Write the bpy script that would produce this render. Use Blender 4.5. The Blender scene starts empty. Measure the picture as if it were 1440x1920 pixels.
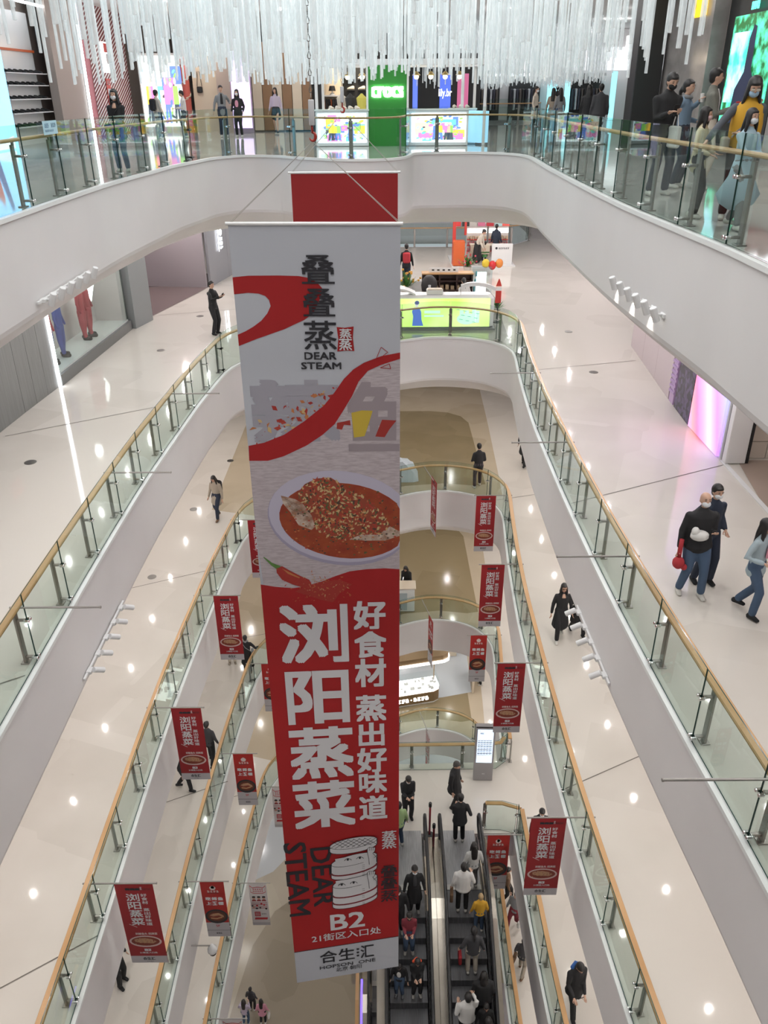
import bpy, bmesh, math, random
from mathutils import Vector, Matrix, Euler
from mathutils.geometry import tessellate_polygon
random.seed(7)
sc = bpy.context.scene
COL = sc.collection
# ------------------------------------------------------------------ camera
H = 5.68                      # floor to floor height
CZ = 1.58                     # eye height above the upper floor (z = 0)
FPX = 1515.0
TH = math.atan(792 / FPX)
RHO = math.radians(.368)
_f = Vector((0, math.cos(TH), -math.sin(TH))); _r = Vector((1, 0, 0)); _d = _f.cross(_r)
_r2 = _r * math.cos(RHO) + _d * math.sin(RHO); _d2 = _d * math.cos(RHO) - _r * math.sin(RHO)
cam = bpy.data.cameras.new('camera'); camo = bpy.data.objects.new('camera', cam); COL.objects.link(camo)
cam.sensor_fit = 'VERTICAL'; cam.sensor_height = 24; cam.lens = FPX / 1920 * 24; cam.clip_start = .05; cam.clip_end = 300
m3 = Matrix((_r2, -_d2, -_f)).transposed()
camo.matrix_world = Matrix.Translation((0, 0, CZ)) @ m3.to_4x4()
sc.camera = camo
# ------------------------------------------------------------------ world, large lights, exposure
w = bpy.data.worlds.new('world'); sc.world = w; w.use_nodes = True
w.node_tree.nodes['Background'].inputs[0].default_value = (.9, .93, 1, 1)
w.node_tree.nodes['Background'].inputs[1].default_value = .5
sc.view_settings.view_transform = 'Standard'; sc.view_settings.look = 'None'
sc.view_settings.exposure = 0.13; sc.view_settings.gamma = 1.0; sc.view_settings.use_curve_mapping = False
cy = sc.cycles
cy.max_bounces = 6; cy.diffuse_bounces = 3; cy.glossy_bounces = 2; cy.transmission_bounces = 2; cy.transparent_max_bounces = 16
cy.sample_clamp_indirect = 4.0; cy.caustics_reflective = False; cy.caustics_refractive = False; cy.use_light_tree = True
cy.use_adaptive_sampling = True; cy.adaptive_threshold = 0.1; cy.adaptive_min_samples = 20
cy.use_denoising = True

def lamp(kind, name, loc, power, color=(1, 1, 1), rot=(0, 0, 0), **k):
    l = bpy.data.lights.new(name, kind); l.energy = power; l.color = color
    for a, b in k.items(): setattr(l, a, b)
    o = bpy.data.objects.new(name, l); o.location = loc; o.rotation_euler = rot; COL.objects.link(o); return o

# area lamps added as ambient fill above the void and over the far hall
lamp('AREA', 'atrium_ceiling_fill', (-.6, 14, 7.2), 1650, (1, .985, .97), shape='RECTANGLE', size=9, size_y=24)
lamp('AREA', 'hall_ceiling_fill', (-1, 34, 4.3), 300, (1, .97, .95), shape='RECTANGLE', size=14, size_y=10)
WARM = (1, .945, .89); COOL = (1, .965, .95)
# rows of recessed downlights under every ceiling
for lv in range(0, 5):
    cz = -lv * H - 2.12
    for k in range(11):
        y = 3.2 + 2.75 * k
        for x in (-6.2, -8.2, 5.2, 6.5):
            if lv >= 2 and x in (-8.2,): continue
            lamp('POINT', 'downlight', (x, y + (1.1 if x in (-8.2, 6.5) else 0), cz), (34 if lv < 1 else 38), WARM if lv in (1, 2, 3) else COOL, shadow_soft_size=.024)
    for x in (-3.6, -1.2, 1.0, 3.2):
        for y in (28.2, 31.2, 34.4, 38.0) if lv == 0 else (28.2, 31.4, 35):
            lamp('POINT', 'downlight', (x, y, cz), 26 if lv else 40, WARM if lv else COOL, shadow_soft_size=.024)
for x in (-7.5, -4.5, 1.5, 4.6, 6.4, 8.0):      # downlights added to brighten the far end of the first gallery
    for y in (33.5, 36.8, 40.2): lamp('POINT', 'downlight', (x, y, -2.12), 46, COOL, shadow_soft_size=.024)
for x, y, p in ((-8, 14, 60), (-8, 20, 60), (-8, 26, 60), (6.5, 10, 60), (6.8, 16, 60), (6.8, 22, 60), (-4, 31, 50), (-4, 38, 60), (5, 30, 50), (5, 38, 60), (0, 44, 60), (-8, 34, 50), (2.6, 48, 60), (11, 32, 60), (11, 38, 60), (11, 44, 60), (15, 36, 60), (15, 44, 60)):
    lamp('POINT', 'downlight', (x, y, 4.2), p, COOL, shadow_soft_size=.08)

# ------------------------------------------------------------------ pixel -> point on a real plane
def ray(x, y): return _f + _r2 * ((x - 720) / FPX) + _d2 * ((y - 960) / FPX)
def at_z(x, y, z):
    v = ray(x, y); s = (z - CZ) / v.z; return Vector((v.x * s, v.y * s, z))
def at_y(x, y, Y):
    v = ray(x, y); s = Y / v.y; return Vector((v.x * s, Y, CZ + v.z * s))
def at_x(x, y, X):
    v = ray(x, y); s = X / v.x; return Vector((X, v.y * s, CZ + v.z * s))
# ------------------------------------------------------------------ materials
MATS = {}
def mat(name, col, rough=.5, metal=0, emit=None, estr=1.0, spec=.5, alpha=1.0, coat=0):
    if name in MATS: return MATS[name]
    m = bpy.data.materials.new(name); m.use_nodes = True; b = m.node_tree.nodes['Principled BSDF']
    b.inputs['Base Color'].default_value = (*col, 1); b.inputs['Roughness'].default_value = rough
    b.inputs['Metallic'].default_value = metal; b.inputs['Specular IOR Level'].default_value = spec
    b.inputs['Coat Weight'].default_value = coat
    if emit is not None:
        b.inputs['Emission Color'].default_value = (*emit, 1); b.inputs['Emission Strength'].default_value = estr
    if alpha < 1: b.inputs['Alpha'].default_value = alpha
    MATS[name] = m; return m
def srgb(r, g, b):
    f = lambda c: ((c / 255) / 12.92) if c <= 10 else (((c / 255) + .055) / 1.055) ** 2.4
    return (f(r), f(g), f(b))
def noise_mat(name, c1, c2, scale=5, rough=.5, stretch=(1, 1, 1), kind='noise', metal=0, bump=0, coord='Object', detail=3, lo=.35, hi=.65, spec=.5, emit=0):
    if name in MATS: return MATS[name]
    m = mat(name, c1, rough, metal, spec=spec); nt = m.node_tree; b = nt.nodes['Principled BSDF']
    tc = nt.nodes.new('ShaderNodeTexCoord'); mp = nt.nodes.new('ShaderNodeMapping'); mp.inputs['Scale'].default_value = stretch
    nt.links.new(tc.outputs[coord], mp.inputs[0])
    if kind == 'noise':
        t = nt.nodes.new('ShaderNodeTexNoise'); t.inputs['Scale'].default_value = scale; t.inputs['Detail'].default_value = detail; out = t.outputs['Fac']
    elif kind == 'wave':
        t = nt.nodes.new('ShaderNodeTexWave'); t.inputs['Scale'].default_value = scale; t.inputs['Distortion'].default_value = 0; t.bands_direction = 'DIAGONAL'; out = t.outputs['Fac']
    else:
        t = nt.nodes.new('ShaderNodeTexVoronoi'); t.inputs['Scale'].default_value = scale; out = t.outputs['Color']
    nt.links.new(mp.outputs[0], t.inputs['Vector'])
    cr = nt.nodes.new('ShaderNodeValToRGB'); cr.color_ramp.elements[0].position = lo; cr.color_ramp.elements[1].position = hi
    cr.color_ramp.elements[0].color = (*c1, 1); cr.color_ramp.elements[1].color = (*c2, 1)
    nt.links.new(out, cr.inputs[0]); nt.links.new(cr.outputs[0], b.inputs['Base Color'])
    if emit:
        nt.links.new(cr.outputs[0], b.inputs['Emission Color']); b.inputs['Emission Strength'].default_value = emit
    if bump:
        bn = nt.nodes.new('ShaderNodeBump'); bn.inputs['Strength'].default_value = bump; nt.links.new(out, bn.inputs['Height']); nt.links.new(bn.outputs[0], b.inputs['Normal'])
    return m
def floor_mat(name, c1, c2, rough):
    m = mat(name, c1, rough, spec=.5); nt = m.node_tree; b = nt.nodes['Principled BSDF']
    tc = nt.nodes.new('ShaderNodeTexCoord'); mp = nt.nodes.new('ShaderNodeMapping')
    mp.inputs['Rotation'].default_value = (0, 0, .35); mp.inputs['Scale'].default_value = (.3, .3, .3)
    v = nt.nodes.new('ShaderNodeTexVoronoi'); v.distance = 'CHEBYCHEV'; v.inputs['Scale'].default_value = 1.6
    nt.links.new(tc.outputs['Object'], mp.inputs[0]); nt.links.new(mp.outputs[0], v.inputs['Vector'])
    sp = nt.nodes.new('ShaderNodeSeparateColor'); nt.links.new(v.outputs['Color'], sp.inputs[0])
    n = nt.nodes.new('ShaderNodeTexNoise'); n.inputs['Scale'].default_value = .9; nt.links.new(tc.outputs['Object'], n.inputs['Vector'])
    ad = nt.nodes.new('ShaderNodeMath'); ad.operation = 'ADD'; nt.links.new(sp.outputs[0], ad.inputs[0]); nt.links.new(n.outputs['Fac'], ad.inputs[1])
    cr = nt.nodes.new('ShaderNodeValToRGB'); cr.color_ramp.elements[0].position = .5; cr.color_ramp.elements[1].position = 1.3
    cr.color_ramp.elements[0].color = (*c1, 1); cr.color_ramp.elements[1].color = (*c2, 1)
    nt.links.new(ad.outputs[0], cr.inputs[0]); nt.links.new(cr.outputs[0], b.inputs['Base Color'])
    return m
M_FLOOR = floor_mat('floor_stone', (.665, .62, .565), (.72, .675, .62), .06)
M_FLOOR0 = floor_mat('floor_stone_grey', (.50, .485, .46), (.58, .565, .54), .06)
M_BROWN = floor_mat('floor_brown', (.27, .21, .12), (.31, .245, .145), .13)
M_TAN = floor_mat('floor_tan', (.48, .40, .29), (.54, .455, .34), .13)
M_BASE5 = floor_mat('floor_taupe', (.25, .21, .155), (.285, .24, .18), .3)
M_WHITE = noise_mat('white_paint', (.74, .72, .715), (.77, .75, .745), .6, .55)
M_CEIL = mat('ceiling_paint', (.78, .77, .76), .7)
M_STRIP = mat('white_metal_strip', (.82, .84, .83), .35)
M_STEEL = mat('brushed_steel', (.36, .34, .32), .38, .85)
M_DSTEEL = mat('dark_steel', (.2, .19, .18), .35, .9)
M_CHROME = mat('chrome', (.75, .75, .75), .18, 1)
M_WOOD = noise_mat('handrail_wood', (.50, .28, .12), (.60, .36, .17), 2.2, .38, (1, .25, 1), bump=.02)
M_BLACK = mat('black', (.012, .012, .013), .5)
M_BLACKG = mat('black_gloss', (.015, .015, .017), .12)
M_RED = mat('banner_red', (.37, .008, .010), .62)
M_REDD = mat('banner_red_plain', (.28, .008, .009), .65)
M_SRED = mat('small_banner_red', (.30, .008, .013), .55)
M_CLOTH = mat('banner_white', (.50, .52, .57), .7)
M_LET = mat('letter_white', (.66, .66, .68), .6)
M_LETK = mat('letter_black', (.022, .022, .028), .6)
M_GREYC = mat('footer_grey', (.50, .48, .50), .6)
def glass_mat(name, tint, gl=1.0):
    m = bpy.data.materials.new(name); m.use_nodes = True; nt = m.node_tree; nt.nodes.clear()
    o = nt.nodes.new('ShaderNodeOutputMaterial'); mx = nt.nodes.new('ShaderNodeMixShader'); t = nt.nodes.new('ShaderNodeBsdfTransparent'); g = nt.nodes.new('ShaderNodeBsdfGlossy')
    fr = nt.nodes.new('ShaderNodeFresnel'); fr.inputs[0].default_value = 1.45
    t.inputs[0].default_value = (*tint, 1); g.inputs['Roughness'].default_value = .0; g.inputs['Color'].default_value = (gl, gl, gl, 1)
    ge = nt.nodes.new('ShaderNodeNewGeometry'); iv = nt.nodes.new('ShaderNodeMath'); iv.operation = 'SUBTRACT'; iv.inputs[0].default_value = 1; ml = nt.nodes.new('ShaderNodeMath'); ml.operation = 'MULTIPLY'
    nt.links.new(ge.outputs['Backfacing'], iv.inputs[1]); nt.links.new(fr.outputs[0], ml.inputs[0]); nt.links.new(iv.outputs[0], ml.inputs[1])
    nt.links.new(ml.outputs[0], mx.inputs[0]); nt.links.new(t.outputs[0], mx.inputs[1]); nt.links.new(g.outputs[0], mx.inputs[2]); nt.links.new(mx.outputs[0], o.inputs[0])
    MATS[name] = m; return m
M_GLASS = glass_mat('rail_glass', (.88, .935, .915))
M_GEDGE = mat('glass_edge', (.03, .07, .06), .2)
M_WHITEG = mat('white_gloss', (.8, .8, .8), .25)
# ------------------------------------------------------------------ mesh builder
class MB:
    def __init__(s): s.v = []; s.f = []; s.m = []
    def add(s, vs, fs, mi=0):
        n = len(s.v); s.v += [tuple(p) for p in vs]; s.f += [tuple(i + n for i in f) for f in fs]; s.m += [mi] * len(fs); return s
    def box(s, c, d, mi=0, R=None):
        c = Vector(c); hx, hy, hz = d[0] / 2, d[1] / 2, d[2] / 2
        vs = [Vector((sx * hx, sy * hy, sz * hz)) for sz in (-1, 1) for sy in (-1, 1) for sx in (-1, 1)]
        if R is not None: vs = [R @ p for p in vs]
        return s.add([c + p for p in vs], [(0, 2, 3, 1), (4, 5, 7, 6), (0, 1, 5, 4), (2, 6, 7, 3), (0, 4, 6, 2), (1, 3, 7, 5)], mi)
    def bbox(s, c, d, b=.01, mi=0, R=None):      # box with chamfered vertical and horizontal edges
        c = Vector(c); hx, hy, hz = d[0] / 2, d[1] / 2, d[2] / 2; rings = []
        for z, k in ((-hz, b), (-hz + b, 0), (hz - b, 0), (hz, b)):
            x, y = hx - k, hy - k
            rings.append([Vector(p) for p in ((x - b, -y, z), (x, -y + b, z), (x, y - b, z), (x - b, y, z), (-x + b, y, z), (-x, y - b, z), (-x, -y + b, z), (-x + b, -y, z))])
        return s.rings([[c + (R @ p if R is not None else p) for p in r] for r in rings], mi)
    def rings(s, rs, mi=0, closed=True, caps=True):
        n = len(rs[0]); vs = [p for r in rs for p in r]; fs = []
        for i in range(len(rs) - 1):
            for j in range(n if closed else n - 1):
                a, b2 = i * n + j, i * n + (j + 1) % n; fs.append((a, b2, b2 + n, a + n))
        if caps and closed: fs.append(tuple(range(n - 1, -1, -1))); fs.append(tuple(range((len(rs) - 1) * n, len(rs) * n)))
        return s.add(vs, fs, mi)
    def loft(s, pts, rad, side=(1, 0, 0), n=10, mi=0, rnd=True):
        pts = [Vector(p) for p in pts]; rad = [(r, r) if not isinstance(r, (tuple, list)) else r for r in rad]; side = Vector(side)
        if rnd:   # rounded ends
            d0 = (pts[0] - pts[1]).normalized(); d1 = (pts[-1] - pts[-2]).normalized(); r0 = min(rad[0]); r1 = min(rad[-1])
            pts = [pts[0] + d0 * r0 * .75, pts[0] + d0 * r0 * .45] + pts + [pts[-1] + d1 * r1 * .45, pts[-1] + d1 * r1 * .75]
            rad = [tuple(q * .35 for q in rad[0]), tuple(q * .8 for q in rad[0])] + rad + [tuple(q * .8 for q in rad[-1]), tuple(q * .35 for q in rad[-1])]
        rs = []
        for i, p in enumerate(pts):
            t = (pts[min(i + 1, len(pts) - 1)] - pts[max(i - 1, 0)]).normalized()
            u = (side - t * side.dot(t))
            if u.length < 1e-3: u = Vector((0, 1, 0)) - t * t.y
            u.normalize(); v = t.cross(u); a, b = rad[i]
            rs.append([p + u * (a * math.cos(2 * math.pi * k / n)) + v * (b * math.sin(2 * math.pi * k / n)) for k in range(n)])
        return s.rings(rs, mi)
    def tube(s, pts, r, n=8, mi=0):
        return s.loft(pts, [r] * len(pts), (0, .1, 1) if abs((Vector(pts[-1]) - Vector(pts[0])).normalized().z) < .9 else (1, 0, 0), n, mi, rnd=False)
    def lathe(s, c, prof, n=16, mi=0, R=None):
        c = Vector(c); rs = [[c + ((R @ Vector((r * math.cos(2 * math.pi * k / n), r * math.sin(2 * math.pi * k / n), z))) if R is not None else Vector((r * math.cos(2 * math.pi * k / n), r * math.sin(2 * math.pi * k / n), z))) for k in range(n)] for r, z in prof]
        return s.rings(rs, mi)
    def sphere(s, c, r, n=10, m=7, mi=0, R=None):
        r = (r, r, r) if not isinstance(r, (tuple, list)) else r; c = Vector(c); rs = []
        for i in range(1, m):
            a = math.pi * i / m; rr = math.sin(a)
            ring = [Vector((r[0] * rr * math.cos(2 * math.pi * k / n), r[1] * rr * math.sin(2 * math.pi * k / n), -r[2] * math.cos(a))) for k in range(n)]
            rs.append([c + (R @ p if R is not None else p) for p in ring])
        return s.rings(rs, mi)
    def build(s, name, mats, parent=None, smooth=False):
        me = bpy.data.meshes.new(name); me.from_pydata(s.v, [], s.f)
        for m in (mats if isinstance(mats, (list, tuple)) else [mats]): me.materials.append(m)
        if any(s.m): me.polygons.foreach_set('material_index', s.m)
        if smooth: me.polygons.foreach_set('use_smooth', [True] * len(me.polygons))
        me.update(); o = bpy.data.objects.new(name, me); COL.objects.link(o)
        if parent is not None: o.parent = parent
        return o
def thing(name, label, cat, loc=(0, 0, 0), rz=0, group=None):
    o = bpy.data.objects.new(name, None); o.empty_display_size = .1; COL.objects.link(o); o.location = loc; o.rotation_euler = (0, 0, rz)
    o['label'] = label; o['category'] = cat
    if group: o['group'] = group
    return o
def tag(o, label, cat, group=None, kind=None):
    o['label'] = label; o['category'] = cat
    if group: o['group'] = group
    if kind: o['kind'] = kind
    return o
def struct(o): o['kind'] = 'structure'; return o
def dup(root, loc=None, rz=None, label=None):
    r = root.copy(); COL.objects.link(r)
    if loc is not None: r.location = loc
    if rz is not None: r.rotation_euler = (0, 0, rz)
    if label: r['label'] = label
    for ch in list(root.children):
        c = ch.copy(); COL.objects.link(c); c.parent = r
        for g in list(ch.children):
            d = g.copy(); COL.objects.link(d); d.parent = c
    return r
def inst(me, name, parent, loc=(0, 0, 0), rz=0):
    o = bpy.data.objects.new(name, me); COL.objects.link(o); o.location = loc; o.rotation_euler = (0, 0, rz)
    if parent is not None: o.parent = parent
    return o
def RZ(a): return Matrix.Rotation(a, 3, 'Z')
def RX(a): return Matrix.Rotation(a, 3, 'X')
def RY(a): return Matrix.Rotation(a, 3, 'Y')
# ------------------------------------------------------------------ floor edges round the void
def smooth_curve(P, n=6):
    out = []
    for i in range(len(P) - 1):
        p0 = Vector(P[max(i - 1, 0)]); p1 = Vector(P[i]); p2 = Vector(P[i + 1]); p3 = Vector(P[min(i + 2, len(P) - 1)])
        for k in range(n):
            t = k / n; out.append(.5 * ((2 * p1) + (p2 - p0) * t + (2 * p0 - 5 * p1 + 4 * p2 - p3) * t * t + (3 * p1 - p0 - 3 * p2 + p3) * t ** 3))
    out.append(Vector(P[-1])); return out
E_LOW = smooth_curve([(-4.6, .9), (-4.85, 3), (-4.93, 6), (-4.99, 9), (-5.04, 12), (-5.04, 15), (-4.96, 17.5), (-4.85, 20), (-4.74, 21.4), (-4.6, 22.8), (-4.28, 23.7), (-3.6, 24.4), (-2.5, 24.95), (-1, 25.4), (.5, 26.0), (1.45, 26.38), (2.2, 26.42), (3.0, 26.2), (3.6, 25.75), (4.0, 25.0), (4.08, 24.2), (3.98, 22.9), (3.86, 21.3), (3.77, 19.8), (3.7, 18.2), (3.67, 16.5), (3.65, 14.5), (3.66, 12.3), (3.69, 10.8), (3.75, 9.2), (3.83, 7.6), (3.92, 6.1), (4.0, 4), (4.0, 2.5), (3.9, .9)])
E_TOP = smooth_curve([(-4.9, .9), (-5.2, 4), (-5.36, 8), (-5.38, 12), (-5.4, 14), (-5.38, 16.4), (-5.3, 18), (-5.18, 19.4), (-5.05, 21), (-4.8, 22.3), (-4.5, 23.6), (-3.8, 24.4), (-2.9, 24.2), (-2.43, 23.75), (-1.47, 22.95), (-.75, 22.65), (-.1, 22.72), (.45, 23.15), (.68, 23.8), (.9, 24.9), (1.58, 25.1), (2.6, 25.1), (3.5, 24.6), (3.9, 23.6), (3.92, 22), (3.85, 20.4), (3.8, 18.5), (3.74, 15.4), (3.73, 13), (3.8, 11), (3.87, 9.4), (3.87, 8), (3.9, 5), (3.9, 2.5), (3.8, .9)])
def offset(curve, d):        # d > 0 towards the void
    out = []; n = len(curve)
    for i in range(n):
        t = (curve[min(i + 1, n - 1)] - curve[max(i - 1, 0)]).normalized(); out.append(curve[i] + Vector((t.y, -t.x)) * d)
    return out
def cum(curve):
    s = [0]
    for i in range(1, len(curve)): s.append(s[-1] + (curve[i] - curve[i - 1]).length)
    return s
def pt_at(curve, S, s):
    s = max(0, min(S[-1], s))
    for i in range(1, len(S)):
        if S[i] >= s:
            t = (s - S[i - 1]) / max(1e-9, S[i] - S[i - 1]); d = (curve[i] - curve[i - 1]).normalized(); return curve[i - 1].lerp(curve[i], t), d
    return curve[-1], (curve[-1] - curve[-2]).normalized()
def s_at_y(curve, S, y, side):   # side -1 left run, +1 right run
    rng = range(1, len(curve)) if side < 0 else range(len(curve) - 1, 0, -1)
    for i in rng:
        a, b = curve[i - 1], curve[i]
        if (a.y - y) * (b.y - y) <= 0 and a.y != b.y: return S[i - 1] + (S[i] - S[i - 1]) * (y - a.y) / (b.y - a.y)
def plate(name, outer, holes, z, m, parent=None, up=True):
    polys = [[Vector((p[0], p[1], 0)) for p in poly] for poly in [outer] + holes]
    tris = tessellate_polygon(polys); allv = [(p.x, p.y, z) for poly in polys for p in poly]; fs = []
    for t in tris:
        a, b, c = [Vector(allv[i]) for i in t]; nz = (b - a).cross(c - a).z
        if (nz > 0) == up: fs.append(tuple(t))
        else: fs.append((t[0], t[2], t[1]))
    mb = MB(); mb.add(allv, fs); return mb.build(name, m, parent)
def skirt(curve, z, prof, mi_of=None):      # profile: (offset to the void, dz)
    mb = MB(); rows = [[(p.x, p.y, z + dz) for p in offset(curve, o)] for o, dz in prof]; n = len(curve)
    for r in range(len(rows) - 1):
        mb.add(rows[r] + rows[r + 1], [(j, j + 1, n + j + 1, n + j) for j in range(n - 1)], 0)
    return mb
VOID2 = [(-3.5, 43.6), (5.2, 43.6), (7.0, 44.2), (8.0, 45.6), (8.2, 47.5), (8.2, 57), (-3.5, 57)]
XL, XR, YN, YF = -12.2, 9.6, -3.0, 62.0
PROF = [(.07, -.012), (.07, -.06), (.045, -.07), (.045, -1.42), (.02, -1.5), (-.06, -1.57), (-.22, -1.70), (-.42, -1.86), (-.66, -1.97), (-.95, -2.03)]
for lv in range(0, 5):
    z = -lv * H; E = E_TOP if lv == 0 else E_LOW
    holes = [[(p.x, p.y) for p in offset(E, .07)]]
    if lv < 2: holes.append(VOID2)
    yf = YF if lv < 2 else 45
    ob = [(XL, YN), (XR, YN), (XR, 27.6), (18, 27.6), (18, yf), (XL, yf)] if lv == 0 else [(XL, YN), (XR, YN), (XR, yf), (XL, yf)]
    fl = struct(plate('floor', ob, holes, z, M_FLOOR0 if lv == 0 else M_FLOOR))
    fa = skirt(E, z, PROF).build('fascia', M_WHITE, fl, True)
    st = skirt(E, z, [(-.02, .004), (.075, .004), (.075, -.055)]).build('edge_strip', M_STRIP, fl)
    # soffit ceiling of the level below
    h2 = [[(p.x, p.y) for p in offset(E, -.95)]]
    if lv < 2: h2.append(VOID2)
    struct(plate('ceiling', [(XL, YN), (XR, YN), (XR, yf), (XL, yf)], h2, z - 2.03, M_CEIL, None, False))
    if lv < 2:
        v2 = [Vector(p) for p in VOID2]; skirt(list(reversed(v2 + [v2[0]])), z, [(0, -.01), (.05, -.03), (.05, -1.5), (-.1, -1.7), (-.3, -2.03)]).build('far_fascia', M_WHITE, fl)
    # inlaid stone fields on the far landing of the lower floors
    if lv >= 2:
        arc = [(3.72, 33.1), (3.45, 33.9), (2.9, 34.4), (2.1, 34.6)]
        edge = [(p.x, p.y) for p in E_LOW if p.y > 24.2 and p.x > -4.3 and p.x < 4.4 and p.y > 24.2]
        edge = [p for p in edge if not (p[0] > 3.6 and p[1] < 25.7)]
        plate('tan_inlay', [(p[0], p[1] + .02) for p in edge] + [(4.25, 26.0), (4.35, 28), (4.55, 33), (4.7, 38), (-6, 38), (-6, 25)], [], z + .004, M_TAN, fl)
        plate('brown_inlay', [(-4.5, 25.6), (-1, 26.0), (.8, 26.8), (2.2, 27.0), (3.3, 26.8), (3.75, 26.9)] + arc + [(-5.5, 34.6)], [], z + .008, M_BROWN, fl)
# lowest floor
f5 = struct(plate('floor', [(XL, YN), (XR, YN), (XR, 45), (XL, 45)], [], -5 * H, M_BASE5))
plate('white_inlay', [(-12, 24), (-5.6, 23.4), (-4.9, 23.8), (-4.1, 24.9), (-3, 26), (-1, 27.4), (2, 28.2), (9, 28.4), (9, 44), (-12, 44)], [], -5 * H + .004, mat('floor_bluegrey', (.50, .52, .53), .15), f5)
plate('tan_inlay', [(-12, 14), (-5.9, 16.6), (-5.6, 18.6), (-5.3, 20.4), (-4.6, 21.9), (-3.4, 22.9), (-1.5, 23.6), (2, 24), (9, 24), (9, 28.4), (2, 28.2), (-1, 27.4), (-3, 26), (-4.1, 24.9), (-4.9, 23.8), (-5.6, 23.4), (-12, 24)], [], -5 * H + .003, floor_mat('floor_sand', (.40, .35, .28), (.43, .38, .3), .25), f5)
# dark stone joints crossing the walkways
M_JOINT = mat('joint_brown', (.16, .14, .12), .5)
def joint(p, q, lv, parent=None):
    a, b = Vector(p), Vector(q); d = (b - a).normalized(); nrm = Vector((-d.y, d.x)) * .012; z = -lv * H + .005
    mb = MB(); mb.add([(a.x + nrm.x, a.y + nrm.y, z), (a.x - nrm.x, a.y - nrm.y, z), (b.x - nrm.x, b.y - nrm.y, z), (b.x + nrm.x, b.y + nrm.y, z)], [(0, 1, 2, 3)]); return mb
jn = 0
for lv, ps in {1: [((-9.0, 17.9), (-5.0, 20.4)), ((-8.2, 29.5), (-3.5, 31)), ((3.9, 22.6), (7.6, 23.6)), ((3.7, 14.2), (7.6, 16.1)), ((-9.0, 6.5), (-5.05, 9.0))],
              2: [((-9, 19.3), (-4.9, 21.2)), ((-9, 6.2), (-5, 9.0)), ((3.66, 12.2), (8, 14.4)), ((4.0, 25.6), (8, 26.8))],
              3: [((-9, 16), (-4.8, 18.0)), ((3.8, 21.2), (8, 22.6)), ((-8, 24.5), (-4.3, 25.6))], 4: [((-8, 22), (-4.7, 23.1))]}.items():
    for p, q in ps:
        struct(joint(p, q, lv).build('trim_joint', M_JOINT)); jn += 1
# outer walls
def wall(name, x0, y0, x1, y1, z0, z1, m, t=.15):
    a, b = Vector((x0, y0)), Vector((x1, y1)); d = b - a; c = (a + b) / 2; mb = MB()
    mb.box((c.x, c.y, (z0 + z1) / 2), (d.length, t, z1 - z0), 0, RZ(math.atan2(d.y, d.x))); return struct(mb.build(name, m))
M_GREYP = noise_mat('grey_panel', (.20, .20, .20), (.25, .25, .25), 40, .45, (1, 1, .03))
M_BEIGE = mat('beige_panel', (.42, .35, .31), .5)
M_LILAC = mat('lilac_wall', (.62, .58, .60), .6)
for lv in (2, 3, 4):
    zt, zb = -(lv - 1) * H - 2.03, -lv * H
    wall('wall_left', -9.6, YN, -9.6, 44.9, zb, zt, M_LILAC); wall('wall_right', 8.0, YN, 8.0, 44.9, zb, zt, M_LILAC)
    wall('wall_back', -9.6, 44.9, 8.0, 44.9, zb, zt, M_LILAC); wall('wall_front', -9.6, YN + .1, 8, YN + .1, zb, zt, M_LILAC)
wall('wall_left', -9.6, YN, -9.6, 44.9, -5 * H, -4 * H - 2.03, M_LILAC); wall('wall_right', 8.0, YN, 8.0, 44.9, -5 * H, -4 * H - 2.03, M_LILAC)
wall('wall_back', -9.6, 44.9, 8.0, 44.9, -5 * H, -4 * H - 2.03, M_LILAC); wall('wall_front', -9.6, YN + .1, 8, YN + .1, -5 * H, -4 * H - 2.03, M_LILAC)
# level 1 walls (shop fronts are built further down in front of these)
wall('wall_left', -11.9, YN, -11.9, 61, -H, -2.03, M_LILAC); wall('wall_right', 9.5, YN, 9.5, 61, -H, -2.03, M_LILAC)
CE0 = 4.45; wall('wall_back', XL, YF, 18, YF, -H, 4.5, M_LILAC); wall('wall_front', XL, YN, XR, YN, -H, 7.5, M_LILAC)
wall('wall_left', XL, YN, XL, YF, 0, 7.5, M_BEIGE); wall('wall_right', XR, YN, XR, 27.6, 0, 7.5, M_BEIGE); wall('wall_right', XR, 27.6, 18, 27.6, 0, CE0, M_BEIGE); wall('wall_right', 18, 27.6, 18, YF, 0, CE0, M_WHITE)
# top ceiling: a lower hall ceiling and a raised light well over the void
CE = 4.45
struct(plate('ceiling', [(XL, YN), (XR, YN), (XR, 27.6), (18, 27.6), (18, YF), (XL, YF)], [[(-6.4, -1), (-6.4, 26.6), (5.4, 26.6), (5.4, -1)]], CE, M_CEIL, None, False))
struct(plate('ceiling', [(-6.4, -1), (-6.4, 26.6), (5.4, 26.6), (5.4, -1)], [], 7.4, M_CEIL, None, False))
for a, b in (((-6.4, -1), (-6.4, 26.6)), ((5.4, -1), (5.4, 26.6)), ((-6.4, 26.6), (5.4, 26.6)), ((-6.4, -1), (5.4, -1))):
    wall('trim_light_well', *a, *b, CE, 7.4, M_CEIL, .1)
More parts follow.
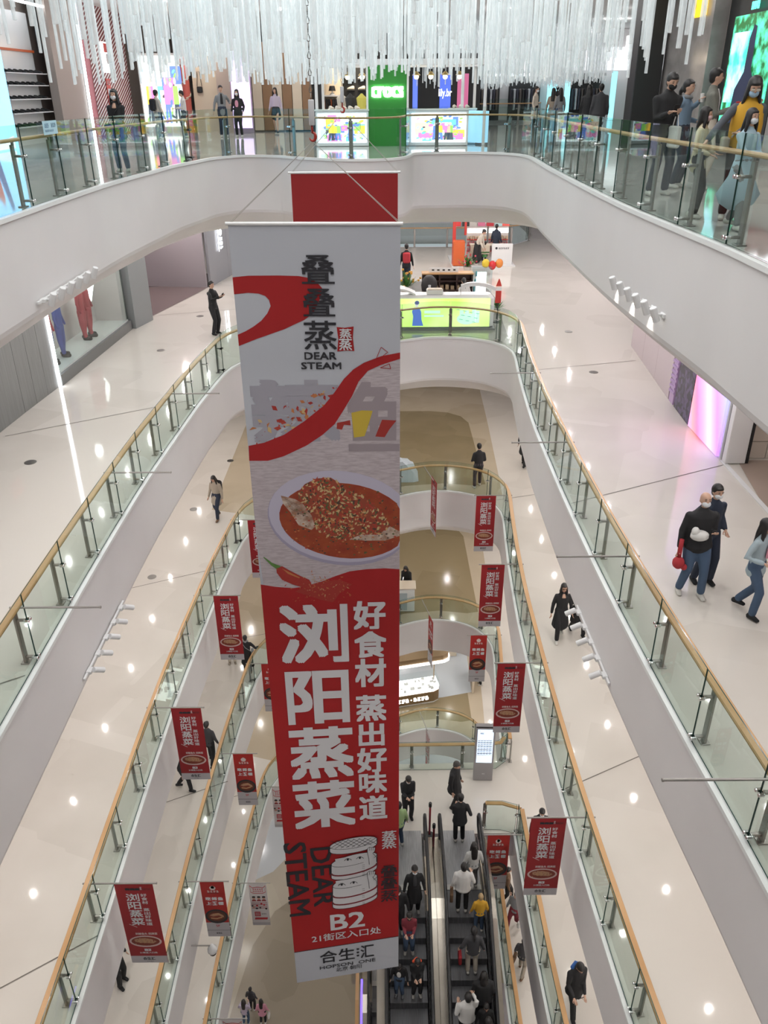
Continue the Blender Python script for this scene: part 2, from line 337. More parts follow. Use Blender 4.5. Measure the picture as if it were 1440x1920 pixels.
# ------------------------------------------------------------------ balustrades
post_me = {}
def make_post_meshes():
    # local frame: +y along the edge, +x towards the void; origin at the glass line, floor level
    p = MB()
    p.bbox((-.155, 0, .44), (.035, .10, .88), .006)                        # flat upright
    p.bbox((-.155, 0, .008), (.12, .14, .016), .004)                       # foot plate
    for z in (.72, .09): p.bbox((-.08, 0, z), (.12, .045, .035), .005)
    p.bbox((-.14, 0, .90), (.03, .05, .06), .005)
    po = p.build('post', M_STEEL); post_me['post'] = po.data; bpy.data.objects.remove(po)
    c = MB(); c.bbox((-.02, 0, 0), (.012, .1, .05), .003)
    for dy in (-.035, .035): c.lathe((-.02, dy, 0), [(.0, 0), (.02, 0), (.024, .012), (.024, .05), (.02, .06), (0, .06)], 10, 0, RY(math.pi / 2))
    co = c.build('clamp', M_CHROME, smooth=False); post_me['clamp'] = co.data; bpy.data.objects.remove(co)
make_post_meshes()
def rail_sweep(curve, S, s0, s1, off, z, wd, ht, mname, parent, M, step=.35):
    n = max(1, int((s1 - s0) / step)); rs = []
    for i in range(n + 1):
        p, t = pt_at(curve, S, s0 + (s1 - s0) * i / n); nr = Vector((t.y, -t.x)); c = p + nr * off
        b = min(wd, ht) * .3; prof = [(-wd / 2 + b, -ht / 2), (wd / 2 - b, -ht / 2), (wd / 2, -ht / 2 + b), (wd / 2, ht / 2 - b), (wd / 2 - b, ht / 2), (-wd / 2 + b, ht / 2), (-wd / 2, ht / 2 - b), (-wd / 2, -ht / 2 + b)]
        rs.append([(c.x + nr.x * a, c.y + nr.y * a, z + bz) for a, bz in prof])
    mb = MB(); mb.rings(rs); return mb.build(mname, M, parent)
def balustrade(curve, joints, z, label, group, rail=True, sub=.5):
    S = cum(curve); root = thing('glass_balustrade', label, 'railing', (0, 0, 0), 0, group)
    for a, b in zip(joints[:-1], joints[1:]):
        g = .006; n = max(2, int((b - a) / sub)); inner = []; outer = []
        for i in range(n + 1):
            p, t = pt_at(curve, S, a + g + (b - a - 2 * g) * i / n); nr = Vector((t.y, -t.x)); inner.append(p - nr * .007); outer.append(p + nr * .007)
        mb = MB(); vs = []
        for i in range(n + 1):
            for q, zz in ((inner[i], .02), (outer[i], .02), (outer[i], 1.15), (inner[i], 1.15)): vs.append((q.x, q.y, z + zz))
        fs = []; ms = []
        for i in range(n):
            k = i * 4
            for j, mi in ((0, 1), (1, 0), (2, 1), (3, 0)): fs.append((k + j, k + (j + 1) % 4, k + 4 + (j + 1) % 4, k + 4 + j)); ms.append(mi)
        fs.append((0, 1, 2, 3)); ms.append(1); fs.append((n * 4 + 3, n * 4 + 2, n * 4 + 1, n * 4)); ms.append(1)
        mb.v = vs; mb.f = fs; mb.m = ms; mb.build('glass_panel', [M_GLASS, M_GEDGE], root)
    for s in joints:
        p, t = pt_at(curve, S, s); a = math.atan2(-t.x, t.y)
        po = inst(post_me['post'], 'post', root, (p.x, p.y, z), a); inst(post_me['clamp'], 'clamp', po, (0, 0, .72)); inst(post_me['clamp'], 'clamp', po, (0, 0, .09))
    if rail: rail_sweep(curve, S, joints[0], joints[-1], -.105, z + .945, .125, .045, 'handrail', root, M_WOOD)
    return root
POLES = []
def level_rails(lv, curve, yl0, dl, yr0, dr, top_y_l, top_y_r, nfar):
    S = cum(curve); z = -lv * H; nm = {0: 'on the uppermost floor', 1: 'one floor down', 2: 'two floors down, carrying tall red banners', 3: 'three floors down, level with the bridge', 4: 'on the lowest gallery'}[lv]
    left = [s_at_y(curve, S, yl0 + k * dl, -1) for k in range(-9, 12) if 2.0 < yl0 + k * dl <= top_y_l + .05]
    right = sorted([s_at_y(curve, S, yr0 + k * dr, 1) for k in range(-9, 12) if 2.0 < yr0 + k * dr <= top_y_r + .05])
    far = [left[-1] + (right[0] - left[-1]) * i / nfar for i in range(nfar + 1)]
    g = None
    balustrade(curve, left, z, 'long glass balustrade on the dark hoarding side, ' + nm, g)
    balustrade(curve, far, z, 'curved glass balustrade at the far end, ' + nm, g)
    if lv == 3:
        s_b0 = s_at_y(curve, S, 18.75, 1); s_b1 = s_at_y(curve, S, 16.0, 1)
        r1 = [s for s in right if s < s_b0 - .5] + [s_b0]; r2 = [s_b1] + [s for s in right if s > s_b1 + .5]
        balustrade(curve, r1, z, 'short glass balustrade just beyond the escalator bridge', g)
        balustrade(curve, r2, z, 'glass balustrade from the bridge corner, running beside the escalators', g)
    else:
        balustrade(curve, right, z, 'long glass balustrade on the escalator side, ' + nm, g)
level_rails(0, E_TOP, 13.3, 1.5, 9.45, 1.48, 22.4, 23.0, 7)
for lv in (1, 2, 3, 4): level_rails(lv, E_LOW, 9.32, 1.483, 10.62, 1.5, 22.7, 24.2, 7)
# banner poles standing out over the void from the posts
pole_mb = MB(); pole_mb.tube([(-.2, 0, 0), (1.05, 0, 0)], .016, 8); pole_mb.lathe((1.05, 0, 0), [(0, 0), (.02, 0), (.02, .02), (0, .02)], 8, 0, RY(math.pi / 2))
_o = pole_mb.build('banner_pole', M_STEEL); POLE_ME = _o.data; bpy.data.objects.remove(_o)
PLAB = {('L', 1): 'bare steel banner pole, over the void on the dark shop side, ', ('R', 1): 'bare steel banner pole, over the void on the side with the bald man, '}
ORD = ['lowest', 'second lowest', 'third lowest', 'highest', 'x']
SC_LOW = cum(E_LOW)
def pole_at(side, y, lv, label, group, ln=1.0):
    s = s_at_y(E_LOW, SC_LOW, y, -1 if side == 'L' else 1); p, t = pt_at(E_LOW, SC_LOW, s); a = 0 if side == 'L' else math.pi
    o = inst(POLE_ME, 'banner_pole', None, (p.x, p.y, -lv * H + .93), a); tag(o, label, 'pole', group); o.scale = (ln, 1, 1); return o
for i, y in enumerate((9.32, 13.77, 18.2)): pole_at('L', y, 1, 'bare steel pole over the void opposite the bald man, ' + ORD[i], 'bare banner poles')
for i, y in enumerate((6.1, 10.6, 15.1, 19.6)): pole_at('R', y, 1, 'bare steel pole over the void near the bald man, ' + ORD[i], 'bare banner poles')
# ------------------------------------------------------------------ lettering
GL = {}
def glyph(txt):
    if txt in GL: return GL[txt]
    c = bpy.data.curves.new('lettering', 'FONT'); c.body = txt; c.size = 1; c.resolution_u = 2
    o = bpy.data.objects.new('lettering', c); COL.objects.link(o); dg = bpy.context.evaluated_depsgraph_get(); dg.update()
    me = o.evaluated_get(dg).to_mesh(); vs = [(v.co.x, v.co.y) for v in me.vertices]; fs = [tuple(p.vertices) for p in me.polygons]
    o.to_mesh_clear(); bpy.data.objects.remove(o); bpy.data.curves.remove(c)
    x0 = min(v[0] for v in vs); x1 = max(v[0] for v in vs); y0 = min(v[1] for v in vs); y1 = max(v[1] for v in vs)
    GL[txt] = ([((x - x0) / max(1e-6, x1 - x0), (y - y0) / max(1e-6, y1 - y0)) for x, y in vs], fs); return GL[txt]
# a printed surface in (u, v) coordinates: u to the reader's right, v downwards, depth w towards the reader
def half(poly, ax, c, sg):
    out = []
    for i in range(len(poly)):
        p, q = poly[i - 1], poly[i]; a, b = (p[ax] - c) * sg, (q[ax] - c) * sg
        if (a >= 0) != (b >= 0): t = a / (a - b); out.append((p[0] + (q[0] - p[0]) * t, p[1] + (q[1] - p[1]) * t))
        if b >= 0: out.append(q)
    return out
def cut_cells(poly, gu, gv):
    res = [poly]
    for ax, g in ((0, gu), (1, gv)):
        nxt = []
        for P in res:
            lo, hi = min(p[ax] for p in P), max(p[ax] for p in P)
            for k in range(math.floor(lo / g), math.floor(hi / g) + 1):
                c = half(half(P, ax, k * g, 1), ax, (k + 1) * g, -1)
                if len(c) > 2: nxt.append(c)
        res = nxt
    return res
class Print:
    grid = None
    def __init__(s, P, asp=1.0): s.P = P; s.g = {}; s.asp = asp      # P(u, v, w) -> point
    n = 0
    def sub(s, key): s.n += 1; return '%s#%d' % (key, s.n)
    def mb(s, key): return s.g.setdefault(key, MB())
    def text(s, key, t, u0, v0, u1, v1, bold=0.0, w=.004, rot=False):
        vs, fs = glyph(t); W = u1 - u0; Hh = v1 - v0; offs = [(0, 0)] if not bold else [(bold * math.cos(a), bold * math.sin(a)) for a in ()] + [(bold, bold), (bold, -bold), (-bold, bold), (-bold, -bold)] + [(bold, 0), (-bold, 0), (0, bold), (0, -bold)]
        for i, (dx, dy) in enumerate(offs):
            pts = []
            for x, y in vs:
                if rot: uu, vv = u0 + y * W, v0 + x * Hh     # reading from top to bottom, rotated clockwise
                else: uu, vv = u0 + x * W, v1 - y * Hh
                uu = min(max(uu + dx, u0), u1) if bold else uu; vv = min(max(vv + dy * s.asp, v0), v1) if bold else vv
                pts.append(s.P(uu, vv, w + i * 2e-4))
            s.mb(key).add(pts, fs)
    def poly(s, key, pts, w=.002):
        pl = [Vector((a, -b, 0)) for a, b in pts]
        t = tessellate_polygon([pl])
        if not s.grid: s.mb(key).add([s.P(a, b, w) for a, b in pts], [tuple(x) for x in t]); return
        gu, gv = s.grid      # cut into small cells so that the print follows the twisted cloth
        for tri in t:
            for P3 in cut_cells([pts[i] for i in tri], gu, gv): s.mb(key).add([s.P(a, b, w) for a, b in P3], [tuple(range(len(P3)))])
    def ell(s, key, cu, cv, ru, rv, w=.003, n=28, a0=0, rot=0):
        s.poly(key, [(cu + ru * math.cos(a0 + 2 * math.pi * k / n) * math.cos(rot) - rv * math.sin(2 * math.pi * k / n) * math.sin(rot), cv + ru * math.cos(2 * math.pi * k / n) * math.sin(rot) + rv * math.sin(2 * math.pi * k / n) * math.cos(rot)) for k in range(n)], w)
    def line(s, key, pts, wd, w=.004):
        for (a, b), (c, d) in zip(pts[:-1], pts[1:]):
            L = math.hypot(c - a, d - b) or 1e-6; nx, ny = -(d - b) / L * wd / 2, (c - a) / L * wd / 2
            s.mb(key).add([s.P(a + nx, b + ny, w), s.P(a - nx, b - ny, w), s.P(c - nx, d - ny, w), s.P(c + nx, d + ny, w)], [(0, 1, 2, 3)])
    def blocks(s, key, u0, v0, u1, v1, n, w=.004):      # writing too small or blurred to read: n compact marks in a row
        W = (u1 - u0) / n; Hh = v1 - v0
        for i in range(n):
            a = u0 + W * i + W * .1; b = a + W * .78; m_ = (a + b) / 2; t_ = W * .17
            for q in range(3): s.line(key, [(a, v0 + Hh * (.1 + .38 * q)), (b - (q == (i % 3)) * W * .2, v0 + Hh * (.1 + .38 * q))], Hh * .17, w)
            s.poly(key, [(m_ - t_ * .5, v0), (m_ + t_ * .5, v0), (m_ + t_ * .5, v1), (m_ - t_ * .5, v1)], w)
    def rect(s, key, u0, v0, u1, v1, w=.002): s.mb(key).add([s.P(u0, v0, w), s.P(u0, v1, w), s.P(u1, v1, w), s.P(u1, v0, w)], [(0, 1, 2, 3)])
    def finish(s, spec, parent):     # spec: key -> (name, material)
        out = {}
        for k, mb in s.g.items():
            nm, m = spec[k.split('#')[0]]; out[k] = mb.build(nm, m, parent)
        return out
# ------------------------------------------------------------------ the tall hanging banner
YB = 10.5
TL = at_y(427, 421, YB); TR = at_z(751, 421, TL.z); BL = at_y(557, 1843, YB); BR = at_z(747, 1812, BL.z)   # the cloth twists a little towards its foot
BW = (TR - TL).length; BHL = BHR = TL.z - BL.z
def BP(u, v, wz):
    a, b = u / BW, v / BHL; p = (TL * (1 - a) + TR * a) * (1 - b) + (BL * (1 - a) + BR * a) * b
    d = (TR - TL) * (1 - b) + (BR - BL) * b; n = Vector((d.y, -d.x, 0)).normalized(); n = -n if n.y > 0 else n
    return p + n * wz
def to_px(p):
    q = p - Vector((0, 0, CZ)); c = q.dot(_f); return 720 + FPX * q.dot(_r2) / c, 960 + FPX * q.dot(_d2) / c
def buv(px, py):
    u, v = BW / 2, BHL / 2
    for _ in range(9):
        x, y = to_px(BP(u, v, 0)); xu, yu = to_px(BP(u + .01, v, 0)); xv, yv = to_px(BP(u, v + .01, 0))
        a, b, c, d = (xu - x) * 100, (xv - x) * 100, (yu - y) * 100, (yv - y) * 100; det = a * d - b * c; ex, ey = px - x, py - y
        u += (d * ex - b * ey) / det; v += (a * ey - c * ex) / det
    return u, v
ban = thing('hanging_banner', 'very tall white and red hanging banner with a bowl of fish and huge white characters', 'banner')
PR = Print(BP); PR.grid = (.3, .4)
cl = MB(); NV = 44; NU = 10
for side in (0, 1):
    base = len(cl.v)
    for j in range(NV + 1):
        for i in range(NU + 1):
            u = BW * i / NU; hh = BHL + (BHR - BHL) * i / NU; cl.v.append(tuple(BP(u, hh * j / NV, -.004 * side - .002)))
    for j in range(NV):
        for i in range(NU):
            a = base + j * (NU + 1) + i; q = (a, a + 1, a + NU + 2, a + NU + 1); cl.f.append(q if side else q[::-1]); cl.m.append(0)
cl.build('cloth', M_CLOTH, ban)
rod = MB(); rod.tube([BP(-.03, -.01, 0), BP(BW + .03, -.01, 0)], .022, 10); rod.build('top_rod', M_WHITEG, ban)
def px(*pts): return [buv(*p) for p in pts]
Z4 = lambda pts, ox, oy, k: px(*[(ox + x / k, oy + y / k) for x, y in pts])
def clipu(pts): return [(min(max(u, 0), BW), v) for u, v in pts]
red1 = clipu(Z4([(60, 440), (180, 428), (400, 426), (560, 430), (640, 445), (700, 480), (735, 520), (728, 580), (680, 690), (640, 732), (600, 760), (450, 830), (250, 900), (112, 955), (102, 870), (160, 845), (220, 810), (280, 765), (325, 710), (350, 655), (338, 610), (310, 580), (260, 562), (180, 556), (70, 567)], 420, 410, 4))
PR.poly('red', red1)
red2 = clipu(Z4([(185, 1703), (300, 1680), (450, 1620), (600, 1520), (750, 1400), (830, 1300), (900, 1200), (970, 1130), (1050, 1080), (1180, 1030), (1328, 1003), (1328, 1050), (1180, 1095), (1080, 1140), (1010, 1220), (960, 1330), (900, 1430), (830, 1540), (740, 1620), (620, 1700), (450, 1780), (330, 1815), (190, 1815)], 420, 410, 4))
PR.poly('red#b', red2, .005)
tex = Z4([(1328, 1040), (1180, 1085), (1080, 1130), (1010, 1210), (960, 1320), (900, 1420), (830, 1530), (740, 1610), (620, 1690), (450, 1770), (330, 1805), (190, 1805)], 420, 410, 4) + px((480, 1000), (495, 1102), (600, 1110), (751, 1090), (751, 800))
PR.poly('tex', clipu(tex), .0015)
redlow = Z4([(135, 1062), (250, 1080), (400, 1092), (530, 1075), (640, 1038), (760, 990), (880, 950), (1020, 932), (1180, 924), (1305, 932)], 460, 860, 4.5)
redlow = [(0, redlow[0][1])] + redlow + [(BW, redlow[-1][1])]
foot = px((552.5, 1785.5), (747, 1755)); vL, vR = foot[0][1], foot[1][1]
PR.poly('red#c', [p for p in clipu(redlow)] + [(BW, vR), (0, vL)], .0025)
PR.line('blk', [(BW * i / 8, vL + (vR - vL) * i / 8) for i in range(9)], .02, .006)
PR.rect('grey', 0, vL + .012, 0, vL + .012) if False else PR.poly('grey', [(0, vL), (BW, vR), (BW, BHR - .01), (0, BHL - .01)], .0015)
def bt(key, t, x0, y0, x1, y1, bold=0, rot=False, w=.0095):
    ym, xm = (y0 + y1) / 2, (x0 + x1) / 2; PR.text(PR.sub(key), t, buv(x0, ym)[0], buv(xm, y0)[1], buv(x1, ym)[0], buv(xm, y1)[1], bold, w, rot)
for t, b in (('叠', (565, 478, 627, 532)), ('叠', (568, 541, 628, 593)), ('蒸', (570, 601, 631, 655))): bt('blk', t, *b, .004)
bt('blk', 'DEAR', 571, 660, 631, 674, .004); bt('blk', 'STEAM', 565, 679, 640, 692, .004)
PR.poly('red', Z4([(845, 812), (905, 818), (972, 808), (966, 890), (978, 992), (912, 988), (850, 996), (858, 900)], 420, 410, 4), .004); 
bt('let', '蒸', 637, 616, 659, 634, .003, w=.011); bt('let', '蒸', 636, 634, 660, 656, .003, w=.011)
bt('ghost', '辣', 472, 712, 636, 828, .045, w=.0022); bt('ghost2', '鱼', 652, 716, 749, 846, .03, w=.0026)
for t, b in (('浏', (525, 1133, 653, 1242)), ('阳', (537, 1257, 655, 1356)), ('蒸', (544, 1362, 662, 1458)), ('菜', (551, 1463, 665, 1550))): bt('let', t, *b, .034)
for t, b in (('好', (663, 1126, 723, 1179)), ('食', (665, 1183, 724, 1232)), ('材', (666, 1234, 724, 1287)), ('蒸', (668, 1302, 724, 1351)), ('出', (672, 1354, 721, 1398)), ('好', (670, 1401, 725, 1447)), ('味', (673, 1447, 725, 1486)), ('道', (674, 1491, 726, 1535))): bt('let', t, *b, .017)
bt('let', 'B2', 619, 1711, 684, 1740, .014); bt('let', '21街区入口处', 584, 1745, 714, 1758, .003)
bt('blk', 'DEAR', 585, 1588, 624, 1698, .01, True, .0085); bt('blk', 'STEAM', 537, 1579, 578, 1717, .01, True, .0085)
bt('let', '蒸', 716, 1557, 743, 1574, .004); bt('let', '蒸', 716, 1572, 743, 1590, .004)
for i, t in enumerate('叠叠蒸'): bt('blk', t, 714, 1622 + i * 23, 745, 1643 + i * 23, .003)
bt('blk', '合', 600, 1782, 632, 1804, .004); bt('blk', '生', 635, 1777, 665, 1799, .004); bt('blk', '汇', 676, 1771, 701, 1794, .004)
for yy in (1779, 1785, 1791): 
    u, v = buv(671, yy); PR.ell('blk', u, v, .03, .03, .009, 10)
bt('blk', 'HOPSON  ONE', 599, 1803.5, 704, 1809.5, .001); bt('blk', '北京·朝阳', 630, 1810, 678, 1818, 0)
# steamer baskets with eyes and arms
def bp(pts, key, w): w += .006; PR.poly(key, px(*[(500 + x / 4.571, 1500 + y / 4.571) for x, y in pts]), w)
def bl(pts, wd=.012, key='blk', w=.009): w += .006; PR.line(key, px(*[(500 + x / 4.571, 1500 + y / 4.571) for x, y in pts]), wd, w)
def drum(x0, x1, yt, yb, dy, w, stripe=()):       # a round basket seen from above; dy = rise of the right edge
    n = 12; top = []; bot = []
    cx = (x0 + x1) / 2; rx = (x1 - x0) / 2
    for k in range(2 * n): a = math.pi * k / n; top.append((cx + rx * math.cos(a), yt + 45 * math.sin(a) - dy * math.cos(a)))
    lower = [(cx - rx * math.cos(math.pi * k / n), yb + 45 * math.sin(math.pi * k / n) + dy * math.cos(math.pi * k / n)) for k in range(n + 1)]
    body = [(x0, yt + dy)] + lower + [(x1, yt - dy)] + [(cx + rx * math.cos(math.pi * k / n), yt - 45 * math.sin(math.pi * k / n) - dy * math.cos(math.pi * k / n)) for k in range(1, n)]
    bp(body, 'let', w); bl(body + [body[0]], .014, 'blk', w + .0012); bl(top + [top[0]], .01, 'blk', w + .0012)
    for sy in stripe: bl([(p[0], p[1] - (yb - sy)) for p in lower], .04, 'mar', w + .0008)
drum(565, 948, 690, 865, 45, .0075, (770, 830)); bp([(590, 690), (880, 640), (880, 710), (600, 750)], 'let', .0095)
drum(553, 945, 505, 615, 45, .0105, (580,)); bp([(585, 500), (870, 450), (878, 520), (600, 560)], 'let', .0125)
drum(540, 945, 360, 400, 35, .014)
for k in range(-3, 4):
    c = 742 + k * 48; bl([(c - 60, 400 - (c - 742) * .09), (c + 55, 325 - (c - 742) * .09)], .01, 'blk', .0165); bl([(c + 60, 385 - (c - 742) * .09), (c - 50, 330 - (c - 742) * .09)], .01, 'blk', .0165)
for ex, ey in ((695, 500), (798, 485), (643, 715), (745, 697)):
    bl([(ex - 30, ey + 14), (ex - 18, ey), (ex, ey - 8), (ex + 20, ey - 2), (ex + 32, ey + 8)], .012, 'blk', .0145); bp([(ex - 10, ey), (ex, ey - 6), (ex + 10, ey - 2), (ex + 6, ey + 12), (ex - 8, ey + 12)], 'blk', .0145)
for ay in (0, 205):
    bp([(860, 440 + ay), (862, 405 + ay), (885, 395 + ay), (930, 398 + ay), (925, 430 + ay), (905, 450 + ay), (925, 500 + ay), (880, 545 + ay), (872, 490 + ay)], 'let', .0172)
    bl([(862, 440 + ay), (862, 408 + ay), (880, 395 + ay), (930, 398 + ay), (925, 430 + ay), (908, 448 + ay), (940, 480 + ay), (940, 520 + ay)], .009, 'blk', .0184)
    for k in range(3): bl([(882 + k * 15, 396 + ay), (880 + k * 15, 425 + ay)], .008, 'blk', .0184)
    bl([(862, 440 + ay), (875, 495 + ay), (878, 545 + ay)], .009, 'blk', .0184)
for yy in (550, 565, 580, 612, 628, 642, 755, 770, 812, 826, 870, 882): bl([(818, yy), (840, yy - 4)], .008, 'blk', .0165)
# the plate of fish
cu, cv = buv(640, 968); ru = buv(760, 968)[0] - cu
def cellp(key, cx, cy, rx, ry, w, rot=.12, n=36):
    pts = []
    for k in range(n):
        a = 2 * math.pi * k / n; pts.append((cx + rx * math.cos(a) * math.cos(rot) - ry * math.sin(a) * math.sin(rot), cy + rx * math.cos(a) * math.sin(rot) + ry * math.sin(a) * math.cos(rot)))
    PR.poly(key, clipu(px(*pts)), w)
cellp('plate', 639, 971, 138, 88, .003); cellp('plate2', 639, 968, 136, 85, .0036); cellp('soup', 645, 976, 122, 70, .0042)
def f5p(pts, key, w): PR.poly(key, clipu(Z4(pts, 460, 860, 4.5)), w)
f5p([(300, 310), (420, 340), (560, 420), (640, 520), (560, 600), (450, 560), (380, 450), (320, 380)], 'fish', .005)
f5p([(850, 640), (960, 590), (1100, 560), (1200, 560), (1300, 610), (1300, 650), (1180, 690), (1000, 690), (880, 680)], 'fish', .005)
f5p([(440, 290), (500, 215), (600, 165), (720, 158), (790, 200), (870, 260), (1000, 320), (1090, 390), (1170, 480), (1220, 570), (1120, 640), (980, 640), (840, 690), (700, 660), (600, 600), (560, 480), (450, 330)], 'chili', .0058)
rng = random.Random(3)
def inside(x, y, P):
    c = False; j = len(P) - 1
    for i in range(len(P)):
        if (P[i][1] > y) != (P[j][1] > y) and x < (P[j][0] - P[i][0]) * (y - P[i][1]) / (P[j][1] - P[i][1]) + P[i][0]: c = not c
        j = i
    return c
CH = [(440, 290), (500, 215), (600, 165), (720, 158), (790, 200), (870, 260), (1000, 320), (1090, 390), (1170, 480), (1220, 570), (1120, 640), (980, 640), (840, 690), (700, 660), (600, 600), (560, 480), (450, 330)]
for k in range(1500):
    x, y = rng.uniform(430, 1230), rng.uniform(150, 700)
    if not inside(x, y, CH): continue
    key = rng.choice(['bit_y', 'bit_r', 'bit_r', 'bit_o', 'bit_g', 'bit_y', 'bit_d']); a = rng.uniform(0, 6.28); s1 = rng.uniform(8, 24); s2 = rng.uniform(4, 11)
    P4 = [(x + s1 * math.cos(a), y + s1 * math.sin(a)), (x - s2 * math.sin(a), y + s2 * math.cos(a)), (x - s1 * math.cos(a), y - s1 * math.sin(a)), (x + s2 * math.sin(a), y - s2 * math.cos(a))]
    q = px(*[(460 + p / 4.5, 860 + r / 4.5) for p, r in P4])
    if all(0 < u < BW for u, v in q): PR.mb(key).add([PR.P(u, v, .0065 + k * 1e-6) for u, v in q], [(0, 1, 2, 3)])
for k in range(260):
    a = rng.uniform(0, 6.28); r = rng.uniform(.2, .93) ** .5; x = 645 + 120 * r * math.cos(a); y = 976 + 68 * r * math.sin(a)
    if inside((x - 460) * 4.5, (y - 860) * 4.5, CH): continue
    s1 = rng.uniform(1, 3); q = px((x - s1, y), (x, y + s1 * .6), (x + s1, y), (x, y - s1 * .6))
    if all(0 < u < BW for u, v in q): PR.mb(rng.choice(['bit_d', 'bit_g', 'bit_o', 'bit_r'])).add([PR.P(u, v, .0055) for u, v in q], [(0, 1, 2, 3)])
for k in range(12): PR.line('bit_d', Z4([(330 + k * 4, 330 + k * 8), (440 + k * 8, 380 + k * 10)], 460, 860, 4.5), .006, .0056) if k % 2 else None
# chilli, scattered chilli flakes, brush shapes
f5p([(150, 830), (160, 828), (230, 880), (300, 905), (270, 935), (220, 900)], 'green', .006)
f5p([(262, 925), (310, 905), (370, 940), (470, 990), (540, 1020), (560, 1060), (500, 1090), (400, 1060), (310, 1020), (265, 960)], 'pepper', .006)
f5p([(310, 925), (370, 955), (460, 1000), (455, 1008), (360, 970)], 'bit_o', .0066)
f5p([(560, 1060), (620, 1040), (800, 1020), (900, 1060), (800, 1130), (740, 1210), (640, 1190), (520, 1150), (420, 1120), (500, 1080)], 'pepper', .0055)
for k in range(150):
    x, y = rng.gauss(660, 120), rng.gauss(1090, 60); s1 = rng.uniform(4, 16); a = rng.uniform(0, 3.14)
    if not (300 < x < 1000 and 940 < y < 1220): continue
    f5p([(x + s1 * math.cos(a), y + s1 * math.sin(a)), (x - s1 * .5 * math.sin(a), y + s1 * .5 * math.cos(a)), (x - s1 * math.cos(a), y - s1 * math.sin(a))], rng.choice(['bit_y', 'bit_o', 'bit_r', 'bit_o', 'pepper']), .0068)
def f4p(pts, key, w): PR.poly(key, clipu(Z4(pts, 420, 410, 4)), w)
f4p([(955, 1455), (1035, 1437), (1115, 1440), (1085, 1540), (1055, 1630), (975, 1642)], 'yellow', .0045)
f4p([(1185, 1507), (1293, 1513), (1240, 1580), (1205, 1638), (1135, 1633)], 'pepper', .0045)
f4p([(848, 1530), (905, 1520), (945, 1510), (950, 1550), (900, 1545), (885, 1582), (845, 1575)], 'pepper', .0045)
for pts in ([(1178, 963), (1228, 1000), (1130, 1078)], [(1172, 1118), (1240, 1088), (1250, 1126)]):
    PR.line('red', clipu(Z4(pts + [pts[0]], 420, 410, 4)), .008, .006)
for k in range(90):
    t = rng.random(); x = 250 + t * 560 + rng.gauss(0, 40); y = 1620 - t * 280 + rng.gauss(0, 60); s1 = rng.choice([5, 8, 12, 22, 30]); a = rng.uniform(0, 3.14)
    f4p([(x + s1 * math.cos(a), y + s1 * math.sin(a)), (x - s1 * .6 * math.sin(a), y + s1 * .6 * math.cos(a)), (x - s1 * math.cos(a), y - s1 * math.sin(a)), (x + s1 * .3, y - s1 * .5)], rng.choice(['pepper', 'bit_o', 'pepper', 'bit_y', 'bit_r']), .0048)
PR.finish({'red': ('red_print', M_RED), 'tex': ('textured_ground', noise_mat('mauve_ground', (.43, .37, .39), (.55, .49, .51), 9, .7, (1, 1, 6))), 'blk': ('black_lettering', M_LETK), 'grey': ('white_footer', M_CLOTH), 'let': ('white_lettering', M_LET),
           'ghost': ('grey_calligraphy', mat('ghost_grey', (.36, .35, .40), .7)), 'ghost2': ('mauve_calligraphy', mat('ghost_mauve', (.33, .28, .30), .7)), 'mar': ('maroon_band', mat('maroon', (.2, .02, .03), .6)),
           'plate': ('plate_rim_print', mat('plate_shadow', (.36, .33, .45), .6)), 'plate2': ('plate_print', mat('plate_print', (.52, .49, .60), .6)), 'soup': ('soup_print', noise_mat('soup', (.26, .03, .012), (.36, .07, .02), 4, .6)),
           'fish': ('fish_print', noise_mat('fish_flesh', (.32, .17, .11), (.60, .50, .42), 9, .6)), 'chili': ('chilli_print', mat('chilli_bed', (.30, .06, .03), .6)),
           'bit_y': ('pale_flakes', mat('flake_pale', (.58, .42, .20), .6)), 'bit_r': ('red_flakes', mat('flake_red', (.42, .05, .03), .6)), 'bit_o': ('orange_flakes', mat('flake_orange', (.50, .18, .06), .6)), 'bit_g': ('green_flakes', mat('flake_green', (.10, .11, .04), .6)), 'bit_d': ('dark_flakes', mat('flake_dark', (.07, .04, .03), .6)),
           'green': ('chilli_stem_print', mat('stem_green', (.10, .22, .05), .6)), 'pepper': ('chilli_pepper_print', mat('pepper_red', (.36, .03, .022), .6)), 'yellow': ('yellow_brush_print', mat('brush_yellow', (.58, .42, .05), .6))}, ban)
for k in ban.children:
    if k.name.split('.')[0].endswith(('flakes', 'pepper_print', 'fish_print', 'maroon_band', 'red_print', 'black_lettering')): k['kind'] = 'stuff'
# plain red banner behind
Y2 = 17.0; a1 = at_y(545, 325, Y2); a2 = at_y(746, 325, Y2); rb = thing('plain_red_banner', 'plain dark red back of a second hanging banner, behind the tall one', 'banner')
mb = MB(); mb.box(((a1.x + a2.x) / 2, Y2, a1.z - 6), (a2.x - a1.x, .006, 12)); mb.build('cloth', M_REDD, rb)
mb = MB(); mb.tube([(a1.x - .05, Y2, a1.z + .01), (a2.x + .05, Y2, a1.z + .01)], .022, 10); mb.build('top_rod', M_WHITEG, rb)
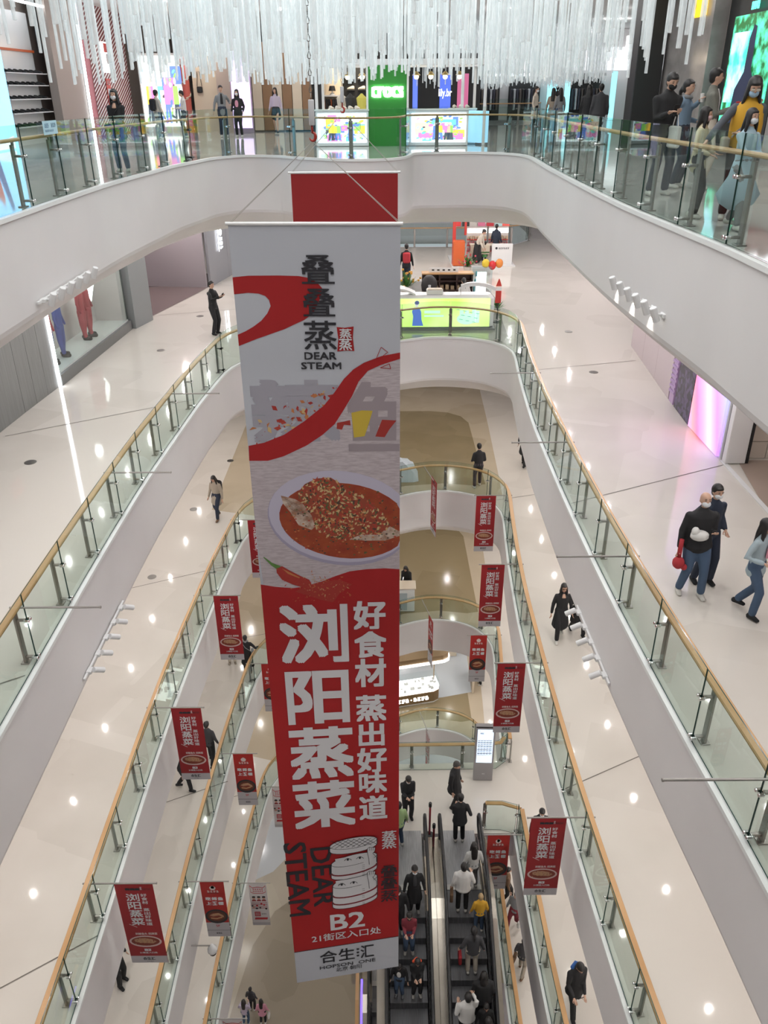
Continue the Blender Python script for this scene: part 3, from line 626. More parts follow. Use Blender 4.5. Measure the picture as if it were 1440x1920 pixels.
# hoists, hooks and slings
M_HOOK = mat('hook_red', (.35, .03, .02), .4); M_GREYW = mat('hoist_grey', (.55, .55, .57), .4)
def hoist(Y, pxc, hy, tl, tr, label):
    h = at_y(pxc, hy, Y); t = thing('chain_hoist', label, 'hoist', (h.x, h.y, h.z)); s = 1
    b = MB(); b.lathe((0, 0, .13), [(.0, 0), (.03, 0), (.034, .01), (.034, .26), (.03, .27), (0, .27)], 14); b.build('hoist_housing', M_GREYW, t, True)
    c = MB()
    for k in range(68 if Y < 12 else 68):
        zz = .39 + k * .085; c.tube([(-.012, 0, zz), (-.018, 0, zz + .03), (0, 0, zz + .075), (.018, 0, zz + .03), (.012, 0, zz), (-.012, 0, zz)] if k % 2 else [(0, -.012, zz), (0, -.018, zz + .03), (0, 0, zz + .075), (0, .018, zz + .03), (0, .012, zz), (0, -.012, zz)], .006, 5)
    c.build('chain', M_DSTEEL, t)
    k = MB(); k.tube([(0, 0, .13), (0, 0, .05)], .014, 8); pts = [(.036 * math.sin(a), 0, .01 + .045 * math.cos(a)) for a in [x * .4 for x in range(0, 12)]]; k.loft(pts, [.012, .014, .016, .018, .019, .019, .018, .016, .014, .012, .009, .005], (0, 1, 0), 8); k.build('hook', M_HOOK, t, True)
    sl = MB()
    for e in (tl, tr):
        for d in (0, .02): sl.tube([(h.x, h.y, h.z - .04), (e[0] + d, e[1], e[2])], .0035, 4)
    so = sl.build('sling_rope', mat('sling', (.45, .43, .40), .7)); tag(so, 'pair of thin slings from the hoist hook, ' + label.split(',')[1].strip(), 'rope')
hoist(YB, 586, 258, BP(0, 0, 0), BP(BW, 0, 0), 'grey chain hoist with a red hook, holding the tall white banner')
hoist(Y2, 642, 207, (a1.x, Y2, a1.z), (a2.x, Y2, a1.z), 'grey chain hoist with a red hook, holding the plain red banner')
# ------------------------------------------------------------------ small banners on poles
def make_small(kind):
    Wd, Hh = (.66, 2.13) if kind == 'steam' else (.60, 2.13)
    t = thing('pole_banner', 'x', 'banner'); P = lambda u, v, wz: Vector((u * Wd, -.004 - wz * .5, -v * Hh)); p = Print(P, Wd / Hh)
    c = MB(); c.box((Wd / 2, 0, -Hh / 2), (Wd, .007, Hh))
    if kind == 'steam':
        c.build('cloth', M_SRED, t)
        p.text('blk', '叠叠蒸', .26, .045, .64, .072, .01); p.text('let', '蒸', .645, .03, .70, .068); p.text('blk', 'DEAR STEAM', .70, .045, .92, .070)
        for i, ch in enumerate('浏阳蒸菜'): p.text('let#t', ch, .24, .112 + i * .1, .585, .202 + i * .1, .006)
        for i, ch in enumerate('好食材 蒸出好味道'):
            if ch != ' ': p.text('let#s', ch, .63, .112 + i * .0445, .79, .150 + i * .0445, .002)
        p.text('pale', '剁椒鱼头 招牌菜', .27, .60, .86, .628, .002)
        p.ell('plate', .5, .715, .44, .075, .003); p.ell('soup', .5, .713, .385, .058, .005)
        p.poly('fish', [(.2, .69), (.3, .675), (.5, .67), (.68, .685), (.8, .715), (.7, .74), (.5, .735), (.35, .73), (.22, .72)], .007)
        for k in range(60):
            x, y = rng.gauss(.48, .13), rng.gauss(.705, .015); p.line(rng.choice(['soup', 'bit', 'bit']), [(x, y), (x + rng.uniform(-.03, .03), y + rng.uniform(-.008, .008))], .012, .009)
        p.line('pale', [(.16, .49), (.36, .53)], .006)
        p.text('let#b', 'B2', .42, .812, .60, .842, .01); p.text('let#b', '21街区入口处', .28, .853, .76, .874, .002)
        p.rect('grey', 0, .907, 1, 1, .003); p.text('blk#f', '合生汇', .33, .925, .66, .962, .004); p.text('blk#f', '北京·朝阳', .42, .975, .60, .987)
    elif kind == 'fish':
        c.build('cloth', mat('fish_banner_red', (.40, .018, .015), .55), t)
        p.ell('pale', .5, .105, .13, .035); p.ell('pale', .5, .092, .07, .028); p.blocks('pale', .24, .148, .76, .185, 4); p.rect('blk#h', .25, .193, .72, .20)
        for i, ch in enumerate('吃烤鱼'): p.text('let', ch, .14 + i * .26, .268, .36 + i * .26, .325, .012)
        for i, ch in enumerate('上5楼'): p.text('let', ch, (.14, .44, .66)[i], .352, (.36, .56, .88)[i], .41, .012)
        p.line('let', [(.40, .35), (.60, .35), (.60, .412), (.40, .412), (.40, .35)], .008)
        p.rect('grey', 0, .735, 1, 1, .002); p.ell('blk', .5, .62, .49, .13, .004); p.ell('brown', .5, .615, .40, .10, .006); p.ell('soup', .48, .62, .30, .07, .008)
        p.poly('fish', [(.2, .60), (.35, .57), (.6, .555), (.8, .60), (.82, .64), (.6, .60), (.35, .62)], .010); p.line('bit', [(.25, .65), (.5, .66), (.75, .63)], .02, .011); p.line('bit', [(.35, .58), (.6, .57), (.72, .60)], .015, .012)
        p.text('redt', '5F', .42, .775, .58, .815, .004); p.line('blk#g', [(0, .88), (1, .88)], .006); p.text('blk#f', '合生汇', .38, .92, .64, .95, .003)
    else:
        c.build('cloth', mat('white_banner', (.66, .62, .62), .6), t)
        p.line('redt', [(.06, .05), (.1, .16), (.08, .2), (.25, .23), (.75, .23), (.92, .2), (.9, .16), (.94, .05), (.8, .1), (.5, .085), (.2, .1), (.06, .05)], .014)
        p.blocks('redt', .2, .12, .8, .152, 5); p.blocks('redt', .2, .165, .8, .2, 6)
        for i in range(3):
            p.ell('skin', .22 + i * .28, .34, .09, .035, .003); p.ell('blk', .22 + i * .28, .318, .1, .022, .004); p.poly('maroon', [(.08 + i * .28, .42), (.14 + i * .28, .375), (.30 + i * .28, .375), (.36 + i * .28, .42)], .003)
        for i in range(4): p.rect('maroon', .06, .45 + i * .04, .94, .465 + i * .04, .003)
        for i in range(9): p.ell(rng.choice(['skin', 'redt', 'blk']), rng.uniform(.1, .9), rng.uniform(.45, .6), .06, .02, .005)
        p.rect('redt', .18, .67, .50, .78, .003); p.blocks('let', .22, .69, .46, .72, 3, .006); p.blocks('let', .22, .73, .46, .76, 3, .006); p.blocks('blk', .56, .71, .84, .735, 4); p.poly('redt', [(.18, .81), (.9, .81), (.86, .86), (.14, .86)], .003); p.rect('grey', 0, .93, 1, 1, .002)
    done = p.finish({'blk': ('dark_lettering', M_LETK), 'let': ('white_lettering', M_LET), 'pale': ('pale_print', mat('pale_print', (.68, .58, .56), .6)), 'plate': ('plate_print', mat('sm_plate', (.62, .45, .43), .6)), 'soup': ('dish_print', mat('sm_soup', (.20, .03, .015), .6)),
              'fish': ('fish_print', mat('sm_fish', (.42, .22, .13), .6)), 'bit': ('garnish_print', mat('sm_bit', (.5, .28, .14), .6)), 'grey': ('grey_footer', M_GREYC), 'brown': ('plate_print', mat('sm_brown', (.09, .03, .015), .6)), 'redt': ('red_print', mat('sm_redt', (.50, .03, .04), .6)), 'skin': ('face_print', mat('sm_skin', (.6, .35, .26), .6)), 'maroon': ('maroon_print', mat('sm_maroon', (.3, .06, .06), .6))}, t)
    for kk in ('bit', 'maroon', 'skin'):
        if kk in done: done[kk]['kind'] = 'stuff'
    return t
SM = {}
def small(kind, side, y, lv, label, u0=None, rz=None, pos=None):
    s = s_at_y(E_LOW, SC_LOW, y, -1 if side == 'L' else 1); p, t = pt_at(E_LOW, SC_LOW, s); Wd = .66 if kind == 'steam' else .60
    x0 = (p.x + .33) if side == 'L' else (p.x - .33 - Wd)
    loc = (x0, p.y, -lv * H + .91) if pos is None else pos
    if kind not in SM: SM[kind] = make_small(kind); r = SM[kind]; r.location = loc; r.rotation_euler = (0, 0, rz or 0); r['label'] = label
    else: r = dup(SM[kind], loc, rz or 0, label)
    if pos is None: pole_at(side, y, lv, 'steel pole of the ' + {'steam': 'fish-bowl', 'fish': 'dark-dish', 'white': 'small-faces'}[kind] + ' banner, ' + label.split(', ', 1)[1], None)
    return r
S1 = 'red pole banner with a fish bowl, '; S2 = 'red pole banner with a dark grilled fish, '; S3 = 'white pole banner with small faces, '
for i, y in enumerate((9.32, 13.76, 18.2, 22.5)): small('steam', 'L', y, 2, S1 + ['largest on the dark shop side', 'second largest on the dark shop side', 'above the woman in black with a strap', 'half hidden by the tall white banner'][i])
for i, y in enumerate((10.67, 15.24, 19.71, 24.12)): small('steam', 'R', y, 2, S1 + ['lowest above the man in a blue hood', 'second lowest, beside the lit information totem', 'third lowest, above the round far landing', 'highest of the escalator side'][i])
for i, y in enumerate((13.77, 18.2, 22.5)): small('fish', 'L', y, 3, S2 + ['above the small fascia camera', 'middle one of the dark shop side', 'cut by the tall banner edge'][i])
for i, y in enumerate((15.15, 24.08)): small('fish', 'R', y, 3, S2 + ['beside the escalator handrail', 'above the jewellery counter landing'][i])
for i, y in enumerate((13.69, 18.12, 22.3)): small('white', 'L', y, 4, S3 + ['cut by the picture bottom', 'above the two children', 'half behind the tall banner'][i])
for k, lv, lb in (('steam', 2, S1 + 'edge on at the far landing rail'), ('fish', 3, S2 + 'edge on below the far landing'), ('white', 4, S3 + 'edge on behind the bridge rail')):
    a = Vector((1.55, 25.75)); small(k, 'R', 20, lv, lb, pos=(1.68, 25.45 + (.25 if lv == 2 else 0), -lv * H + .93), rz=-math.radians(77))
    o = inst(POLE_ME, 'banner_pole', None, (1.48, 26.3, -lv * H + .95), -math.radians(77)); tag(o, 'steel pole of the ' + {'steam': 'fish-bowl', 'fish': 'dark-dish', 'white': 'small-faces'}[k] + ' banner, ' + lb.split(', ', 1)[1], 'pole')
# ------------------------------------------------------------------ escalator bridge on the third gallery down
Z3 = -3 * H
BRX0 = -2.4
br = struct(plate('floor', [(BRX0, 16.02), (BRX0, 18.6), (4.0, 18.72), (4.0, 15.98)], [], Z3 + .008, M_FLOOR))
mb = MB(); mb.box(((BRX0 + 3.7) / 2, 17.3, Z3 - .5), (3.7 - BRX0, 2.5, .96)); mb.build('bridge_beam', M_WHITE, br)
M_PLATE = noise_mat('ribbed_plate', (.34, .34, .345), (.46, .46, .47), 60, .4, (1, .05, 1), metal=.5)
EB = [Vector(p) for p in [(BRX0 + .1, 18.35), (1.0, 18.4), (3.35, 18.42), (3.62, 18.5), (3.75, 18.75)]]   # rail on the far edge of the bridge (void beyond)
def line_rail(curve, joints_n, z, label, wood=True):
    c = list(reversed(curve)); S = cum(c); js = [S[-1] * i / joints_n for i in range(joints_n + 1)]; return balustrade(c, js, z, label, None, wood)
line_rail(list(reversed(EB)), 4, Z3, 'straight balustrade with wooden rail behind the information totem')
line_rail([Vector((3.62, 15.97)), Vector((3.55, 16.1)), Vector((2.78, 16.12))][::1], 1, Z3, 'short balustrade section at the head of the escalators')
M_STEP = noise_mat('step_metal', (.13, .13, .135), (.20, .20, .21), 90, .42, (1, .02, .02), metal=.6)
M_BRASS = noise_mat('champagne_panel', (.52, .47, .40), (.62, .57, .50), 1.2, .22, metal=.85)
M_HRAIL = mat('rubber_handrail', (.018, .018, .02), .35)
def escalator(xc, y0, z0, wdt, label, y_end, panel=True, led=False):
    t = thing('escalator', label, 'escalator', (xc, 0, 0)); sl = .5774; n = 26
    stp = MB(); stp.bbox((0, 0, -.03), (wdt, .41, .06), .006); stp.box((0, -.2, -.15), (wdt, .012, .22), 0)
    yel = MB(); yel.box((0, -.196, -.003), (wdt - .02, .018, .01))
    so = None
    for k in range(n):
        y = y0 - .2 - .4 * k; z = z0 - .231 * max(0, k - 1) - .0
        if so is None: so = stp.build('step', M_STEP, t); so.location = (0, y, z)
        else: inst(so.data, 'step', t, (0, y, z))
    yl = y0 - .4 * n; zl = z0 - .231 * (n - 2)
    pl = MB(); pl.box((0, y0 + .95, z0 + .004), (wdt, 1.9, .012)); pl.build('landing_plate', M_PLATE, t)
    cmb = MB(); cmb.box((0, y0 + .06, z0 + .014), (wdt, .16, .012)); cmb.build('comb_plate', mat('comb', (.5, .5, .48), .3, .8), t)
    path = [(y0 + 1.55, z0), (y0 + .1, z0), (y0 - .35, z0 - .02), (y0 - .8, z0 - .2), (yl + .4, zl + .02), (yl - .1, zl - .1), (yl - 1.2, zl - .1)]
    for sd in (-1, 1):
        x = sd * (wdt / 2 + .03)
        sk = MB(); sk.rings([[(x - .012, a, b - .35), (x + .012, a, b - .35), (x + .012, a, b + .16), (x - .012, a, b + .16)] for a, b in path]); sk.build('skirt_panel', mat('skirt_black', (.03, .03, .032), .25, .3), t)
        x2 = sd * (wdt / 2 + .085)
        gp = MB(); gp.rings([[(x2 - .008, a, b + .16), (x2 + .008, a, b + .16), (x2 + .008, a, b + .86), (x2 - .008, a, b + .86)] for a, b in path]); gp.build('side_panel', mat('escalator_panel', (.10, .10, .105), .12, .6), t)
        hp = [(x2, y0 + 1.35, z0 + .3), (x2, y0 + 1.72, z0 + .42), (x2, y0 + 1.86, z0 + .62), (x2, y0 + 1.74, z0 + .84), (x2, y0 + 1.5, z0 + .93)] + [(x2, a, b + .93) for a, b in path[1:]]
        hr = MB(); hr.loft(hp, [(.042, .028)] * len(hp), (1, 0, 0), 8); hr.build('handrail', M_HRAIL, t, True)
        dk = MB(); x3 = sd * (wdt / 2 + .20); dk.rings([[(x3 - .1, a, b + .10), (x3 + .1, a, b + .10), (x3 + .1, a, b + .155), (x3 - .1, a, b + .155)] for a, b in path[:]]); dk.build('decking', M_BRASS, t)
        x4 = sd * (wdt / 2 + .31)
        sp = MB(); sp.rings([[(x4 - .01, a, b - 1.0), (x4 + .01, a, b - 1.0), (x4 + .01, a, b + .12), (x4 - .01, a, b + .12)] for a, b in path[1:]]); sp.build('truss_cladding', M_BRASS if not led else mat('dark_cladding', (.03, .028, .03), .15, .5), t)
        if led:
            ld = MB(); ld.rings([[(x4 - .03 * 1, a, b + .13), (x4 + .03, a, b + .13), (x4 + .03, a, b + .17), (x4 - .03, a, b + .17)] for a, b in path[1:6]]); ld.build('light_strip', mat('violet_led', (.2, .1, .8), .4, emit=(.16, .10, 1), estr=2.2), t)
    un = MB(); un.rings([[(-wdt / 2 - .3, a, b - 1.02), (wdt / 2 + .3, a, b - 1.02), (wdt / 2 + .3, a, b - .98), (-wdt / 2 - .3, a, b - .98)] for a, b in path[1:]]); un.build('truss_underside', M_WHITE, t)
    return t
ESC_R = escalator(2.03, 14.2, Z3, .92, 'right-hand escalator next to the wooden rail, carrying people with their backs turned', 4)
ESC_L = escalator(.53, 14.2, Z3, .92, 'escalator half behind the tall banner, its riders facing the camera', 4)
dk = MB(); dk.rings([[(1.20, a, b), (1.36, a, b), (1.36, a, b + .03), (1.20, a, b + .03)] for a, b in [(15.6, Z3 + .12), (14.3, Z3 + .12), (13.85, Z3 + .1), (13.4, Z3 - .08), (4.2, Z3 - 5.4)]])
tag(dk.build('escalator_divider', M_BRASS), 'polished metal strip running between the two escalators', 'panel')
escalator(.0, 15.2, -4 * H, .92, 'dark escalator with a violet light strip on the gallery below, under the tall banner', 4, led=True)
# stub landing that carries the head of the lower escalator
struct(plate('floor', [(-1.1, 15.25), (-1.1, 19.2), (3.75, 19.2), (3.7, 15.25)], [], -4 * H, M_BASE5)); 
line_rail([Vector((-1.05, 5.6)), Vector((-1.02, 11)), Vector((-1.0, 15.2))][::-1], 1, -4 * H - .0, 'wooden rail at the lower escalator head') if False else None
wr = MB(); wr.rings([[(-.93, a, b), (-.83, a, b), (-.83, a, b + .05), (-.93, a, b + .05)] for a, b in [(16.8, -4 * H + .9), (15.1, -4 * H + .9), (14.3, -4 * H + .72), (5, -5 * H + 1.05)]]); tag(wr.build('wooden_rail', M_WOOD), 'sloping wooden rail beside the dark violet-lit escalator', 'railing')
# red queue posts between the escalator heads
M_POLER = mat('post_red', (.28, .03, .04), .4)
for i, (x, y, lb) in enumerate(((1.22, 15.95, 'tall red barrier post with a black cap, between the escalator heads'), (1.30, 15.45, 'shorter red barrier post, between the escalator handrails'))):
    b = thing('barrier_post', lb, 'post', (x, y, Z3)); m = MB(); m.lathe((0, 0, 0), [(0, 0), (.13, 0), (.13, .02), (.04, .05), (.03, .06), (0, .06)], 14); m.build('base', M_BLACK, b)
    m = MB(); m.tube([(0, 0, .05), (0, 0, 1.15 - .25 * i)], .03, 10); m.build('post', M_POLER, b); m = MB(); m.lathe((0, 0, 1.13 - .25 * i), [(0, 0), (.045, 0), (.045, .12), (.035, .14), (0, .14)], 12); m.build('cap', M_BLACK, b)
# information totem
tt = thing('information_totem', 'tall grey information totem with a lit white directory screen', 'sign', (2.94, 18.02, Z3), math.radians(-2))
m = MB(); m.bbox((0, 0, 1.09), (.58, .14, 2.16), .015); m.build('housing', mat('totem_grey', (.34, .33, .34), .35, .4), tt)
m = MB(); m.box((0, -.0715, 2.13), (.57, .004, .035), 0); m.build('top_band', M_BLACKG, tt)
P = Print(lambda u, v, wz: Vector((-.235 + u * .47, -.073 - wz * .5, 2.05 - v * 1.3)))
P.rect('scr', 0, 0, 1, 1, .002)
P.text('ink', '合生汇', .16, .09, .40, .135, .002, .004); P.text('ink', '5F', .12, .03, .18, .05, .001, .004)
for k in range(9): P.rect('ink', .04, .32 + k * .055, .96, .328 + k * .055 + (.006 if k % 2 else 0), .004)
for k in range(8):
    for q in range(5): P.rect('grey', .06 + q * .18, .335 + k * .055, .17 + q * .18, .35 + k * .055, .004)
P.text('foot', '合生汇', .42, 1.33, .60, 1.36, .002, .003)
P.finish({'scr': ('screen', mat('totem_screen', (.6, .7, .8), .4, emit=(.62, .74, .95), estr=1.0)), 'ink': ('screen_lettering', mat('scr_ink', (.03, .05, .09), .5)), 'grey': ('screen_rows', mat('scr_grey', (.35, .42, .5), .5)), 'foot': ('totem_lettering', M_LET)}, tt)
# ------------------------------------------------------------------ jewellery counter on the lowest gallery
Z4f = -4 * H
M_BRONZE = mat('bronze_panel', (.30, .21, .12), .3, .5); M_GLOWW = mat('lit_white', (1, 1, .98), .5, emit=(1, .98, .94), estr=1.6); M_CREAM = mat('cream_panel', (.66, .57, .45), .4)
fp = struct(plate('floor', [(-3, 27.0), (2.0, 28.3), (2.6, 28.4), (3.95, 28.75), (3.95, 30.2), (4.0, 33.5), (-3, 33.5)], [], Z4f + .012, mat('floor_pale_blue', (.60, .64, .68), .1)))
jw = thing('jewellery_counter', 'bronze jewellery counter with brightly lit glass top and glowing letters', 'counter')
def cornered(x0, y0, x1, y1, dep, z0, z1, r=.35):
    d = Vector((x1 - x0, y1 - y0)).normalized(); nrm = Vector((-d.y, d.x)); a = Vector((x0, y0)); b = Vector((x1, y1)); pts = [a, b - d * r, b - d * r * .3 + nrm * r * .3, b + nrm * r, b + nrm * dep, a + nrm * dep]
    return [[(p.x, p.y, z) for p in pts] for z in (z0, z1)]
JA, JB = (-3.0, 26.9), (2.5, 28.15)
m = MB(); m.rings(cornered(*JA, *JB, 1.1, Z4f + .02, Z4f + .08)); m.build('plinth', M_WHITEG, jw)
m = MB(); m.rings(cornered(*JA, *JB, 1.05, Z4f + .08, Z4f + .62)); m.build('counter_body', M_BRONZE, jw)
m = MB(); m.rings(cornered(*JA, *JB, 1.0, Z4f + .63, Z4f + .66)); m.build('display_tray', M_GLOWW, jw)
m = MB(); m.rings(cornered(*JA, *JB, 1.05, Z4f + .67, Z4f + .98)); m.build('glass_case', glass_mat('case_glass', (.95, .97, .97)), jw)
m = MB(); rg = random.Random(5)
for k in range(26):
    u = rg.uniform(.35, .98); w_ = rg.uniform(.15, .85); d = Vector((JB[0] - JA[0], JB[1] - JA[1])); p = Vector(JA) + d * u + Vector((-.22, .97)) * w_; m.bbox((p.x, p.y, Z4f + .72), (rg.uniform(.06, .2), rg.uniform(.05, .12), rg.uniform(.04, .12)), .005, 0, RZ(.22))
m = m.build('jewellery_stands', mat('stand_grey', (.45, .44, .42), .4), jw); m['kind'] = 'stuff'
dirj = math.atan2(JB[1] - JA[1], JB[0] - JA[0]); dj = Vector((math.cos(dirj), math.sin(dirj), 0))
P = Print(lambda u, v, wz: Vector((JA[0], JA[1], Z4f + .62)) + dj * u + Vector((0, 0, -v)) + Vector((dj.y, -dj.x, 0)) * (wz + .004))
[P.blocks('glow', a, .19, a + .72, .40, 4) for a in (3.45, 4.35)]; P.ell('glow', 4.26, .29, .03, .03); P.finish({'glow': ('glowing_letters', mat('glow_letters', (1, 1, 1), .5, emit=(1, 1, 1), estr=6))}, jw)
cn = thing('canopy', 'bronze canopy with a glowing white edge over the jewellery counter', 'canopy')
m = MB(); m.rings(cornered(-3, 27.15, 2.9, 28.5, 1.1, Z4f + 2.1, Z4f + 2.35)); m.build('canopy_panel', M_BRONZE, cn)
m = MB(); m.rings(cornered(-3, 27.12, 2.95, 28.45, 1.16, Z4f + 1.98, Z4f + 2.1)); m.build('light_edge', M_GLOWW, cn)
m = MB(); m.tube([(-2.4, 28.2, Z4f), (-2.4, 28.2, Z4f + 2.1)], .04, 8); m.tube([(2.2, 28.9, Z4f + .02), (2.2, 28.9, Z4f + 2.1)], .025, 8); m.build('supports', M_BRONZE, cn)
sp = thing('partition_panel', 'narrow cream and bronze partition at the end of the jewellery floor', 'partition', (3.97, 29.4, Z4f + .012))
m = MB(); m.bbox((0, 0, .62), (.1, 1.5, 1.24), .01); m.build('panel', M_CREAM, sp); m = MB(); m.box((-.055, 0, .65), (.012, 1.3, 1.1)); m.build('bronze_inset', M_BRONZE, sp)
bk = thing('shop_counter', 'cream back counter behind the jewellery stand', 'counter', (2.6, 31.6, Z4f + .012)); m = MB(); m.bbox((0, 0, .55), (1.7, .5, 1.1), .02); m.build('body', M_CREAM, bk); m = MB(); m.box((-1.0, -.1, .5), (.3, .55, .95)); m.build('dark_end', M_BLACK, bk)
# white counter and person on L3, white tent shape on L2
wc = thing('white_counter', 'white counter with a frosted front, at the far landing by the tall banner', 'counter', (.55, 27.2, Z3)); m = MB(); m.bbox((0, 0, .55), (1.3, .55, 1.08), .03); m.build('body', M_WHITEG, wc); m = MB(); m.bbox((0, 0, 1.11), (1.4, .62, .05), .015); m.build('top', M_CREAM, wc); m = MB(); m.box((.1, -.285, .5), (.5, .012, .8)); m.build('frosted_panel', mat('frost', (.45, .52, .56), .3), wc)
wt = thing('covered_stall', 'stall under a crumpled pale blue sheet beside the tall banner', 'stall', (.3, 27.6, -2 * H)); m = MB(); gx = 10
for j in range(gx + 1):
    for i in range(gx + 1): x = -1 + 2 * i / gx; y = -.5 + j / gx; m.v.append((x, y, max(0, .75 - .55 * abs(x) ** 2.2 + .07 * math.sin(9 * x + 5 * y) + .05 * math.cos(13 * y - 3 * x)) if 0 < i < gx and 0 < j < gx else .0))
for j in range(gx):
    for i in range(gx): a = j * (gx + 1) + i; m.f.append((a, a + 1, a + gx + 2, a + gx + 1)); m.m.append(0)
m.build('crumpled_sheet', mat('pale_sheet', (.58, .64, .70), .5), wt)
# ------------------------------------------------------------------ first gallery down: lightbox counter
Z1 = -H
struct(plate('floor', [(-3.3, 25.2), (-1, 25.5), (.5, 26.1), (1.45, 26.5), (2.2, 26.55), (3.0, 26.3), (3.6, 25.9), (4.12, 25.2), (4.2, 28), (4.45, 31.5), (4.3, 33.6), (3.6, 34.8), (2.6, 35.1), (-3.3, 34.9)], [], Z1 + .006, floor_mat('floor_grey_zone', (.30, .29, .275), (.34, .33, .31), .12)))
kc = thing('lightbox_counter', 'white kiosk counter with a glowing yellow-green advertisement front', 'counter', (.6, 27.2, Z1))
m = MB(); m.bbox((0, .35, .58), (6.3, .7, 1.16), .12); m.build('counter_body', M_WHITEG, kc)
m = MB(); m.box((0, .35, .03), (6.4, .8, .06)); m.build('plinth', mat('plinth_grey', (.3, .3, .3), .4), kc)
P = Print(lambda u, v, wz: Vector((-2.95 + u * 5.95, -.012 - wz, 1.07 - v * .95)))
gm = mat('green_lightbox', (.5, .8, .1), .4); nt = gm.node_tree; b = nt.nodes['Principled BSDF']; tc = nt.nodes.new('ShaderNodeTexCoord'); nz = nt.nodes.new('ShaderNodeTexNoise'); nz.inputs['Scale'].default_value = .7; cr = nt.nodes.new('ShaderNodeValToRGB')
cr.color_ramp.elements[0].color = (.50, .85, .12, 1); cr.color_ramp.elements[1].color = (.85, 1, .48, 1); cr.color_ramp.elements[0].position = .35; cr.color_ramp.elements[1].position = .62
nt.links.new(tc.outputs['Object'], nz.inputs['Vector']); nt.links.new(nz.outputs['Fac'], cr.inputs[0]); nt.links.new(cr.outputs[0], b.inputs['Emission Color']); b.inputs['Emission Strength'].default_value = .95
P.rect('g', 0, 0, 1, 1, .002)
P.poly('blue', [(.562, .96), (.567, .62), (.560, .45), (.572, .30), (.60, .30), (.612, .46), (.615, .75), (.625, .96)], .004); P.ell('skinb', .587, .2, .011, .1, .0045, 14); P.ell('hairb', .588, .14, .014, .07, .005, 12)
P.rect('pale', .63, .42, .72, .52, .003); P.rect('pale', .63, .58, .74, .64, .003)
for bx in (.83, .86, .90, .92): P.rect('pale', bx, .40 + (bx * 37 % .1), bx + .022, .86, .004)
P.ell('pale', .87, .72, .055, .2, .003)
for k in range(10): P.line('blue2', [(.81 + (k * .037) % .12, .38 + k * .05), (.83 + (k * .037) % .12, .40 + k * .05)], .012, .005)
P.finish({'g': ('lightbox_face', gm), 'blue': ('figure_print', mat('ad_blue', (.1, .2, .6), .5, emit=(.12, .22, .75), estr=.6)), 'skinb': ('face_print', mat('ad_skin', (.8, .7, .7), .5, emit=(.8, .75, .8), estr=.6)), 'hairb': ('hair_print', mat('ad_hair', (.1, .12, .3), .5, emit=(.1, .14, .4), estr=.3)), 'pale': ('pale_print', mat('ad_pale', (.7, 1, .8), .5, emit=(.62, 1, .8), estr=.8)), 'blue2': ('small_print', mat('ad_dark', (.1, .3, .3), .5, emit=(.1, .4, .4), estr=.5))}, kc)
m = MB(); m.rings([[(2.0 + .0, -.1 + y, 1.18 + z) for y, z in ((0, 0), (.12, 0), (.12, .1), (0, .1))]] + [[(2.0 + 1.15 * k / 6, -.05 + y, 1.18 + .3 * math.sin(math.pi * (.25 + .6 * k / 6)) * 1.0 + z) for y, z in ((0, 0), (.14, 0), (.14, .12), (0, .12))] for k in range(7)][0:]); m.build('white_arch', M_WHITEG, kc)
m = MB(); m.rings([[(-.6 + 1.1 * k / 6, .1 + y, 1.14 + .18 * math.sin(math.pi * k / 6) + z) for y, z in ((0, 0), (.5, 0), (.5, .06), (0, .06))] for k in range(7)]); m.build('white_fairing', M_WHITEG, kc)
def simple(name, label, cat, loc, parts, rz=0, group=None):
    t = thing(name, label, cat, loc, rz, group)
    for nm, mt, fn in parts:
        q = MB(); fn(q); q.build(nm, mt, t)
    return t
simple('tissue_box', 'white flat box on the lightbox counter', 'box', (1.75, 27.5, Z1 + 1.165), [('body', M_WHITEG, lambda q: q.bbox((0, 0, .07), (.55, .3, .14), .01)), ('lid', M_CREAM, lambda q: q.bbox((0, 0, .155), (.5, .26, .03), .008))])
simple('display_shelf', 'dark brown display shelf with snack boxes and a wooden ledge', 'shelf', (2.45, 31.2, Z1), [
    ('frame', mat('dark_wood', (.06, .03, .025), .4), lambda q: (q.box((0, .2, .55), (1.9, .06, 1.1)), [q.box((x, 0, .55), (.05, .4, 1.1)) for x in (-.93, -.3, .35, .93)], [q.box((0, 0, z), (1.9, .4, .04)) for z in (.1, .5, .85)])),
    ('wooden_ledge', M_WOOD, lambda q: q.bbox((0, -.05, 1.13), (1.95, .5, .05), .01)),
    ('snack_boxes', mat('snack_mix', (.45, .33, .2), .5), lambda q: [q.bbox((-.8 + .2 * i, 0, .17 + .4 * j), (.13, .2, .16 + .05 * ((i * 7 + j) % 3)), .01) for i in range(9) for j in range(2)])])
simple('menu_board', 'small white menu card holder standing on the brown shelf', 'sign', (2.3, 31.1, Z1 + 1.155), [('board', M_WHITEG, lambda q: q.bbox((0, 0, .09), (1.1, .03, .16), .006)), ('lettering', M_BLACK, lambda q: [q.box((-.4 + .2 * i, -.017, .09), (.09, .004, .05)) for i in range(5)])])
simple('lit_display_case', 'tall glass display case glowing white beside the brown shelf', 'display case', (3.75, 31.2, Z1), [('case', glass_mat('case_glass2', (.85, .93, .95)), lambda q: q.box((0, 0, .65), (.75, .4, 1.3))), ('base', M_WHITEG, lambda q: q.bbox((0, 0, .05), (.78, .43, .1), .01)), ('lit_panel', M_GLOWW, lambda q: q.box((0, .1, .62), (.38, .03, 1.0))), ('colour_bottles', mat('teal_bottles', (.1, .35, .4), .3), lambda q: [q.lathe((-.3 + .03 * i, -.05, .15 + .28 * (i % 4)), [(0, 0), (.035, 0), (.035, .15), (.015, .2), (0, .2)], 8) for i in range(5)])])
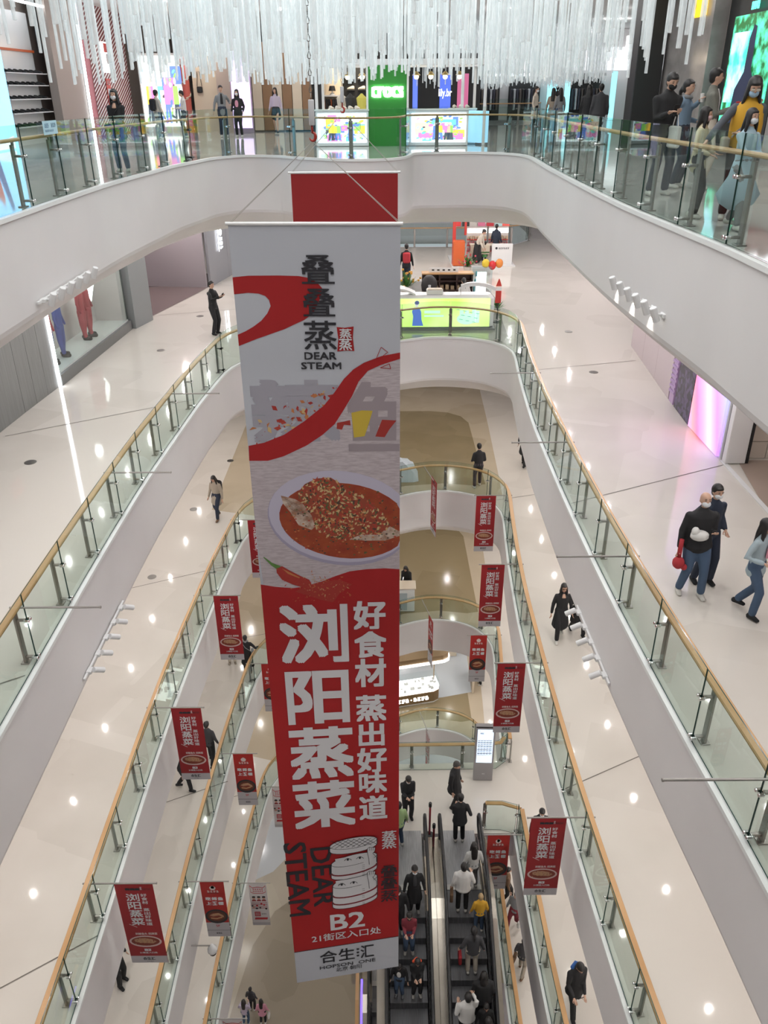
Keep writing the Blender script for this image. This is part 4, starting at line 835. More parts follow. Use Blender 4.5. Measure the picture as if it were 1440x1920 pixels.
M_LEAF = noise_mat('leaf', (.03, .12, .02), (.10, .24, .05), 8, .5)
def plant(label, loc, s, flowers, seed=1):
    t = thing('potted_plant', label, 'plant', loc); r = random.Random(seed)
    q = MB(); q.lathe((0, 0, 0), [(0, 0), (.11 * s, 0), (.15 * s, .25 * s), (.16 * s, .27 * s), (.13 * s, .27 * s), (0, .25 * s)], 12); q.build('pot', mat('pot_' + str(seed), (.5, .45, .4), .5), t)
    q = MB(); fl = MB()
    for k in range(60):
        a = r.uniform(0, 6.28); e = r.uniform(.3, 1.4); L = r.uniform(.25, .55) * s; d = Vector((math.cos(a) * math.cos(e), math.sin(a) * math.cos(e), math.sin(e))); c = Vector((0, 0, .26 * s)); sd = Vector((-d.y, d.x, 0)).normalized() * .03 * s
        q.add([c, c + d * L * .5 + sd, c + d * L, c + d * L * .5 - sd], [(0, 1, 2, 3)])
        if k % 3 == 0: fl.sphere(c + d * L, .035 * s, 6, 4)
    q.build('leaves', M_LEAF, t)['kind'] = 'stuff'
    if flowers: fl.build('flowers', mat('flower_' + str(seed), flowers, .5), t)['kind'] = 'stuff'
plant('orange and yellow flowers in a pot by the tall banner edge', (.88, 30.6, Z1 + .35), 1.3, (.7, .35, .05), 2)
simple('flower_stand', 'low white stand under the orange flowers', 'stand', (.88, 30.6, Z1), [('top', M_WHITEG, lambda q: q.bbox((0, 0, .33), (.5, .5, .04), .01)), ('foot', M_WHITEG, lambda q: q.tube([(0, 0, .0), (0, 0, .32)], .05, 10))])
plant('small dark green plant behind the white arch', (4.15, 29.3, Z1), .8, None, 3)
plant('red flowers at the foot of the orange stall column', (3.75, 36.6, Z1), 1.2, (.6, .05, .08), 4)
def stroller():
    t = thing('baby_stroller', 'dark red and black baby stroller behind the lightbox counter', 'stroller', (1.72, 30.3, Z1))
    q = MB(); q.sphere((0, 0, .85), (.30, .32, .38), 14, 8); q.build('hood', mat('stroller_black', (.02, .016, .018), .6), t, True)
    q = MB(); q.bbox((0, -.12, .48), (.46, .5, .3), .08); q.build('seat', mat('stroller_red', (.16, .025, .03), .6), t)
    q = MB(); q.bbox((0, -.3, .85), (.1, .05, .16), .02); q.build('toy', M_LET, t)
    for x in (-.25, .25):
        q = MB(); q.tube([(x, .3, 1.0), (x, -.1, .35), (x, -.3, .12)], .015, 6); q.build('frame', M_DSTEEL, t)
        for y in (-.3, .3): q = MB(); q.lathe((x - .02, y, .12), [(0, 0), (.12, 0), (.12, .04), (0, .04)], 14, 0, RY(math.pi / 2)); q.build('wheel', M_BLACK, t)
stroller()
simple('standing_sign', 'narrow red and white standing cut-out sign with a pointed top', 'sign', (4.0, 28.2, Z1), [('board', mat('sign_red', (.55, .04, .03), .5), lambda q: (q.bbox((0, 0, .95), (.2, .03, .55), .01), q.rings([[(-.1, -.015, 1.25), (.1, -.015, 1.25), (.1, .015, 1.25), (-.1, .015, 1.25)], [(-.01, -.015, 1.5), (.01, -.015, 1.5), (.01, .015, 1.5), (-.01, .015, 1.5)]]))), ('white_band', M_WHITEG, lambda q: q.box((0, -.02, 1.16), (.19, .02, .12))), ('pole', M_BLACK, lambda q: q.tube([(0, .02, 0), (0, .02, .7)], .025, 8)), ('base', M_BLACK, lambda q: q.lathe((0, 0, 0), [(0, 0), (.18, 0), (.16, .03), (0, .03)], 12))])
# orange stall at the back
M_ORG = mat('stall_orange', (.62, .12, .03), .45); M_REDP = mat('stall_red', (.50, .04, .03), .5)
st = thing('market_stall', 'orange and white shop stall with two lit shelf units', 'stall', (4.55, 38.6, Z1))
q = MB(); q.box((.1, .9, .03), (2.9, 2.7, .06)); q.build('platform', M_WHITEG, st)
q = MB(); q.bbox((-1.05, -.2, .58), (.52, .5, 1.1), .01); q.build('orange_pillar', M_ORG, st)
q = MB(); q.box((-1.25, .1, 1.0), (.14, .2, 2.0)); q.box((-.72, .3, 1.9), (.1, .1, 1.2)); q.build('red_post', M_REDP, st)
for x in (-.03, 1.0):
    q = MB(); q.box((x, 1.9, .8), (.95, .35, 1.6)); o = q.build('shelf_unit', mat('shelf_white', (.55, .5, .48), .5), st)
    q = MB(); q.box((x, 1.70, 1.28), (.92, .06, .2)); q.build('light_header', M_GLOWW, o)
    for z in (.35, .62, .88):
        q = MB(); q.box((x, 1.66, z), (.93, .16, .03)); q.build('shelf_board', M_REDP, o)
        q = MB()
        for k in range(8): q.bbox((x - .4 + .115 * k, 1.64, z + .09), (.07, .08, .12 + .04 * (k % 3)), .008)
        q = q.build('goods', mat('goods_%d' % int(z * 100), ((.35, .1, .12), (.15, .2, .25), (.5, .38, .25))[int(z * 10) % 3], .5), o); q['kind'] = 'stuff'
for i, (x, cl) in enumerate(((-1.0, (.5, .04, .04)), (-.6, (.02, .02, .02)), (-.25, (.35, .33, .3)), (.15, (.45, .12, .2)), (.55, (.35, .02, .03)), (.95, (.35, .5, .5)), (1.3, (.6, .1, .08)))):
    q = MB(); q.box((x, 1.5, 1.72), (.34, .03, .42)); q.build('poster', mat('poster_%d' % i, cl, .5, emit=cl, estr=.3), st)
q = MB(); q.bbox((.95, -.15, .5), (.95, .12, .96), .01); q.build('front_panel', M_WHITEG, st)
P = Print(lambda u, v, wz: Vector((.95 - .45 + u * .9, -.212 - wz, .95 - v * .9))); P.blocks('k', .3, .14, .85, .23, 6); P.ell('k', .2, .18, .06, .06); P.finish({'k': ('panel_lettering', M_LETK)}, st)
q = MB(); q.box((1.42, .3, .8), (.06, .06, 1.6)); q.box((1.42, 1.8, .8), (.06, .06, 1.6)); q.build('side_posts', M_STEEL, st)
for i, (x, y, lb) in enumerate(((-.25, .45, 'light wooden chair at the orange stall'), (.2, .2, 'second light wooden chair, nearer the white panel'))):
    simple('wooden_chair', lb, 'chair', (4.55 + x, 38.6 + y, Z1 + .06), [('seat', M_CREAM, lambda q: q.bbox((0, 0, .45), (.42, .42, .04), .01)), ('backrest', M_CREAM, lambda q: q.bbox((0, -.2, .68), (.42, .03, .28), .01))] + [('leg', M_CREAM, (lambda a, b: lambda q: q.tube([(a, b, 0), (a, b, .44)], .018, 6))(a, b)) for a in (-.18, .18) for b in (-.18, .18)])
simple('stall_table', 'small pale table at the orange stall', 'table', (4.7, 39.35, Z1 + .06), [('top', M_CREAM, lambda q: q.bbox((0, 0, .74), (1.2, .5, .04), .01))] + [('leg', M_WHITEG, (lambda a: lambda q: q.tube([(a, 0, 0), (a, 0, .72)], .025, 6))(a)) for a in (-.5, .5)])
for i, (x, cl, lb) in enumerate(((4.55, (.75, .55, .05), 'yellow balloon in front of the orange stall'), (4.85, (.6, .03, .04), 'red heart balloon in front of the orange stall'), (5.15, (.75, .25, .05), 'orange balloon in front of the orange stall'))):
    t = thing('balloon', lb, 'balloon', (x, 36.6, Z1)); q = MB(); q.sphere((0, 0, .45 - .08 * (i == 1)), (.17, .17, .2), 12, 8); q.build('balloon_skin', mat('balloon_%d' % i, cl, .25), t, True); q = MB(); q.tube([(0, 0, .0), (0, 0, .25)], .006, 4); q.build('string', M_LET, t)
line_rail([Vector(p) for p in [(8.1, 47.0), (7.9, 45.6), (7.0, 44.3), (5.2, 43.65), (-3.4, 43.65)]][::-1], 8, Z1, 'distant glass balustrade round the second void, behind the orange stall')
line_rail([Vector(p) for p in [(8.1, 47.0), (7.9, 45.6), (7.0, 44.3), (5.2, 43.65), (-3.4, 43.65)]][::-1], 8, 0, 'distant glass balustrade on the uppermost floor, beyond the shoppers')
# ------------------------------------------------------------------ first gallery: shop fronts both sides
def strip_wall(name, pts, z0, z1, m, label, cat, n_panels=None, back=.12):
    t = thing(name, label, cat)
    for (a, b) in zip(pts[:-1], pts[1:]):
        a, b = Vector(a), Vector(b); d = b - a; k = n_panels or 1
        for i in range(k):
            c = a + d * (i + .5) / k; q = MB(); q.bbox((c.x, c.y, (z0 + z1) / 2), (d.length / k - .012, back, z1 - z0), .004, 0, RZ(math.atan2(d.y, d.x))); q.build('wall_panel', m, t)
    return t
strip_wall('hoarding', [(-9.75, 5), (-9.62, 12), (-9.2, 19.5), (-9.05, 21.5)], Z1, Z1 + 3.64, M_GREYP, 'dark grey panelled hoarding with a small red sticker', 'wall panel', 3)
t = thing('sticker_sign', 'small red rectangular sticker on the dark grey panels', 'sign', (-9.16, 18.35, Z1 + 1.25), math.atan2(7.5, .42))
P = Print(lambda u, v, wz: Vector((-.28 + .56 * u, -.004 - wz, .42 - .42 * v))); q = MB(); q.box((0, 0, .21), (.56, .006, .42)); q.build('sticker', mat('sticker_red', (.55, .06, .05), .5), t); P.line('w', [(.25, .25), (.9, .45)], .09); P.line('w', [(.35, .4), (.3, .85)], .09); P.line('w', [(.55, .45), (.5, .85)], .09); P.line('w', [(.75, .5), (.72, .8)], .08); P.line('w', [(.1, .4), (.18, .8)], .08); P.finish({'w': ('sticker_lettering', M_LET)}, t)
for c in (t,): c.rotation_euler = (0, 0, math.radians(90)); c.location = (-9.06, 18.0, Z1 + 1.2)
# display window with mannequins
t = thing('shop_window', 'wide shop window with a low grey sill and a bright light strip at its edge', 'window')
def seg(t, nm, a, b, z0, z1, th, m, off=0):
    a, b = Vector(a), Vector(b); d = b - a; c = (a + b) / 2 + Vector((-d.y, d.x)).normalized() * off; q = MB(); q.box((c.x, c.y, (z0 + z1) / 2), (d.length, th, z1 - z0), 0, RZ(math.atan2(d.y, d.x))); return q.build(nm, m, t)
WA, WB = (-9.02, 21.6), (-8.72, 27.6)
seg(t, 'sill', WA, WB, Z1, Z1 + .3, .2, mat('sill_grey', (.16, .16, .16), .4)); seg(t, 'window_floor', WA, WB, Z1 + .3, Z1 + .34, 1.1, M_WHITEG, .55)
seg(t, 'back_panel', WA, WB, Z1 + .3, Z1 + 3.6, .08, mat('window_back', (.62, .55, .55), .5), 1.05); seg(t, 'end_panel', (-8.75, 27.5), (-9.9, 27.5), Z1 + .3, Z1 + 3.6, .08, mat('window_back', (1, 1, 1))); lamp('POINT', 'window_lamp', (-9.35, 24.5, Z1 + 3.2), 30, (1, .96, .95), shadow_soft_size=.1); seg(t, 'glazing', WA, WB, Z1 + .32, Z1 + 3.6, .012, M_GLASS)
seg(t, 'light_strip', (-9.03, 21.5), (-9.02, 21.62), Z1 + .02, Z1 + 3.6, .14, mat('led_white', (1, 1, 1), .5, emit=(.9, .96, 1), estr=9))
q = MB(); q.lathe((-9.4, 26.2, Z1 + 1.7), [(0, 0), (.42, 0), (.42, .04), (0, .04)], 4, 0, RY(math.pi / 2)); q.build('diamond_light', mat('led_white2', (1, 1, 1), .5, emit=(1, 1, 1), estr=3), t)
seg(t, 'poster', (-9.6, 22.0), (-9.5, 24.2), Z1 + 1.1, Z1 + 3, .03, mat('poster_blue', (.06, .10, .28), .4), .5)
def mannequin(x, y, c_leg, c_top, lb, zb=.34):
    t = thing('mannequin', lb, 'mannequin', (x, y, Z1 + zb), math.radians(90))
    for s in (-1, 1):
        q = MB(); q.loft([(s * .1, .05 * s, .12), (s * .1, 0, .5), (s * .09, 0, .9)], [.065, .085, .11], (1, 0, 0), 8); q.build('trouser_leg', c_leg, t, True)
        q = MB(); q.bbox((s * .1, .05 * s - .05, .06), (.1, .28, .12), .03); q.build('shoe', M_BLACK, t)
    q = MB(); q.loft([(0, 0, .9), (0, 0, 1.15), (0, 0, 1.4), (0, 0, 1.5)], [(.17, .12), (.16, .11), (.2, .12), (.08, .07)], (1, 0, 0), 10); q.sphere((0, 0, 1.65), (.085, .1, .12)); q.build('torso', c_top, t, True)
    for s in (-1, 1):
        q = MB(); q.loft([(s * .2, 0, 1.4), (s * .26, 0, 1.15), (s * .25, -.08, .9)], [.055, .045, .035], (0, 1, 0), 8); q.build('arm', c_top, t, True)
MR, MBl = mat('cloth_red', (.42, .03, .05), .7), mat('cloth_blue', (.05, .07, .30), .7)
for i, (x, y, a, b, lb) in enumerate(((-9.5, 21.9, MR, MBl, 'mannequin in red trousers at the light strip end of the window'), (-9.45, 22.55, MBl, MR, 'mannequin in blue trousers, second from the light strip'), (-9.4, 23.3, MBl, MBl, 'mannequin in blue trousers, third from the light strip'), (-9.35, 25.1, MR, MR, 'mannequin in red trousers beside the glowing diamond'), (-9.3, 25.5, MR, MR, 'second mannequin in red trousers by the glowing diamond'))): mannequin(x, y, a, b, lb)
strip_wall('shop_pillar', [(-8.74, 27.7), (-8.45, 28.9)], Z1, Z1 + 3.64, mat('pillar_grey', (.22, .23, .235), .45), 'grey shop pillar next to the mannequin window', 'pillar', 1, .5)
struct(plate('floor', [(-8.5, 28.9), (-7.5, 33), (-6.7, 37), (-12, 37), (-12, 28.9)], [], Z1 + .012, mat('floor_plum', (.20, .15, .15), .12)))
for x, y in ((-9.0, 31), (-8.4, 33.5)): lamp('POINT', 'shop_lamp', (x, y, Z1 + 3.3), 60, (1, .85, .8), shadow_soft_size=.15)
strip_wall('shop_partition', [(-10.6, 34.6), (-7.3, 34.2)], Z1, Z1 + 3.6, mat('partition_lilac', (.30, .27, .29), .5), 'plain lilac-grey partition inside the open shop', 'partition', 1)
strip_wall('shop_pillar', [(-7.2, 34.3), (-6.4, 38.5)], Z1, Z1 + 3.64, mat('pillar_lilac', (.24, .24, .26), .45), 'long grey shop wall with a vertical glowing sign, beside the tall banner', 'pillar', 2)
t = thing('shop_sign', 'vertical glowing white shop lettering on the grey wall', 'sign', (-6.95, 35.55, Z1 + 2.55), math.radians(82)); P = Print(lambda u, v, wz: Vector((u, -.1 - wz, -v)))
P.line('g', [(0, .02), (.32, .1)], .07); P.ell('g', .16, .3, .15, .14); P.ell('g', .17, .58, .14, .13); P.line('g', [(.05, .84), (.3, .86)], .12); P.line('g', [(.05, 1.02), (.3, 1.04)], .12); P.line('g', [(.0, 1.22), (.3, 1.18)], .05); P.rect('g', -.25, -.1, -.17, 1.3); P.finish({'g': ('glowing_letters', mat('sign_glow', (1, 1, 1), .5, emit=(.95, .98, 1), estr=5))}, t)
# right-hand side of the first gallery
strip_wall('shop_wall', [(7.95, 25.2), (7.55, 20.2)], Z1, Z1 + 3.64, mat('pink_wall', (.62, .52, .56), .35), 'pale pink shop wall below the white parapet', 'wall panel', 3)
t = strip_wall('shutter', [(7.55, 20.15), (7.52, 19.75)], Z1, Z1 + 3.64, mat('shutter_lilac', (.55, .38, .62), .4), 'narrow lilac slatted shutter beside the dark panel', 'shutter', 1)
for k in range(24): q = MB(); q.box((7.46, 19.95, Z1 + .3 + .13 * k), (.03, .38, .06)); q.build('slat', mat('slat_lilac', (.5, .35, .6), .4), t)
strip_wall('patterned_board', [(7.52, 19.65), (7.44, 18.35)], Z1, Z1 + 3.64, noise_mat('dark_pattern', (.012, .010, .03), (.10, .07, .18), 9, .3, kind='voronoi'), 'dark patterned display panel next to the glowing pink screen', 'wall panel', 1)
t = thing('lit_screen', 'long glowing screen in pink, orange, violet and blue', 'screen'); d1, d2 = Vector((7.43, 18.2)), Vector((7.34, 16.35))
sm = mat('screen_gradient', (.5, .3, .6), .4); nt = sm.node_tree; b = nt.nodes['Principled BSDF']; tc = nt.nodes.new('ShaderNodeTexCoord'); mp = nt.nodes.new('ShaderNodeMapping'); mp.inputs['Location'].default_value = (0, -6.65, 1.1); mp.inputs['Scale'].default_value = (.0, .42, .20); mp.inputs['Rotation'].default_value = (0, 0, 0)
sx = nt.nodes.new('ShaderNodeSeparateXYZ'); ad = nt.nodes.new('ShaderNodeMath'); ad.operation = 'SUBTRACT'; cr = nt.nodes.new('ShaderNodeValToRGB')
nt.links.new(tc.outputs['Object'], mp.inputs[0]); nt.links.new(mp.outputs[0], sx.inputs[0]); nt.links.new(sx.outputs[1], ad.inputs[0]); nt.links.new(sx.outputs[2], ad.inputs[1]); nt.links.new(ad.outputs[0], cr.inputs[0])
E_ = cr.color_ramp.elements; E_[0].position = 0; E_[0].color = (.35, .45, .9, 1); E_[1].position = 1; E_[1].color = (.95, .35, .65, 1)
for p_, c_ in ((.22, (.45, .2, .9, 1)), (.42, (.85, .65, .95, 1)), (.58, (1, .35, .75, 1)), (.75, (1, .12, .25, 1)), (.88, (.95, .3, .2, 1))): e = E_.new(p_); e.color = c_
nt.links.new(cr.outputs[0], b.inputs['Emission Color']); b.inputs['Emission Strength'].default_value = 1.15
q = MB(); q.box((7.36, 17.27, Z1 + 1.8), (.06, 1.85, 3.5)); q.build('screen', sm, t); q = MB(); q.box((7.42, 17.27, Z1 + 1.8), (.05, 1.95, 3.6)); q.build('housing', M_WHITEG, t)
t = thing('tiled_column', 'white column with large wall tiles at the shop entrance', 'column', (0, 0, 0)); q = MB(); q.bbox((7.62, 16.1, Z1 + 1.82), (.44, .18, 3.6), .01); q.build('column_face', M_WHITE, t)
for i in range(3):
    for j in range(9): q = MB(); q.bbox((8.16 + .5 * i + (.12 if j % 2 else 0), 16.35, Z1 + .2 + .4 * j), (.485, .05, .385), .006); q.build('wall_tile', mat('tile_cream', (.68, .60, .52), .25), t)
q = MB(); q.box((7.88, 16.1, Z1 + 1.82), (.06, .16, 3.6)); q.build('black_edge', M_BLACK, t)
struct(plate('floor', [(7.75, 16.2), (9.5, 16.2), (9.5, 5), (7.35, 5), (7.4, 13.9)], [], Z1 + .012, mat('floor_tan_shop', (.40, .31, .26), .15)))
seg(thing('shop_threshold', 'white threshold line along the tan shop floor', 'trim'), 'threshold', (7.42, 16.2), (7.38, 5), Z1 + .003, Z1 + .02, .1, M_WHITEG)
t = thing('wide_shop_opening', 'hidden shop interior wall behind the tan floor', 'wall panel'); seg(t, 'panel', (9.3, 16), (9.3, 4), Z1, Z1 + 3.6, .1, M_BEIGE)
# floor sockets (round steel covers)
cov = MB(); cov.lathe((0, 0, .002), [(0, 0), (.12, 0), (.12, .006), (.085, .009), (0, .009)], 18); _o = cov.build('floor_cover', M_DSTEEL); CV = _o.data; bpy.data.objects.remove(_o)
for i, (pxx, pyy, lv, lb) in enumerate(((57, 867, 1, 'round steel floor cover at the edge under the hoarding'), (302, 657, 1, 'round steel floor cover before the mannequin window'), (375, 593, 1, 'round steel floor cover behind the man taking a photo'), (1066, 622, 1, 'upper round steel cover on the glossy floor, nearer the far kiosk'), (1113, 698, 1, 'lower round steel cover on the glossy floor'), (432, 864, 2, 'round steel floor cover above the woman with the backpack'), (363, 955, 2, 'round steel floor cover beside the woman with the backpack'), (285, 1082, 2, 'round dark floor cover below the long steel pole'))):
    p = at_z(pxx, pyy, -lv * H); o = inst(CV, 'floor_cover', None, p); tag(o, lb, 'floor cover'); o.scale = (1.1, 1.1, 1)
# ------------------------------------------------------------------ uppermost floor: shops
def wallbox(name, label, cat, x0, y0, x1, y1, z0, z1, m, th=.2):
    t = thing(name, label, cat); seg(t, 'panel', (x0, y0), (x1, y1), z0, z1, th, m); return t
collage = noise_mat('collage', (.1, .3, .6), (.9, .8, .9), 3.2, .4, (1, 1, 1), 'voronoi', lo=0, hi=1, emit=1.0)
cn_ = collage.node_tree; vor = [n for n in cn_.nodes if n.type == 'TEX_VORONOI'][0]; bb = cn_.nodes['Principled BSDF']
mx = cn_.nodes.new('ShaderNodeMix'); mx.data_type = 'RGBA'; mx.inputs[0].default_value = .35; cn_.links.new(vor.outputs['Color'], mx.inputs[6]); mx.inputs[7].default_value = (.9, .95, 1, 1); cn_.links.new(mx.outputs[2], bb.inputs['Emission Color']); cn_.links.new(mx.outputs[2], bb.inputs['Base Color'])
def ad_screen(t, nm, f, seed, glow=1.0, cells=18):
    """a lit picture: coloured fields and simple figures on a back-lit face; f(u, v, w) -> point"""
    r = random.Random(seed); P = Print(f); cols = [(.55, .75, .85), (.85, .25, .55), (.15, .25, .75), (.35, .75, .15), (.9, .9, .85), (.85, .6, .1), (.07, .09, .12), (.9, .6, .5), (.2, .6, .6)]
    P.rect('k4', 0, 0, 1, 1, .002)
    for i in range(cells):
        u, v = r.random() * .8, r.random() * .75; a, b = r.uniform(.1, .35), r.uniform(.12, .4); k = r.randrange(9)
        P.rect('k%d' % k, u, v, min(1, u + a), min(1, v + b), .004 + i * 3e-4)
    for i in range(cells * 3):
        u, v = r.uniform(.06, .94), r.uniform(.06, .94); P.ell('k%d' % r.randrange(9), u, v, r.uniform(.015, .05), r.uniform(.02, .07), .012 + i * 1e-4, 9, rot=r.random())
    for i in range(4):
        u = r.uniform(.15, .85); P.ell('k7', u, .35, .03, .05, .019, 10); P.poly('k%d' % r.choice((1, 2, 3, 5)), [(u - .05, .42), (u + .05, .42), (u + .06, .68), (u - .06, .68)], .0185); P.poly('k%d' % r.choice((2, 6)), [(u - .05, .68), (u + .05, .68), (u + .07, .95), (u + .02, .95), (u, .74), (u - .03, .95), (u - .07, .95)], .0186)
    for kk_, mm_ in P.finish({'k%d' % i: ('screen_picture', mat('ad%d_%g' % (i, glow), c, .5, emit=c, estr=glow)) for i, c in enumerate(cols)}, t).items(): mm_['kind'] = 'stuff'
# left side
t = thing('led_screen', 'tall bright blue video screen at the picture edge on the uppermost floor', 'screen'); q = MB(); q.box((-11.4, 24.5, 1.9), (.1, 6.5, 3.8)); q.build('screen', mat('screen_blue', (.3, .6, .9), .4, emit=(.25, .62, .95), estr=1.6), t)
q = MB(); q.box((-11.46, 24.5, 1.9), (.08, 6.7, 4.0)); q.build('housing', M_BLACK, t)
P = Print(lambda u, v, wz: Vector((-11.34 + wz, 21.4 + 6.2 * u, 3.8 - 3.8 * v)))
P.poly('r', [(.62, .98), (.66, .7), (.72, .62), (.74, .66), (.7, .98)], .002); P.poly('b', [(.7, .9), (.8, .55), (.83, .58), (.76, .95)], .003); P.poly('w', [(.5, .99), (.98, .9), (.98, .99)], .0015); P.finish({'r': ('figure_print', mat('sc_r', (.6, .1, .08), .5, emit=(.6, .12, .08), estr=.7)), 'b': ('figure_shadow', mat('sc_b', (.05, .1, .35), .5, emit=(.05, .1, .4), estr=.5)), 'w': ('snow_print', mat('sc_w', (.9, .95, 1), .5, emit=(.9, .95, 1), estr=.8))}, t)
t = thing('shoe_shelf_wall', 'white shelving wall with dark shoes in a lit shop', 'shelf'); seg(t, 'back_panel', (-11.9, 28.2), (-11.9, 31.6), 0, 3.9, .1, M_WHITEG)
seg(t, 'orange_header', (-11.8, 28.2), (-11.8, 31.6), 2.75, 2.82, .04, M_ORG); 
for z in (.55, .95, 1.35, 1.75, 2.1): seg(t, 'shelf_board', (-11.65, 28.2), (-11.65, 31.6), z, z + .03, .35, M_WHITEG)
shoe_me = None
def shoe_mesh():
    q = MB(); prof = [(-.14, .0, .04, .07), (-.12, .0, .045, .10), (-.05, 0, .045, .10), (.03, 0, .05, .075), (.10, 0, .05, .055), (.15, 0, .03, .035)]
    rs = [[Vector((x, w_ * math.cos(a), max(0, .0 + h * .5 + h * .5 * math.sin(a)))) for a in [k * math.pi / 4 for k in range(8)]] for x, _, w_, h in prof]; q.rings(rs); o = q.build('shoe', M_BLACK); me = o.data; bpy.data.objects.remove(o); return me
SH = shoe_mesh()
M_SHOEW = mat('shoe_white', (.7, .66, .58), .5); SHW = SH.copy(); SHW.materials.clear(); SHW.materials.append(M_SHOEW)
rs_ = random.Random(9)
for z in (.58, .98, 1.38, 1.78, 2.13):
    for k in range(7):
        o = inst(SH, 'dark_shoe', None, (-11.62, 28.5 + .45 * k, z + .005), rs_.uniform(-.6, .9)); tag(o, 'one of the dark shoes on the ' + {.58: 'lowest', .98: 'second lowest', 1.38: 'middle', 1.78: 'second highest', 2.13: 'highest'}[z] + ' white wall shelf', 'shoe', 'dark shoes on the ' + {.58: 'lowest', .98: 'second lowest', 1.38: 'middle', 1.78: 'second highest', 2.13: 'highest'}[z] + ' white wall shelf')
wallbox('wall_panel', 'plain brown-beige wall panel between the shoe shop and the light line', 'wall panel', -11.35, 31.7, -11.2, 34.1, 0, CE - .02, M_BEIGE, .3)
t = thing('light_line', 'bright white vertical light line on the brown wall', 'lamp'); q = MB(); q.box((-11.0, 34.2, 2.2), (.07, .09, 4.4)); q.build('lit_tube', mat('led_line', (1, 1, 1), .5, emit=(.88, .95, 1), estr=8), t); q = MB(); q.box((-11.06, 34.2, 2.2), (.05, .2, 4.42)); q.build('channel', M_STEEL, t)
q = MB(); q.box((-11.3, 31.0, CE - .35), (.06, 6.2, .07)); tag(q.build('ceiling_light_line', MATS['led_line']), 'bright horizontal light line above the shoe shop', 'lamp')
# striped column
t = thing('striped_wall', 'dark red wall with fine white diagonal stripes', 'wall panel'); q = MB(); q.box((-10.95, 36.9, CE / 2), (.25, 5.0, CE)); q.build('red_panel', mat('dull_red', (.20, .045, .05), .5), t)
sg = MB()
for k in range(42):
    z = -1.6 + k * .15; y0, y1 = 34.45, 39.35; dz = 2.1; za, zb_ = z, z + dz; 
    pa, pb = Vector((-10.815, y0, za)), Vector((-10.815, y1, zb_))
    lo = max(0.02, (0.03 - za) / dz) if za < .03 else 0; hi = min(1, (CE - .03 - za) / dz) if zb_ > CE - .03 else 1
    if lo >= hi: continue
    a, b = pa.lerp(pb, lo), pa.lerp(pb, hi); sg.add([a, b, b + Vector((0, 0, .06)), a + Vector((0, 0, .06))], [(0, 1, 2, 3)])
o = sg.build('white_stripes', M_WHITEG, t); o['kind'] = 'stuff'
t = thing('restroom_sign', 'white glowing box sign with a red header on the striped wall', 'sign', (-10.72, 36.1, 2.35)); q = MB(); q.bbox((0, 0, .4), (.12, .75, 1.05), .02); q.build('lightbox', mat('lb_white', (1, 1, 1), .5, emit=(1, 1, 1), estr=1.0), t)
q = MB(); q.box((.065, 0, .72), (.01, .6, .3)); q.build('red_header', mat('sticker_red', (.5, .05, .05), .5), t); q = MB(); q.sphere((.065, 0, .35), (.015, .16, .2)); q.build('pictogram', M_GREYW, t)
t = thing('fire_cabinet_sign', 'red framed notice plate low on the striped wall', 'sign', (-10.80, 36.2, 1.25)); q = MB(); q.box((0, 0, .3), (.02, .5, .95)); q.build('red_plate', MATS['sticker_red'], t); q = MB(); q.box((.014, 0, .3), (.01, .38, .25)); q.box((.014, 0, .0), (.01, .38, .25)); q.build('white_fields', M_LET, t)
P = Print(lambda u, v, wz: Vector((.012 + wz, -.2 + .4 * u, .75 - .25 * v))); P.blocks('w', .1, .2, .9, .8, 2); P.finish({'w': ('plate_lettering', M_LET)}, t)
# boutique with colourful screen and bags
t = thing('boutique_screen', 'bright boutique screen with white, blue and pink picture', 'screen'); ad_screen(t, 's', lambda u, v, wz: Vector((-10.3 + 1.9 * u, 39.2 - wz, 2.9 - 2.7 * v)), 11, 1.3, 8); q = MB(); q.box((-9.35, 39.25, 1.5), (2.0, .06, 3.0)); q.build('housing', M_WHITEG, t)
t = thing('twisted_column', 'thin red column with pale spiral bands in the boutique', 'column', (-8.25, 38.6, 0)); q = MB(); q.lathe((0, 0, 0), [(0, 0), (.16, 0), (.16, 3.4), (0, 3.4)], 14); q.build('column', mat('col_red', (.5, .1, .08), .5), t)
q = MB()
for k in range(30): z = .1 + k * .11; q.loft([(.17 * math.cos(a + k), .17 * math.sin(a + k), z + .06 * a) for a in (0, .5, 1, 1.5)], [.02] * 4, (0, 0, 1), 5)
q.build('spiral_band', M_CREAM, t)['kind'] = 'stuff'
wallbox('boutique_wall', 'warm lit cream boutique wall with a hanging bag', 'wall panel', -8.1, 39.4, -6.9, 39.4, 0, 3.6, M_CREAM)
simple('handbag', 'small black handbag on a long strap on the cream wall', 'bag', (-7.8, 39.2, 1.5), [('bag_body', M_BLACK, lambda q: q.bbox((0, 0, .12), (.24, .1, .24), .03)), ('strap', M_BLACK, lambda q: q.tube([(-.1, 0, .24), (-.05, 0, .8), (.05, 0, .8), (.1, 0, .24)], .012, 5))])
lamp('POINT', 'boutique_lamp', (-7.8, 37.8, 3.2), 60, (1, .85, .7), shadow_soft_size=.2)
wallbox('wall_panel', 'wide plain beige wall panel behind the person in a white blouse', 'wall panel', -6.9, 38.6, -4.9 - .9, 38.2, 0, CE - .02, M_BEIGE)
t = thing('lilac_lightbox', 'tall glowing pale violet light panel', 'lamp'); q = MB(); q.box((-5.7, 37.0, 1.95), (.75, .1, 3.5)); q.build('lit_panel', mat('lilac_lit', (.8, .6, .95), .5, emit=(.80, .62, .98), estr=1.1), t); q = MB(); q.box((-5.7, 37.08, 1.9), (.85, .1, 3.8)); q.build('frame', mat('fr_lilac', (.3, .25, .3), .5), t)
